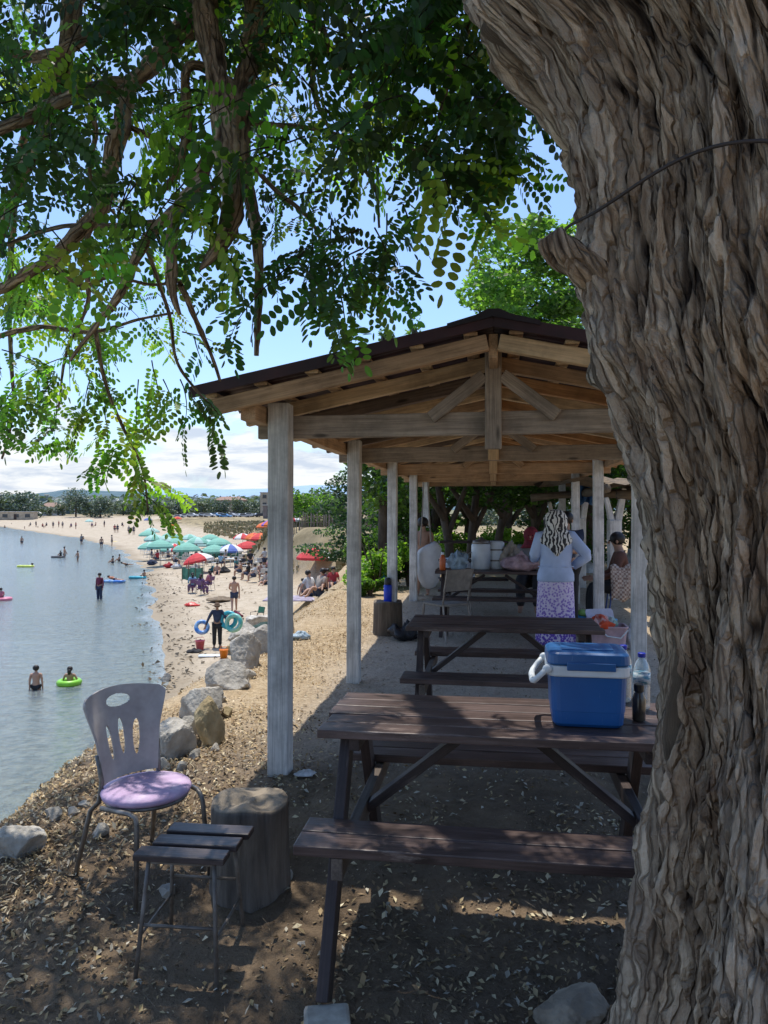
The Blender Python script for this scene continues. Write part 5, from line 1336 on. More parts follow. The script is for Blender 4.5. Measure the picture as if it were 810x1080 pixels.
def person(label, loc, rz=0, h=1.65, pose='stand', arms='down', top=None, bottom=None, legs='shorts', hair=True, hat=None, scarf=None, skin=None, fat=1.0, group=None, fingers=False, lean=0, child=False, face=False, sub=1, hairm=None, skirt=None):
    t = thing('person', label, 'person', loc, rz, group, h)
    J = joints(pose, arms, lean, child=child); skin = skin or SKIN
    nodes = {k: (J[k], rad(k, fat if k in ('pelvis', 'waist', 'chest', 'hipL', 'hipR') else 1) * (1.15 if child and k in ('head', 'crown') else 1)) for k in J}
    ed = E_T + E_A('L') + E_A('R') + E_L('L') + E_L('R')
    if fingers:
        for s in 'LR':
            w_ = V(J['wr' + s]); q = V(J['ha' + s]); d = (q - w_).normalized(); sd = d.cross(V((0, 1, .3))).normalized()
            nodes['ha' + s] = (J['ha' + s], .017)
            for i in range(4):
                k1 = 'f%d%s' % (i, s); k2 = 'g%d%s' % (i, s); o_ = (i - 1.5) * .011; ln = (.034, .040, .037, .028)[i]
                nodes[k1] = (tuple(q + sd * o_ * 1.2 + d * .018), .0055); nodes[k2] = (tuple(q + sd * o_ * 1.4 + d * (.018 + ln) + V((0, .010, -.006))), .0042)
                ed += [('ha' + s, k1), (k1, k2)]
            nodes['t0' + s] = (tuple(w_.lerp(q, .6) + sd * -.022 + d * .012), .006); nodes['t1' + s] = (tuple(w_.lerp(q, .6) + sd * -.034 + d * .036), .005); ed += [('ha' + s, 't0' + s), ('t0' + s, 't1' + s)]
    skin_mesh('body', nodes, ed, 'pelvis', skin, t, sub)
    hp = V(J['head']); hr = nodes['head'][1]
    if top:
        ks = ['pelvis', 'waist', 'chest', 'neckb', 'shL', 'shR', 'elL', 'elR']
        nn = {k: (J[k], rad(k, fat * 1.14 if k in ('pelvis', 'waist', 'chest') else 1.16)) for k in ks}
        e = [('pelvis', 'waist'), ('waist', 'chest'), ('chest', 'neckb')] + [x for s in 'LR' for x in E_A(s)[:2]]
        if top[1]:
            for s in 'LR': nn['wr' + s] = (J['wr' + s], .026); e.append(('el' + s, 'wr' + s))
        else:
            for s in 'LR':
                a_, b_ = V(J['sh' + s]), V(J['el' + s]); nn['el' + s] = (tuple(a_.lerp(b_, .65)), .040)
        skin_mesh('shirt', nn, e, 'pelvis', top[0], t, sub)
    if bottom:
        nn = {k: (J[k], rad(k, 1.14 * (fat if k != 'an' else 1))) for k in ('pelvis', 'hipL', 'hipR')}; e = []
        for s in 'LR':
            e += [('pelvis', 'hip' + s)]
            if legs == 'shorts': nn['kn' + s] = (tuple(V(J['hip' + s]).lerp(V(J['kn' + s]), .72)), .058); e += [('hip' + s, 'kn' + s)]
            elif legs == 'trunks': nn['kn' + s] = (tuple(V(J['hip' + s]).lerp(V(J['kn' + s]), .30)), .064); e += [('hip' + s, 'kn' + s)]
            else:
                nn['kn' + s] = (J['kn' + s], .050); nn['an' + s] = (J['an' + s], .040); e += [('hip' + s, 'kn' + s), ('kn' + s, 'an' + s)]
        skin_mesh({'shorts': 'shorts', 'trunks': 'swim_trunks', 'long': 'trousers'}[legs], nn, e, 'pelvis', bottom, t, sub)
    if skirt:
        b = MB(); rings = []; n = 24; px_, py_, pz_ = J['pelvis']; x0, x1, zl, w0, w1 = skirt[1:]
        for j in range(9):
            f = j / 8; z = x0 + (zl - x0) * f; w_ = w0 + (w1 - w0) * f ** .7
            rings.append([V((px_ + w_ * math.cos(2 * PI * k / n) * (1 + .05 * f * math.sin(k * 2.6 + 1)), py_ + w_ * .72 * math.sin(2 * PI * k / n) * (1 + .06 * f * math.sin(k * 3.1)), z)) for k in range(n)])
        b.loft(rings, cap=True); b.build('skirt', skirt[0], t, True)
    if scarf:
        b = MB(); b.ball(hp + V((0, -.012, .004)), (hr * 1.22, hr * 1.28, hr * 1.38), 16, 10); b.tube([hp + V((0, -.03, -.03)), hp + V((0, -.025, -.075)), hp + V((0, -.02, -.12))], [hr * 1.05, hr * 1.2, hr * 1.9], 14); b.build('headscarf', scarf, t, True)
    elif hair:
        b = MB(); b.ball(hp + V((0, -.014, .020)), (hr * 1.12, hr * 1.14, hr * 1.08), 14, 9)
        if hair == 'long': b.tube([hp + V((0, -.045, .01)), hp + V((0, -.06, -.05)), hp + V((0, -.06, -.12))], [hr * .8, hr * .75, hr * .4], 10)
        b.build('hair', hairm or HAIR, t, True)
    if hat:
        b = MB(); c = hp + V((0, 0, .03)); b.lathe([(.0, .055), (.04, .05), (.058, .02), (.06, 0), (.11, -.012), (.108, -.018), (.05, -.008)], 18, c); b.build('hat', hat, t, True)
    if face:
        for s in (-1, 1):
            b = MB(); b.ball(hp + V((s * .019, hr * .93, .002)), .0065, 8, 6); b.build('eye', plain('dark_eye', (.02, .015, .012), .2), t, True)
        b = MB(); b.ball(hp + V((0, hr * 1.02, -.014)), (.008, .012, .013), 8, 6); b.build('nose', skin, t, True)
        b = MB(); b.ball(hp + V((0, hr * .93, -.034)), (.016, .006, .004), 8, 6); b.build('mouth', plain('lips', (.26, .09, .08), .5), t, True)
        for s in (-1, 1):
            b = MB(); b.ball(hp + V((s * hr * 1.0, -.004, -.004)), (.006, .011, .017), 8, 6); b.build('ear', skin, t, True)
    return t

# ---- woman in the zebra headscarf, seen from behind
def zebra():
    m, nt, b = newmat('zebra_print_cloth'); vec = nd(nt, 'ShaderNodeTexCoord').outputs['Object']
    wv = nt.nodes.new('ShaderNodeTexWave'); wv.inputs['Scale'].default_value = 9; wv.inputs['Distortion'].default_value = 9; wv.inputs['Detail'].default_value = 2; wv.inputs['Detail Scale'].default_value = 2.2
    nt.links.new(mapping(nt, vec, (1.3, 1, .75)), wv.inputs['Vector'])
    nt.links.new(ramp(nt, wv.outputs['Fac'], [(.46, (.025, .025, .028)), (.54, (.66, .65, .60))]), b.inputs['Base Color']); b.inputs['Roughness'].default_value = .8; return m
def purple():
    m, nt, b = newmat('purple_floral_cloth'); vec = nd(nt, 'ShaderNodeTexCoord').outputs['Object']; g = nd(nt, 'ShaderNodeTexCoord').outputs['Generated']
    sp = nd(nt, 'ShaderNodeSeparateXYZ'); nt.links.new(g, sp.inputs[0])
    vo = nt.nodes.new('ShaderNodeTexVoronoi'); vo.inputs['Scale'].default_value = 62; nt.links.new(vec, vo.inputs['Vector'])
    spots = math_(nt, 'ADD', vo.outputs['Distance'], math_(nt, 'MULTIPLY', sp.outputs[2], .22))
    pal = ramp(nt, sp.outputs[2], [(.25, (.13, .06, .40)), (.75, (.30, .20, .52))])
    nt.links.new(mixc(nt, ramp(nt, spots, [(.50, (0, 0, 0)), (.72, (1, 1, 1))]), pal, (.64, .56, .70)), b.inputs['Base Color']); b.inputs['Roughness'].default_value = .85; return m
BLUEC = mat('pale_blue_cloth', (.48, .58, .78), (.38, .47, .66), scale=6, rough=.9, bmp=.3, bd=.015, dirt=.15)
wx, wd = (586 - 405) * 8.55 / 800, 8.55
hW = 1.55
wg = EYE + (537 - 549) * wd / 800 - hW * .985
wt = thing('person', 'woman from behind in zebra headscarf, pale blue blouse and purple floral skirt', 'person', (wx, wd, H(wx, wd)), math.radians(-6), None, hW)
J = joints('stand', ('fwd', 'hip'))
J['elL'] = (-.155, .0, .645); J['wrL'] = (-.12, .12, .70); J['haL'] = (-.115, .165, .73)
J['elR'] = (.225, -.02, .665); J['wrR'] = (.135, .045, .585); J['haR'] = (.10, .07, .565)
nodes = {k: (J[k], rad(k)) for k in J}; ed = E_T + E_A('L') + E_A('R') + E_L('L') + E_L('R')
for s in 'LR':
    q = V(J['ha' + s]); d = (q - V(J['wr' + s])).normalized(); sd = d.cross(V((0, 1, .3))).normalized(); nodes['ha' + s] = (J['ha' + s], .016)
    for i in range(4):
        o_ = (i - 1.5) * .011; nodes['f%d' % i + s] = (tuple(q + sd * o_ * 1.2 + d * .016), .0055); nodes['g%d' % i + s] = (tuple(q + sd * o_ * 1.3 + d * (.05 + .006 * (i in (1, 2)))), .0042); ed += [('ha' + s, 'f%d' % i + s), ('f%d' % i + s, 'g%d' % i + s)]
    nodes['t0' + s] = (tuple(q - sd * .022 - d * .002), .006); nodes['t1' + s] = (tuple(q - sd * .034 + d * .018), .0048); ed += [('ha' + s, 't0' + s), ('t0' + s, 't1' + s)]
skin_mesh('body', nodes, ed, 'pelvis', SKIN2, wt, 2)
b = MB(); n = 32; rings = []
for z, w_, d_ in ((.478, .130, .106), (.49, .132, .108), (.53, .130, .106), (.585, .112, .092), (.62, .108, .088), (.68, .118, .09), (.74, .126, .088), (.79, .122, .078), (.825, .085, .06), (.845, .05, .045)):
    rings.append([V((w_ * math.cos(2 * PI * k / n) * (1 + .02 * math.sin(k * 2.1 + z * 40)), d_ * math.sin(2 * PI * k / n) * (1 + .03 * math.sin(k * 1.7 + z * 25)), z)) for k in range(n)])
b.loft(rings)
for s in 'LR':
    a, e, w_ = V(J['sh' + s]), V(J['el' + s]), V(J['wr' + s]); pts = [a.lerp(V((0, 0, a.z)), .3), a, a.lerp(e, .5), a.lerp(e, .88), e.lerp(w_, .10), e.lerp(w_, .5), w_]
    b.tube(pts, [.05, .050, .044, .042, .041, .036, .030], 14)
b.tube([(-.125, -.02, .585), (-.06, -.088, .588), (.06, -.088, .588), (.125, -.02, .585)], .004, 6)
b.build('blouse', BLUEC, wt, True)
b = MB(); rings = []
for j in range(12):
    f = j / 11; z = .515 - .49 * f; w_ = .124 + .022 * f ** .8
    rings.append([V((w_ * math.cos(2 * PI * k / 40) * (1 + .045 * f * math.sin(k * 1.9)), w_ * .8 * math.sin(2 * PI * k / 40) * (1 + .06 * f * math.sin(k * 2.3 + 1)), z)) for k in range(40)])
b.loft(rings); b.build('skirt', purple(), wt, True)
b = MB(); rings = []; hp = V(J['head'])
prof = [(1.00, .012, .008), (.992, .040, .042), (.970, .060, .064), (.935, .070, .074), (.90, .070, .074), (.87, .066, .070), (.845, .070, .068), (.815, .098, .078), (.785, .112, .086), (.755, .096, .090), (.72, .066, .092), (.69, .040, .093), (.665, .016, .094)]
for z, w_, d_ in prof:
    w_ *= 1.22 if z < .96 else 1.1
    ring = []
    for k in range(28):
        a = 2 * PI * k / 28; y = d_ * math.sin(a)
        front = .35 if z < .80 else 1
        ring.append(V((w_ * math.cos(a) * (1 + .03 * math.sin(k * 2 + z * 60)), (y if y < 0 else y * front) - (.008 if z > .8 else .012), z)))
    rings.append(ring)
b.loft(rings); b.build('headscarf', zebra(), wt, True)

# ---- others at the shelter
NAVY = cloth('navy', (.045, .06, .11)); BLACKC = cloth('black', (.032, .032, .036)); WHITEC = cloth('white', (.66, .66, .66)); REDC = cloth('red', (.42, .04, .05)); MAROON = cloth('maroon', (.20, .035, .07)); BROWNC = cloth('brown', (.16, .075, .055)); PINKC = cloth('pink', (.55, .20, .26)); TEALC = cloth('teal', (.08, .25, .27)); GREYC = cloth('grey', (.25, .25, .26)); PURPC = cloth('purple', (.20, .11, .24)); SKYC = cloth('sky_blue', (.28, .50, .68)); BEIGEC = cloth('beige', (.48, .40, .33))
def at(px, d, dz=0): x = (px - 405) * d / 800; return (x, d, H(x, d) + dz)
person('dark haired person in navy top standing behind the woman in the zebra headscarf', at(597, 9.7), math.radians(150), 1.52, 'stand', ('fwd', 'down'), (NAVY, False), BLACKC, 'long', face=True, fingers=True)
person('bare chested boy with dark hair standing behind the cloth swing', at(446, 12.6), math.radians(172), 1.30, 'stand', ('fwd', 'fwd'), None, NAVY, 'shorts', skin=SKIN, child=True, face=True, fingers=True)
person('person in brown top sitting sideways on the blue chair by the trunk', at(657, 10.4, .0), math.radians(80), 1.62, 'chair', 'lap', (BROWNC, True), BLACKC, 'long', lean=.12, face=True, fingers=True)
REDS = mat('red_patterned_cloth', (.30, .03, .05), (.14, .02, .03), scale=30, rough=.85)
person('person with dark red headscarf sitting beyond the far table', at(560, 11.0, .05), math.radians(165), 1.6, 'chair', 'lap', (GREYC, True), BLACKC, 'long', scarf=REDS, face=True)
def simple_chair(label, loc, rz, m, group=None, mseat=None, name='chair', arms=False):
    t = thing(name, label, 'chair', loc, rz, group)
    b = MB(); b.loft([rrect(.42, .40, .05, .425), rrect(.43, .41, .055, .435), rrect(.43, .41, .055, .447), rrect(.40, .38, .05, .452)]); b.build('seat', mseat or m, t)
    b = MB(); b.bar((0, -.20, .60), (0, -.27, .86), .40, .02, (0, 1, 0)); b.build('backrest', mseat or m, t, bev=.006)
    for sx in (-1, 1):
        b = MB(); b.tube([(sx * .19, .17, .43), (sx * .21, .22, 0)], .012, 6); b.build('leg', m, t)
        b = MB(); b.tube([(sx * .20, -.27, .86), (sx * .19, -.18, .45), (sx * .21, -.26, 0)], .012, 6); b.build('leg', m, t)
        if arms:
            b = MB(); b.tube([(sx * .22, -.23, .66), (sx * .23, .16, .64), (sx * .20, .19, .43)], .014, 6); b.build('armrest', m, t)
    return t
BLUEM = plain('blue_metal_paint', (.03, .09, .30), .4)
simple_chair('blue framed chair under the person in the brown top', at(657, 10.42, 0), math.radians(80), BLUEM)
simple_chair('bare metal chair standing between the swing and the second table', at(470, 9.1), math.radians(35), STEEL, None, mat('worn_grey_seat', (.30, .27, .23), (.2, .18, .15), scale=12, rough=.7))
t = thing('blanket', 'beige checked blanket hanging over the lap by the blue chair', 'blanket', at(653, 10.12, 0))
b = MB(); vs = []; fs = []
for i in range(9):
    for j in range(9):
        f = j / 8; vs.append((-.17 + .34 * i / 8, -.16 - .06 * math.sin(f * 2) - .02 * math.sin(i * 2.1 + j), .80 - .45 * f + .03 * math.sin(i * 1.3)))
for i in range(8):
    for j in range(8): fs.append((i * 9 + j, i * 9 + j + 1, (i + 1) * 9 + j + 1, (i + 1) * 9 + j))
b.add(vs, fs)
def checked():
    m, nt, bb = newmat('checked_cloth'); vec = nd(nt, 'ShaderNodeTexCoord').outputs['Object']; c = nt.nodes.new('ShaderNodeTexChecker'); c.inputs['Scale'].default_value = 34
    nt.links.new(vec, c.inputs['Vector']); c.inputs['Color1'].default_value = (.50, .42, .35, 1); c.inputs['Color2'].default_value = (.24, .16, .13, 1); nt.links.new(c.outputs[0], bb.inputs['Base Color']); bb.inputs['Roughness'].default_value = .9; return m
o = b.build('cloth', checked(), t, True); s_ = o.modifiers.new('s', 'SOLIDIFY'); s_.thickness = .008
# cloth swing on two ropes
x, d, g = at(449, 12.15); t = thing('cloth_swing', 'white cloth cradle slung from two ropes under the shelter roof', 'swing', (x, d, 0))
for dx in (-.055, .055):
    b = MB(); b.tube([(dx * .5, 0, 2.12), (dx, 0, 1.5), (dx * 1.6, 0, 1.0)], .010, 6); b.build('rope', plain('grey_rope', (.34, .32, .29), .9), t)
b = MB(); rings = []
for z, w_ in ((1.02, .10), (.98, .15), (.90, .19), (.75, .20), (.6, .19), (.45, .16), (.34, .10), (.30, .03)):
    rings.append([V((.05 + w_ * math.cos(2 * PI * k / 20) * (1 + .10 * math.sin(k * 2.2 + z * 6) + .05 * math.sin(k * 4.1 + z * 11)), w_ * .7 * math.sin(2 * PI * k / 20), z + .05 * math.cos(2 * PI * k / 20) * (z > .85))) for k in range(20)])
b.loft(rings); b.build('cradle', mat('white_sheet_cloth', (.72, .72, .72), (.62, .62, .63), scale=5, rough=.9, bmp=.3, bd=.02, dirt=.12), t, True)
# small black side table with bag
x, d, g = at(482, 10.9); t = thing('side_table', 'small black topped side table on thin legs left of the far table', 'table', (x, d, g))
b = MB(); b.loft([rrect(.42, .36, .04, .55), rrect(.44, .38, .05, .56), rrect(.44, .38, .05, .58)]); b.build('table_top', plain('black_table_paint', (.03, .03, .032), .5), t)
for sx in (-1, 1):
    for sy in (-1, 1):
        b = MB(); b.tube([(sx * .17, sy * .13, .55), (sx * .19, sy * .15, 0)], .012, 6); b.build('leg', STEEL, t)
def bag(name, label, cat, loc, size, m, seed, group=None):
    rg = np.random.default_rng(seed); b = MB(); b.ball((0, 0, size[2] * .44), (size[0] * .5, size[1] * .5, size[2] * .5), 32, 22)
    v = np.array(b.v); q_ = v / max(size) * 3.4; k = 1 + .75 * fbm(q_[:, 0] + seed, q_[:, 1], q_[:, 2], 4, seed) + .10 * np.sin(np.arctan2(v[:, 1], v[:, 0]) * 7 + q_[:, 2] * 3); f_ = v[:, 2] / size[2]; k = k * (1.08 - .45 * np.clip(f_ - .45, 0, 1)); v[:, 0] *= k; v[:, 1] *= k; v[:, 2] = np.maximum(v[:, 2] * (1 + .55 * fbm(q_[:, 0] * 1.4, q_[:, 1] * 1.4, q_[:, 2] * 0, 3, seed + 2)), 0)
    b.v = [tuple(p) for p in v]; o = b.build(name, m, None, True); o.location = loc; return tag(o, label, cat, group)
bag('black_bag', 'small black bag lying on the black side table', 'bag', (x, d, g + .58), (.26, .2, .09), BLACKC, 4)
# things on the far table
TT = S(.02, 9.85, 0); tz = H(TT.x, TT.y) + .752
def ontab(dx, dy): p = S(.02 + dx, 9.85 + dy, tz); return p
p = ontab(-.18, .12); t = thing('urn', 'tall white water urn with grey lid on the far table', 'urn', p)
b = MB(); b.lathe([(.12, 0), (.125, .01), (.125, .30), (.115, .33)], 20); b.build('urn_body', WPL, t, True)
b = MB(); b.lathe([(.118, .33), (.10, .37), (.03, .39), (.03, .41), (.0, .415)], 20); b.build('lid', STEEL, t, True)
b = MB(); b.tube([(-.125, -.02, .22), (-.16, -.02, .20), (-.16, -.02, .12), (-.125, -.02, .10)], .01, 6); b.build('handle', STEEL, t)
p = ontab(.02, .20); t = thing('urn', 'second white container with dark bands behind the tall urn', 'urn', p)
b = MB(); b.lathe([(.10, 0), (.105, .01), (.105, .34), (.08, .36)], 20); b.build('urn_body', WPL, t, True)
b = MB(); b.lathe([(.107, .10), (.107, .12)], 20); b.lathe([(.107, .24), (.107, .26)], 20); b.build('band', STEEL, t)
PLB = lambda n, c: mat(n, c, tuple(x * .6 for x in c), scale=16, rough=.35, bmp=.6, bd=.02, dirt=.3)
bag('plastic_bag', 'pinkish plastic bag slumped on the far table', 'bag', ontab(.34, -.10), (.44, .28, .20), PLB('pink_film', (.58, .40, .43)), 6)
bag('plastic_bag', 'beige bag standing behind the pinkish plastic bag', 'bag', ontab(.22, .16), (.26, .22, .32), PLB('beige_film', (.42, .36, .29)), 7)
bag('plastic_bag', 'white and pale blue plastic bag at the left end of the far table', 'bag', ontab(-.48, -.05), (.24, .2, .22), PLB('blue_white_film', (.42, .56, .66)), 8)
bag('plastic_bag', 'bright white bag at the right end of the far table', 'bag', ontab(.58, .05), (.30, .2, .20), PLB('white_film', (.66, .66, .66)), 9)
t = thing('juice_bottle', 'orange drink bottle with white cap at the left corner of the far table', 'bottle', ontab(-.66, -.16))
b = MB(); b.lathe([(.035, 0), (.04, .01), (.04, .15), (.02, .20)], 14); b.build('bottle_body', plain('orange_drink', (.62, .13, .03), .25), t, True)
b = MB(); b.lathe([(.021, .20), (.021, .225), (.018, .23)], 12); b.build('cap', WPL, t)
# shelf frame behind the far table
p = S(-.30, 11.3, 0); t = thing('wooden_rack', 'dark slim wooden rack standing behind the far table', 'rack', (p.x, p.y, H(p.x, p.y)))
for dx in (-.35, .35):
    for dy in (-.15, .15):
        b = MB(); b.bar((dx, dy, 0), (dx, dy, 1.02), .05, .05); b.build('post', W_TABL, t)
for z in (.45, .72, 1.0):
    b = MB(); b.bar((-.5, 0, z), (.5, 0, z), .34, .03); b.build('shelf', W_TABL, t)
# pink basket and what lies round it
q = at(640, 8.45)
t = thing('laundry_basket', 'pale pink plastic basket with rope handle on the shelter floor', 'basket', q, math.radians(-8))
PINKP = mat('pale_pink_plastic', (.58, .40, .42), (.50, .33, .35), scale=8, rough=.45, bmp=.1)
b = MB(); b.loft([rrect(.34, .26, .05, 0), rrect(.36, .28, .05, .02), rrect(.41, .32, .06, .25), rrect(.43, .34, .06, .25), rrect(.43, .34, .06, .27), rrect(.39, .30, .05, .27), rrect(.33, .25, .05, .05)]); b.build('basket_body', PINKP, t, bev=.004)
b = MB(); b.tube([(-.1, -.172, .24), (-.02, -.18, .17), (.12, -.18, .15), (.2, -.175, .24)], .008, 6); b.build('handle', WPL, t)
bag('towel', 'orange red printed towel spilling over the left of the pink basket', 'towel', (q[0] - .13, q[1] - .10, q[2] + .24), (.34, .26, .14), mat('orange_red_cloth', (.60, .08, .03), (.70, .45, .40), scale=7, rough=.85, bmp=.4, lo=.42, hi=.52), 12)
bag('bundle', 'mint green bundle in the middle of the pink basket', 'bundle', (q[0] + .05, q[1] + .0, q[2] + .24), (.14, .12, .11), mat('mint_cloth', (.25, .50, .38), (.55, .62, .58), scale=14, rough=.85), 13)
bag('plastic_bag', 'crumpled white plastic bag right of the pink basket', 'bag', (q[0] + .28, q[1] + .02, q[2]), (.18, .18, .26), PLB('white_film', (.66, .66, .66)), 14)
b = MB(); b.loft([rrect(.34, .26, .03, 0), rrect(.34, .26, .03, .012)]); o = b.build('plastic_tray', plain('pale_lilac_plastic', (.55, .53, .60), .4), None, bev=.004); o.location = (q[0] - .0, q[1] + .24, q[2] + .29); o.rotation_euler = (math.radians(62), 0, .2); tag(o, 'pale lilac plastic tray propped up behind the pink basket', 'tray')
q2 = at(622, 10.0)
bag('swim_ring', 'flattened light blue swim ring on the floor behind the woman', 'swim ring', q2, (.62, .40, .14), plain('light_blue_vinyl', (.06, .32, .62), .35), 15)
bag('toy', 'small lime green toy lying on the flattened swim ring', 'toy', (q2[0] - .03, q2[1], q2[2] + .12), (.26, .2, .10), plain('lime_vinyl', (.25, .42, .10), .4), 16)
# black bag by the far stump, turquoise cloth on the bush
q3 = G(428, 678); bag('black_bag', 'black bin bag slumped against the far stump', 'bag', (q3.x, q3.y + .15, q3.z - .02), (.28, .24, .24), PLB('black_film', (.02, .02, .024)), 17)
q4 = G(393, 618, 8); bag('beach_towel', 'turquoise towel thrown over the bank left of the blue bottle', 'towel', (q4.x, q4.y, q4.z - .05), (.5, .4, .34), mat('turquoise_cloth', (.04, .42, .46), (.03, .32, .36), scale=8, rough=.8, bmp=.4), 18)
q5 = G(404, 611, 8); bag('black_hat', 'black cap resting on the turquoise towel', 'cap', (q5.x + .12, q5.y - .2, q5.z + .04), (.26, .24, .2), BLACKC, 19)
# scraps of litter
for px, py, lab, s_ in ((610, 798, 'crumpled clear plastic wrapper under the near table', .13), (322, 818, 'white paper scrap at the foot of the first shelter post', .11), (208, 577 + 0, None, 0)):
    if lab: g_ = G(px, py); bag('litter', lab, 'litter', g_, (s_, s_ * .8, s_ * .28), PLB('white_film', (.66, .66, .66)), int(px))
# ------------------------------------------------------------------ the beach
UMB = {}
def ucol(name, c): return mat(name + '_umbrella_cloth', c, tuple(x * .85 for x in c), scale=3, rough=.8, bmp=.1, dirt=.12)
UG = ucol('mint_green', (.20, .46, .36)); UR = ucol('red', (.58, .045, .05)); UW = ucol('white', (.72, .72, .70)); UB = ucol('blue', (.10, .16, .45)); UO = ucol('orange', (.70, .16, .04)); UY = ucol('yellow', (.68, .52, .08)); UP = ucol('violet', (.28, .12, .45)); UT = ucol('pale_teal', (.38, .58, .52))
def umbrella(label, px, py, wpx, cols, group, pyground=None, tilt=0, dmul=1.17, h=None):
    """py: crown of the canopy, wpx: width in the picture, canopy 2.1 m across"""
    d = 2.1 * 800 / wpx * dmul; c = P(px, py, d); g = H(c.x, c.y); g = max(g, SEA)
    hh = max(1.5, min(2.9, c.z - g)) if h is None else h
    t = thing('beach_umbrella', label, 'umbrella', (c.x, c.y, g), 0, group)
    b = MB(); b.tube([(0, 0, -.1), (math.sin(tilt) * hh, 0, hh - .02)], .02, 6); b.build('pole', STEEL, t)
    b = MB(); n = 16; R = Matrix.Rotation(tilt, 3, 'Y'); cx = V((math.sin(tilt) * hh, 0, hh))
    rings = [(0.0, .08), (.25, .03), (.55, -.10), (.85, -.30), (1.05, -.52), (1.05, -.68)]
    vs = [[], []]
    for i in range(len(rings) - 1):
        for k in range(n):
            a0 = 2 * PI * k / n; a1 = 2 * PI * (k + 1) / n; (r0, z0), (r1, z1) = rings[i], rings[i + 1]
            s0 = .94 if k % 2 else 1; s1 = .94 if (k + 1) % 2 else 1
            b.m = (k // 2) % len(cols)
            q = [V((1.17 * r0 * s0 * math.cos(a0), 1.17 * r0 * s0 * math.sin(a0), z0)), V((1.17 * r1 * s0 * math.cos(a0), 1.17 * r1 * s0 * math.sin(a0), z1 * (1 if i < 4 else .98))), V((1.17 * r1 * s1 * math.cos(a1), 1.17 * r1 * s1 * math.sin(a1), z1)), V((1.17 * r0 * s1 * math.cos(a1), 1.17 * r0 * s1 * math.sin(a1), z0))]
            b.add([cx + R @ p for p in q], [(0, 1, 2, 3)])
    b.build('canopy', cols, t); return t
GU = 'mint green umbrellas in the cluster'; RU = 'red umbrellas on the sand'
umbrella('mint green umbrella at the far left end of the cluster', 156, 560, 20, [UG], GU)
umbrella('mint green umbrella second from the left end of the cluster', 163, 564, 23, [UG, UT], GU)
umbrella('large mint green umbrella near the front left of the cluster', 169, 570, 29, [UG], GU)
umbrella('pale green umbrella behind the front left mint one', 174, 566, 22, [UT], GU)
umbrella('broad mint green umbrella in the front middle of the cluster', 197, 573, 30, [UG], GU)
umbrella('smaller mint green umbrella between the front pair', 185, 570, 22, [UG], GU)
umbrella('mint green umbrella at the back middle of the cluster', 208, 567, 25, [UT, UG], GU)
umbrella('mint green umbrella at the right end behind the blue striped one', 231, 568, 27, [UG], GU)
umbrella('mint green umbrella behind the pale one in the cluster', 180, 562, 21, [UG], GU)
umbrella('pale green umbrella at the back left of the cluster', 160, 557, 17, [UT], GU)
umbrella('pale green umbrella between the two back right mint ones', 219, 570, 24, [UT], GU)
umbrella('faded green umbrella low at the front of the cluster', 181, 577, 26, [UT, UG], GU)
umbrella('mint green umbrella at the back right of the cluster', 222, 564, 21, [UG], GU)
umbrella('pale green umbrella at the front left corner of the cluster', 158, 572, 26, [UT, UG], GU)
umbrella('mint green umbrella in the back row above the tilted red one', 200, 564, 20, [UG, UT], GU)
umbrella('mint green umbrella between the blue striped one and the tilted red one', 226, 578, 28, [UG], GU)
umbrella('faded red umbrella behind the blue striped one', 256, 571, 21, [UR, UW], RU)
umbrella('red umbrella low behind the seated party by the post', 261, 585, 27, [UR], RU)
umbrella('orange umbrella at the back right of the red ones', 281, 575, 22, [UO], RU)
umbrella('white panelled red umbrella at the left end of the cluster', 184, 588, 26, [UR, UW], RU, h=1.5)
umbrella('red and white umbrella half behind the first shelter post', 303, 580, 28, [UR, UW], RU)
umbrella('blue and white striped umbrella right of the green cluster', 243, 575, 28, [UB, UW, UB, UW], None)
umbrella('low tilted red umbrella with white panels in front of the green cluster', 212, 585, 33, [UR, UR, UR, UW], RU, tilt=-.22, h=1.5)
umbrella('bright red umbrella right of the blue striped one', 268, 578, 24, [UR, UO], RU)
umbrella('orange red umbrella behind the seated party by the post', 275, 584, 26, [UO, UR], RU)
umbrella('red and violet panelled umbrella touching the first shelter post', 289, 587, 27, [UR, UP, UO], RU)
umbrella('red umbrella with white cross panels between the first two posts', 333, 583, 41, [UR, UR, UR, UW], RU, h=1.55)
umbrella('small orange umbrella far behind the green ones', 178, 560, 12, [UO], 'far umbrellas')
umbrella('small red umbrella far behind the green ones', 187, 557, 10, [UR, UO], 'far umbrellas')
umbrella('little dark blue umbrella far behind the cluster', 156, 554, 9, [UB], 'far umbrellas')
umbrella('pale teal umbrella alone on the distant sand', 94, 549, 9, [UT], 'far umbrellas')
umbrella('yellow umbrella alone on the distant sand', 139, 553, 8, [UY], 'far umbrellas')
for i, px in enumerate((2, 9, 17, 24, 33, 41)): umbrella('tiny pale umbrella in the row on the far shore', px, 547 + .4 * (i % 2), 6.4, [UW] if i % 2 else [UT], 'umbrellas on the far shore', h=2.1)
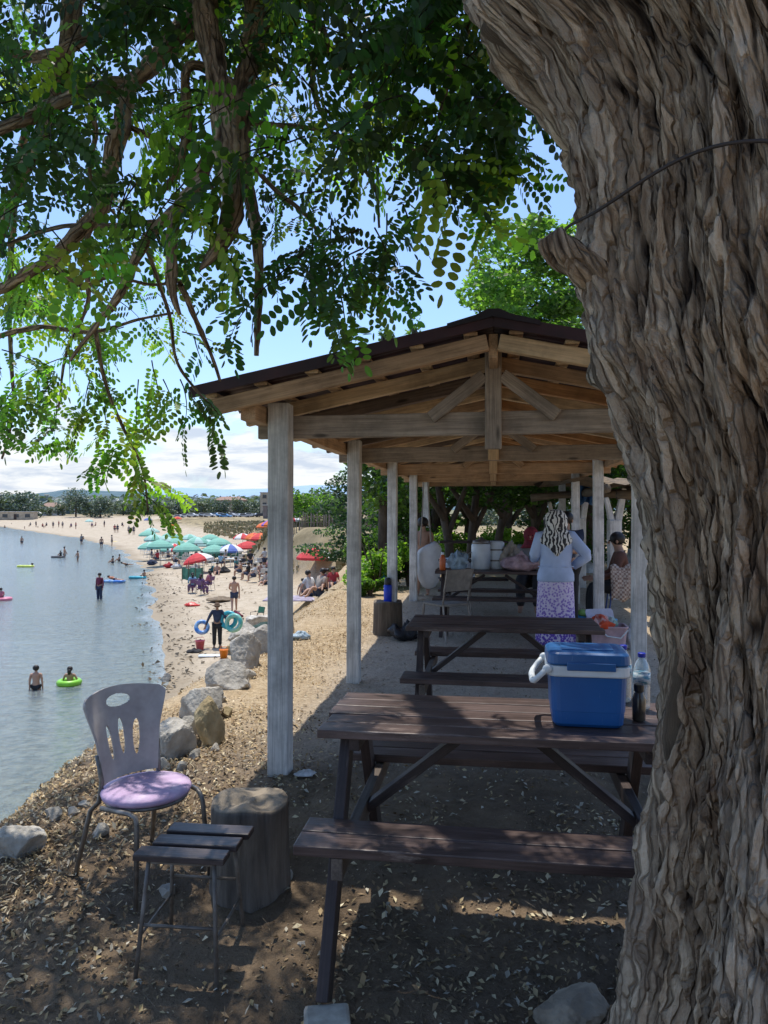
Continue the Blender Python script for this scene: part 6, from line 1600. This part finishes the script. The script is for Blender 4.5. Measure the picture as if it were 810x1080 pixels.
# wind screens
for px, py, lab in ((229, 568, 'green cloth wind screen behind the right end of the umbrellas'), (247, 570, 'short green wind screen right of the blue striped umbrella'), (192, 566, 'green wind screen between the two groups of umbrellas'), (203, 588, 'green screen standing behind the tilted red umbrella')):
    d = 72 if py < 575 else 52; x = (px - 405) * d / 800; t = thing('wind_screen', lab, 'wind screen', (x, d, H(x, d)), random.uniform(-.2, .2), 'green wind screens')
    for k in range(4):
        b = MB(); b.tube([(k * .45 - .7, 0, -.1), (k * .45 - .7, 0, 1.5)], .02, 5); b.build('stake', W_BARK, t)
    b = MB(); b.loft([[V((-.72 + .09 * i, .05 * math.sin(i * 1.3), z_ + .04 * math.sin(i * .9))) for i in range(17)] + [V((.72 - .09 * i, .05 * math.sin((16 - i) * 1.3) + .012, z_ + .04 * math.sin((16 - i) * .9))) for i in range(17)] for z_ in (.2, .6, 1.0)]); b.build('cloth', mat('dark_green_cloth', (.12, .32, .23), (.07, .22, .16), scale=4, rough=.9), t)
# plastic chairs, tables and loungers in the shade of the umbrellas
WCH = plain('white_garden_plastic', (.62, .62, .60), .45)
c0 = None
spots = [(155, 588), (163, 592), (172, 596), (181, 590), (190, 596), (199, 594), (208, 600), (222, 597), (232, 590), (240, 596), (251, 600), (259, 604), (272, 600), (283, 612), (168, 586), (215, 591), (158, 584), (166, 590), (175, 588), (184, 594), (188, 589), (194, 599), (203, 596), (212, 603), (220, 592), (227, 600), (246, 593), (255, 597), (266, 608), (277, 604), (279, 615), (151, 585), (204, 586), (237, 588)]
for i, (px, py) in enumerate(spots):
    g = G(px, py, 20)
    if c0 is None: c0 = simple_chair('white plastic chair among the umbrellas', g, 0, WCH, 'white chairs among the umbrellas', arms=True); o = c0
    else: o = copy_tree(c0)
    place(o, g, random.uniform(0, 6.28), 1.15, 'white plastic chair among the umbrellas', 'white chairs among the umbrellas')
def low_table(label, g, m, group=None):
    t = thing('beach_table', label, 'table', g, random.uniform(0, 1), group); b = MB(); b.box((0, 0, .70), (.8, .8, .04)); b.build('table_top', m, t, bev=.01)
    for sx in (-1, 1):
        for sy in (-1, 1):
            b = MB(); b.tube([(sx * .34, sy * .34, .7), (sx * .37, sy * .37, 0)], .02, 5); b.build('leg', m, t)
    return t
low_table('white plastic table under the front left green umbrella', G(170, 591, 20), WCH, 'tables among the umbrellas'); low_table('white plastic table under the front middle green umbrella', G(198, 592, 20), WCH, 'tables among the umbrellas'); low_table('white plastic table below the blue striped umbrella', G(244, 598, 20), WCH, 'tables among the umbrellas')
for px, py, col, lab in ((160, 596, NAVY, 'dark bag on the sand by the leftmost white chairs'), (178, 599, REDC, 'red cool bag on the sand under the green umbrellas'), (186, 600, WHITEC, 'white towel heap on the sand under the green umbrellas'), (206, 602, GREYC, 'grey heap of clothes below the tilted red umbrella'), (226, 603, TEALC, 'teal bag near the blue striped umbrella'), (236, 604, BLACKC, 'black bag below the blue striped umbrella')):
    g = G(px, py, 20); bag('beach_bag', lab, 'bag', g, (.8, .6, .45), col, int(px), 'bags on the sand')

# people on the sand
def pp(px, py): return G(px, py, 10)
def far(px, py): return G(px, py, 24)
def face_cam(p): return math.atan2(p.x, -p.y) + PI     # unused helper angle
FT = lambda p: math.atan2(-(0 - p.x), (0 - p.y))       # turns +y towards the camera
p = pp(229, 683); person('woman in long black swim dress and hat carrying swim rings', p, FT(p), 1.66, 'stand', ('out', 'out'), (NAVY, True), BLACKC, 'long', hat=plain('brown_straw', (.16, .10, .06), .9), fingers=True, face=True, sub=2)
wp = p; wd_ = p.y
def ring(label, px, py, d, R, r, mats, rot, cat='swim ring', group=None, water=None):
    c = P(px, py, d); b = MB(); n = 28; pts = [rot @ V((R * math.cos(2 * PI * k / n), R * math.sin(2 * PI * k / n), 0)) for k in range(n)]
    b.tube(pts, r, 10, closed=True); o = b.build('swim_ring', mats, None, True); o.location = c if water is None else (c.x, c.y, water); return tag(o, label, cat, group)
RX = Matrix.Rotation
VB = mat('blue_vinyl', (.04, .20, .62), (.30, .50, .75), scale=3, rough=.35, lo=.45, hi=.55); VG = mat('green_vinyl', (.10, .45, .42), (.35, .62, .45), scale=3, rough=.35, lo=.45, hi=.55); VT = mat('turquoise_vinyl', (.05, .42, .50), (.04, .34, .42), scale=3, rough=.35)
ring('blue ring held low in the right hand of the woman with the hat', 213, 661.5, wd_ - .1, .21, .075, VB, RX(1.1, 3, 'X') @ RX(.3, 3, 'Y'))
ring('large green and white ring on the left arm of the woman with the hat', 246.5, 657, wd_ - .3, .27, .085, VG, RX(1.35, 3, 'X') @ RX(-.25, 3, 'Y'))
ring('turquoise ring tucked behind the green one the woman carries', 241, 654, wd_ + .0, .27, .08, VT, RX(1.4, 3, 'X') @ RX(-.15, 3, 'Y'))
p = pp(247, 645); person('bare chested man in dark trunks walking up the sand behind the woman with the hat', p, FT(p) + PI, 1.76, 'walk', ('lap', 'down'), None, NAVY, 'shorts', skin=SKIN2, fingers=True, sub=2)
for px, py, lab, tp, rz in ((203, 626, 'seated bather in pale blue top, left of three on low chairs', SKYC, .5), (212, 628, 'seated bather in purple top, middle of three on low chairs', PURPC, -.4), (221, 623, 'seated bather in mauve, right of three on low chairs', PINKC, 1.2)):
    p = pp(px, py); person(lab, p, rz, 1.68, 'chair', 'lap', (tp, True), PURPC, 'long', group='three bathers seated on low chairs', hair='long')
    simple_chair(lab.replace('seated bather', 'low folding chair under the seated bather').split(', ')[0] + ' by the water', (p.x, p.y, p.z + .03), rz, STEEL, 'folding chairs on the sand', PURPC)
for px, py, lab, tp, sk, ps in ((264, 604, 'person in black standing under the bright red umbrella', BLACKC, SKIN, 'stand'), (257, 603, 'person in black beside the blue striped umbrella', BLACKC, SKIN, 'chair'), (275, 612, 'bare backed bather sitting by the first shelter post', None, SKIN2, 'chair'), (283, 608, 'dark haired bather in pink by the first shelter post', PINKC, SKIN, 'chair'), (269, 614, 'bather in white stretched on a chair near the post', WHITEC, SKIN2, 'chair'),
    (166, 594, 'person in red under the left green umbrellas', REDC, SKIN, 'chair'), (172, 588, 'person in navy behind the front left green umbrella', NAVY, SKIN, 'stand'), (184, 597, 'bather in white at the front of the green umbrellas', WHITEC, SKIN2, 'chair'), (188, 592, 'person in purple between the green umbrellas', PURPC, SKIN, 'stand'), (202, 600, 'bather in beige below the front middle green umbrella', BEIGEC, SKIN2, 'chair'), (207, 593, 'person in dark red at the back of the green umbrellas', MAROON, SKIN, 'stand'), (229, 606, 'bare bather sitting on the sand below the blue striped umbrella', None, SKIN2, 'ground'), (233, 599, 'person in sky blue below the blue striped umbrella', SKYC, SKIN, 'chair'), (249, 605, 'bather in teal between the blue and red umbrellas', TEALC, SKIN, 'chair'), (254, 609, 'bare chested bather sitting between the blue and red umbrellas', None, SKIN2, 'chair'), (262, 612, 'bather in black sitting in front of the red umbrellas', BLACKC, SKIN, 'chair'), (280, 617, 'bather in beige sitting lowest by the first shelter post', BEIGEC, SKIN2, 'ground'), (279, 603, 'standing person in white behind the party by the post', WHITEC, SKIN, 'stand'),
    (287, 611, 'bather in navy half hidden by the first shelter post', NAVY, SKIN, 'chair'), (160, 592, 'person in dark clothes under the leftmost green umbrellas', NAVY, SKIN, 'chair'), (177, 592, 'person in grey under the front left green umbrella', GREYC, SKIN, 'chair'), (193, 590, 'person in black under the front middle green umbrella', BLACKC, SKIN, 'stand'), (213, 596, 'person in teal beside the tilted red umbrella', TEALC, SKIN, 'chair'), (238, 594, 'person in grey below the blue striped umbrella', GREYC, SKIN, 'chair'),
    (321, 627, 'bather in grey sitting on a mat, leftmost of the party between the posts', GREYC, SKIN, 'ground'), (328, 629, 'dark haired bather in white on the mat between the posts', WHITEC, SKIN2, 'ground'), (337, 629, 'bather with bare legs on the mat between the posts', BEIGEC, SKIN2, 'ground'), (345, 622, 'child in bright pink sitting behind the mat party', PINKC, SKIN, 'ground'), (352, 620, 'child in red sitting rightmost behind the mat party', REDC, SKIN, 'ground')):
    p = far(px, py) if px > 300 else pp(px, py); person(lab, p, random.uniform(0, 6.28) if ps != 'ground' else FT(p) + random.uniform(-1, 1), 1.68 if 'child' not in lab else 1.25, ps, ('lap', 'prop') if ps == 'ground' else 'lap', (tp, False) if tp else None, NAVY if tp is not NAVY else GREYC, 'shorts', skin=sk, hair='long' if 'pink' in lab else True, lean=-.2 if ps == 'ground' else 0)
p = far(330, 632); b = MB(); b.box((0, 0, .03), (3.2, 1.5, .03)); o = b.build('beach_mat', mat('striped_mat', (.40, .36, .42), (.25, .20, .28), scale=6, rough=.9), None); o.location = p; tag(o, 'mauve striped mat under the party between the posts', 'mat')
# small things on the sand
def pail(label, px, py, s_, m, name='bucket'):
    p = pp(px, py); t = thing(name, label, name, p); b = MB(); b.lathe([(s_ * .36, 0), (s_ * .5, s_), (s_ * .53, s_), (s_ * .53, s_ * 1.05), (s_ * .46, s_ * 1.03), (s_ * .34, .03)], 16); b.build('pail', m, t, True)
    b = MB(); b.tube([(-s_ * .5, 0, s_), (-s_ * .35, .05, s_ * 1.35), (s_ * .35, .05, s_ * 1.35), (s_ * .5, 0, s_)], .008, 5); b.build('handle', m, t)
pail('pink sand bucket standing left of the woman with the hat', 211, 686, .34, plain('pink_bucket_plastic', (.72, .16, .20), .4))
pail('orange sand bucket beside the white board near the boulders', 236, 695, .30, plain('orange_bucket_plastic', (.80, .25, .03), .4))
bag('beach_bag', 'dark bag with pale strap on the sand below the pink bucket', 'bag', pp(205, 689), (.5, .3, .16), BLACKC, 3); bag('beach_toy', 'red plastic toy boat lying on the open sand', 'toy', pp(202, 640), (.85, .4, .22), plain('red_toy_plastic', (.70, .06, .05), .4), 5)
bag('beach_bag', 'dark red bag at the feet of the bare chested man', 'bag', pp(248, 652), (.7, .4, .3), MAROON, 6)
bag('sand_heap', 'small heap of dark wet sand behind the bare chested man', 'sand heap', pp(231, 634), (1.2, .9, .24), mat('wet_sand', (.24, .18, .12), (.17, .13, .09), scale=8, rough=.95, bmp=.5), 8)
p = pp(222, 693); b = MB(); b.loft([rrect(.8, .35, .12, 0), rrect(.82, .37, .13, .02), rrect(.8, .35, .12, .045)]); o = b.build('bodyboard', WPL, None, True); o.location = (p.x, p.y, p.z + .02); o.rotation_euler = (0, 0, .1); tag(o, 'white foam board lying flat beside the orange bucket', 'bodyboard')
p = pp(271, 662); simple_chair('green folding chair on the sand behind the flat boulder', p, 2.4, plain('dark_steel_paint', (.06, .06, .06), .5), None, cloth('green', (.05, .20, .12)), name='folding_chair', arms=True)
p = G(277, 670, 3); bag('towel', 'dark green towel spread on the furthest pale boulder', 'towel', (p.x, p.y, p.z + .16), (.034 * p.y, .022 * p.y, .01 * p.y), cloth('bottle_green', (.03, .07, .06)), 9)
p = G(318, 674, 6); bag('litter', 'scrap of blue and white wrapping on the straw between the posts', 'litter', p, (.22, .14, .08), PLB('blue_white_film', (.42, .56, .66)), 10)
# bathers in the water
def wade(px, py, label, h, sub_, **k):
    d = (EYE - SEA) * 800 / (py - 537); x = (px - 405) * d / 800; return person(label, (x, d, SEA - sub_), k.pop('rz', random.uniform(0, 6.28)), h, **k)
wade(38, 727, 'boy in dark trunks wading thigh deep near the left edge', 1.25, .55, pose='stand', arms='down', bottom=BLACKC, legs='trunks', skin=SKIN2, rz=.2, child=True, fingers=True)
d = (EYE - SEA) * 800 / (722 - 537); x = (73 - 405) * d / 800
person('child with dark hair floating inside the lime green ring', (x, d + .05, SEA - .62), 0, 1.15, 'stand', 'out', None, NAVY, 'trunks', skin=SKIN, child=True, hair='long')
b = MB(); b.torus((0, 0, 0), .27, .09); o = b.build('swim_ring', mat('lime_orange_vinyl', (.25, .62, .05), (.75, .30, .03), scale=2.2, rough=.35, lo=.3, hi=.38), None, True); o.location = (x, d, SEA + .07); tag(o, 'lime green swim ring with a child in it nearest on the water', 'swim ring')
wade(105, 631, 'man in maroon shirt and dark shorts standing shin deep in the shallows', 1.72, .22, top=(MAROON, True), bottom=NAVY, legs='long', rz=2.8)
def floaty(label, px, py, size, m, seed, cat='float'):
    d = (EYE - SEA) * 800 / (py - 537); x = (px - 405) * d / 800; b = MB(); b.loft([rrect(size[0] * .92, size[1] * .85, size[1] * .35, -.05), rrect(size[0], size[1], size[1] * .42, .04), rrect(size[0], size[1], size[1] * .42, .10), rrect(size[0] * .92, size[1] * .85, size[1] * .35, .16)])
    o = b.build('float', m, None, True); o.location = (x, d, SEA); tag(o, label, cat); return V((x, d, SEA))
q = floaty('blue air mattress with a bather on it at the edge of the sand', 121, 614, (1.5, .7), VB, 1); person('bather in orange lying on the blue air mattress', (q.x, q.y, SEA + .06), 1.4, 1.35, 'lie', 'fwd', (cloth('orange', (.6, .18, .06)), False), NAVY, 'trunks', skin=SKIN2, child=True)
q = floaty('turquoise float lying on the waterline right of the air mattress', 145, 610, (1.3, .6), VT, 2); person('child crouched by the turquoise float on the waterline', (q.x + .5, q.y, SEA + .02), 1.0, 1.15, 'ground', 'lap', None, NAVY, 'trunks', child=True)
q = floaty('pink inflatable float cut off by the left edge of the picture', 1, 633, (1.2, .8), plain('pink_vinyl', (.70, .22, .30), .35), 3); person('child in pink riding the float at the left edge', (q.x, q.y, SEA + .05), .5, 1.2, 'ground', ('up', 'lap'), (PINKC, False), NAVY, 'trunks', child=True)
wade(68, 587, 'man standing waist deep behind a dark float', 1.75, .62, bottom=GREYC, legs='trunks', arms='out'); q = floaty('dark inflatable float beside the man standing waist deep', 61, 588, (1.4, .8), plain('dark_rubber', (.03, .03, .04), .5), 4); person('child in black climbing on the dark inflatable float', (q.x + .3, q.y, SEA + .1), 1, 1.2, 'ground', 'fwd', (BLACKC, False), BLACKC, 'trunks', child=True)
wade(82, 591, 'child splashing alone right of the dark float', 1.3, .30, bottom=GREYC, legs='trunks', arms='out', child=True)
q = floaty('yellow green air mattress drifting on the left', 27, 598, (1.5, .7), plain('lime_yellow_vinyl', (.62, .72, .12), .35), 5); wade(34, 598, 'swimmer with dark head beside the yellow green air mattress', 1.6, 1.22, arms='out')
wade(23, 573, 'lone bather standing far out on the left', 1.7, .6, bottom=NAVY, legs='trunks', rz=1)
wade(86, 573, 'adult holding a child at the far waterline', 1.75, .35, bottom=NAVY, legs='shorts', top=(GREYC, False)); wade(88, 571.5, 'small child held by the adult at the far waterline', 1.0, -.35, pose='ground', child=True)
wade(107, 577, 'bather in dark trunks, left of the two beside the yellow float', 1.7, .25, bottom=NAVY, legs='shorts'); wade(118, 576, 'bather in beige, right of the two beside the yellow float', 1.7, .1, top=(BEIGEC, False), bottom=GREYC, legs='shorts')
floaty('small yellow float at the far waterline', 122, 572, (1.4, 1.0), UY, 6)
for px, py, lab in ((119, 594, 'crouching child on the wet sand, left of a pair'), (126, 592, 'crouching child on the wet sand, right of a pair'), (133, 597, 'bather lying face down on the wet sand')):
    p = pp(px, py); person(lab, p, random.uniform(0, 6), 1.3, 'lie' if 'lying' in lab else 'ground', 'lap' if 'lying' not in lab else 'fwd', None, NAVY, 'trunks', child=True)
for px, py in ((124, 562), (121, 562), (136, 564), (141, 564), (80, 558), (75, 557), (66, 557), (62, 556), (56, 557), (49, 556), (45, 557), (32, 555.5), (38, 556), (110, 556), (101, 556), (97, 556.5), (129, 556)):
    p = pp(px, py); person('tiny distant bather on the sand of the far bay', (p.x, p.y, max(p.z, SEA)), random.uniform(0, 6), 1.7, random.choice(('stand', 'stand', 'chair')), 'down', (random.choice((NAVY, GREYC, REDC, PURPC)), False), NAVY, 'shorts', group='distant bathers on the far sand')
for px, py in ((5, 556.5), (26, 558), (40, 557.5), (12, 553.5), (48, 556)):
    wade(px, py, 'tiny distant swimmer far out in the bay', 1.7, 1.0, bottom=NAVY, legs='trunks', group='distant swimmers in the bay')

# ------------------------------------------------------------------ far shore
LEAFF = leafmat('haze_tinted_leaf', .12)
FG = [[(.115, .155, .12), (.13, .17, .13)], [(.09, .13, .11), (.11, .15, .125)], [(.15, .185, .125), (.13, .17, .135)]]  # leaf colours with the haze of distance mixed in
fars = [(6, 303, 14, 11, 0), (27, 300, 13, 12, 1), (44, 330, 8, 6, 2), (80, 305, 9, 13, 1), (66, 330, 8, 7, 2), (96, 310, 11, 8, 0), (106, 300, 10, 9, 1), (118, 330, 9, 7, 2), (130, 340, 9, 7, 0), (140, 380, 10, 8, 2), (152, 360, 9, 7, 1), (163, 400, 10, 8, 0), (176, 360, 9, 7, 2), (188, 380, 12, 9, 1), (201, 360, 10, 7, 0), (214, 350, 10, 9, 2), (222, 380, 9, 9, 1), (233, 360, 9, 8, 1), (254, 340, 11, 9, 0), (263, 350, 9, 8, 0), (276, 380, 10, 9, 1), (296, 340, 10, 9, 2), (306, 300, 11, 10, 1), (-20, 300, 14, 11, 1), (345, 260, 12, 12, 1), (560, 120, 7, 6, 0), (525, 110, 6, 5, 2), (600, 130, 8, 7, 1), (500, 90, 5, 4, 0)]
for i, (px, d, w_, h, c) in enumerate(fars):
    p = gx(px, d); r_ = random.Random(i)
    bl = [((r_.uniform(-.32, .32) * w_, r_.uniform(-.3, .3) * w_, h * r_.uniform(.14, .74)), (w_ * r_.uniform(.2, .34), w_ * .28, h * r_.uniform(.18, .27))) for _ in range(12)]
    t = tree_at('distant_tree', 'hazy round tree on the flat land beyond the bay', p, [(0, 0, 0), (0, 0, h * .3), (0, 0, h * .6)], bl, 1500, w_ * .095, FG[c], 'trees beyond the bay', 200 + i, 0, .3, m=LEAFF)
bl = []
r_ = random.Random(3)
for k in range(260):
    d = r_.uniform(400, 900); px = r_.uniform(-80, 440); x = (px - 405) * d / 800; bl.append(((x, d, -1 + r_.uniform(1, 5) + (d - 400) * .017), (r_.uniform(12, 34), 12, r_.uniform(3, 6.5))))
o = crown_mesh('far_wood', bl, 46000, 4.4, [(.15, .20, .20), (.17, .215, .215), (.14, .185, .19), (.18, .215, .20)], None, 9, m=LEAFF); o['kind'] = 'stuff'; o['label'] = 'hazy wooded land below the hills'  # blue-grey leaf colours carry the haze here too
# second row of dark trees beyond the shelter, closing the view
for i, (px, d, w_, h, lab) in enumerate(((455, 21, 3.2, 3.6, 'dense dark tree closing the view behind the third left post'), (492, 24, 3.4, 4.0, 'dense dark tree closing the view left of the far table'), (533, 22.5, 3.0, 3.8, 'dense dark tree closing the view behind the far table'), (578, 24, 3.6, 4.2, 'dense dark tree closing the view beyond the woman'), (626, 22, 3.6, 4.0, 'dense dark tree closing the view behind the forked posts'), (672, 21, 3.6, 4.0, 'dense dark tree closing the view beside the big trunk'))):
    r_ = random.Random(i + 50); bl = [((r_.uniform(-.4, .4) * w_, r_.uniform(-.3, .3) * w_, h * r_.uniform(.42, .9)), (w_ * r_.uniform(.2, .34), w_ * .3, h * r_.uniform(.10, .17))) for _ in range(11)]
    tree_at('shade_tree', lab, gx(px, d), [(0, 0, -.1), (.1, 0, h * .3), (.2, .1, h * .6)], bl, 8500, .15, DG + MG[:1], 'dark trees beyond the shelter', 300 + i, 0, .12, forks=[[(.05, 0, h * .2), (.7, 0, h * .45), (1.1, 0, h * .7)], [(.05, 0, h * .25), (-.6, 0, h * .5), (-.9, .1, h * .7)]])
for i, (px, d, w_, h, lab) in enumerate(((612, 19.5, 2.2, 1.5, 'dark bush behind the leaning forked posts'), (470, 19.5, 1.6, .9, 'low sunlit bush between the whitewashed trunks'), (541, 20.5, 1.8, 1.0, 'low sunlit bush behind the urns of the far table'), (660, 17.5, 2.4, 1.7, 'dark bush by the trunk behind the person in brown'))):
    tree_at('bush', lab, gx(px, d), None, blobs_bush(w_, h, 9, 90 + i), 4200, .10, DG if 'dark' in lab else LG, 'bushes along the bluff', 90 + i, cat='bush', hollow=.2)
# dry grass on the dunes and the field
def tufts(n, seed):
    rg = np.random.default_rng(seed); y = 40 + rg.random(n) ** 1.5 * 130; x = (rg.uniform(215, 420, n) - 405) * y / 800
    z, s, t = terrain(x, y); k = (t > .25) & (fbm(x * .22, y * .22, 0, 3, seed) > -.05); x, y, z = x[k], y[k], z[k]; n = len(x)
    a = rg.uniform(0, PI, n); h = rg.uniform(.18, .5, n); w_ = h * rg.uniform(.5, 1.2, n); l = rg.normal(0, .2, (n, 2)) * h[:, None]
    o = np.stack([x, y, z - .03], -1); d = np.stack([np.cos(a), np.sin(a), a * 0], -1) * w_[:, None] * .5
    top = o + np.stack([l[:, 0], l[:, 1], h], -1)
    v = np.stack([o - d * .6, o + d * .6, top + d, top - d * .7], 1).reshape(-1, 3)
    c = np.array([(.36, .29, .16), (.28, .23, .12), (.42, .35, .21), (.20, .20, .09)])[rg.integers(0, 4, n)] * rg.uniform(.7, 1.2, (n, 1))
    o = mesh_np('dry_grass', v, np.arange(4 * n).reshape(n, 4), vcol('dry_leaf', .85), None, {'col': np.repeat(c, 4, 0)}); o['kind'] = 'stuff'; o['label'] = 'dry grass on the dunes and the field'
tufts(26000, 5)
# reed fence on the bank
d = 53; t = thing('reed_fence', 'ragged fence of grey stakes on the bank below the conifers', 'fence', gx(350, d))
o_ = gx(350, d); b = MB()
for k in range(70):
    x = (308 + k * 1.35 - 350) * d / 800 + random.uniform(-.03, .03); y = random.uniform(-.25, .25); z = H(o_.x + x, o_.y + y) - o_.z - .1
    b.tube([(x, y, z), (x + random.uniform(-.12, .12), y, z + random.uniform(.7, 1.35))], random.uniform(.022, .04), 5)
b.build('stakes', mat('grey_stake_wood', (.33, .28, .23), (.2, .165, .13), scale=9, rough=.95), t)
for zz in (.35, .75):
    b = MB(); b.tube([(x, 0, H(o_.x + x, o_.y) - o_.z + zz) for x in np.linspace(-2.1, 2.6, 12)], .02, 5); b.build('rail', W_BARK, t)
# buildings
def building(label, px, d, w_, dp, h, wall, roofm, storeys, cols, name='house', gable=True):
    p = gx(px, d); t = thing(name, label, 'building', p, random.uniform(-.2, .3))
    b = MB(); b.box((0, 0, h / 2), (w_, dp, h)); b.build('wall', wall, t)
    if gable:
        b = MB(); o = .5; b.add([(-w_ / 2 - o, -dp / 2 - o, h), (w_ / 2 + o, -dp / 2 - o, h), (w_ / 2 + o, dp / 2 + o, h), (-w_ / 2 - o, dp / 2 + o, h), (-w_ / 4, 0, h + 1.9), (w_ / 4, 0, h + 1.9)], [(0, 1, 5, 4), (2, 3, 4, 5), (1, 2, 5), (3, 0, 4), (3, 2, 1, 0)]); b.build('roof', roofm, t)
    else:
        b = MB(); b.box((0, 0, h + .12), (w_ + .6, dp + .6, .22)); b.build('roof', roofm, t)
    for s in range(storeys):
        for c in range(cols):
            b = MB(); x = -w_ / 2 + (c + .5) * w_ / cols; z = (s + .5) * h / storeys; b.box((x, -dp / 2 - .03, z), (w_ / cols * .45, .12, h / storeys * .45)); b.build('window', plain('dark_window_glass', (.06, .07, .08), .2), t)
    b = MB(); b.box((w_ * .1, -dp / 2 - .04, 1.0), (1.0, .12, 2.0)); b.build('door', W_TABL, t)
WALL1 = mat('sand_plaster', (.50, .43, .33), (.42, .36, .28), scale=.6, rough=.9); WALL2 = mat('brown_plaster', (.36, .28, .22), (.28, .22, .17), scale=.6, rough=.9); RT = mat('faded_tile_roof', (.38, .25, .19), (.28, .18, .14), scale=2, rough=.9); WALL3 = mat('white_plaster', (.62, .61, .58), (.52, .51, .48), scale=.6, rough=.9)
building('sand coloured three storey building beside the first shelter post', 289, 330, 11, 9, 10, WALL1, WALL3, 3, 3, 'apartment_building', False)
building('brown house with hipped tile roof among the far trees', 243, 400, 17, 9, 7.5, WALL2, RT, 2, 4)
building('low grey shed on the dry field beside the first shelter post', 285, 230, 4.2, 4, 4.0, mat('grey_plaster', (.24, .20, .19), (.18, .15, .14), scale=.8, rough=.95), WALL3, 1, 1, 'shed', False)
building('small white house at the left of the far shore', 55, 345, 9, 7, 4, WALL3, RT, 1, 3); building('long low beach bar with pale roof on the far shore', 14, 290, 16, 6, 2.8, WALL1, WALL3, 1, 4, 'beach_bar', False)
# parked cars
def make_car(label, m):
    t = thing('parked_car', label, 'car', (0, 0, 0), 0, 'cars parked behind the dry field')
    b = MB(); b.loft([[V((x, y * .82, z)) for (x, z) in ((-2.1, .35), (2.1, .35), (2.15, .65), (2.0, .85), (1.0, .95), (-1.7, .98), (-2.15, .8))] for y in (-1, 1)]); b.loft([[V((x, y, z)) for (x, z) in ((-1.75, .96), (1.0, .94), (.35, 1.42), (-1.3, 1.45))] for y in (-.7, .7)]); b.build('car_body', m, t, bev=.05)
    b = MB()
    for y in (-.72, .72): b.add([(-1.5, y, 1.0), (.75, y, 1.0), (.28, y, 1.36), (-1.22, y, 1.38)], [(0, 1, 2, 3)])
    b.build('side_glass', plain('dark_window_glass', (.06, .07, .08), .2), t)
    for x in (-1.35, 1.35):
        for y in (-.78, .78):
            w_ = MB(); w_.lathe([(.0, -.1), (.32, -.1), (.33, 0), (.32, .1), (.0, .1)], 14, (x, y, .33), RX(PI / 2, 3, 'X')); w_.build('wheel', plain('tyre_rubber', (.025, .025, .025), .8), t)
    return t
CM = [(plain('white_car_paint', (.72, .72, .72), .3), 'small white car parked behind the dry field'), (plain('blue_car_paint', (.12, .30, .55), .3), 'small blue car parked behind the dry field'), (plain('silver_car_paint', (.45, .46, .48), .3), 'small silver car parked behind the dry field'), (plain('dark_car_paint', (.06, .06, .07), .3), 'small dark car parked behind the dry field')]
protos = [make_car(l, m) for m, l in CM]; used = [False] * 4
for i, px in enumerate((203, 209, 214, 221, 227, 233, 238, 245, 251, 257, 263, 269, 275, 196, 189)):
    k = (0, 3, 0, 0, 1, 0, 1, 2, 0, 2, 0, 0, 3, 0, 2)[i]; d = 265 + (i % 3) * 9; p = gx(px, d)
    o = protos[k] if not used[k] else copy_tree(protos[k]); used[k] = True
    place(o, p, random.uniform(-.5, .5), 1, CM[k][1], 'cars parked behind the dry field')
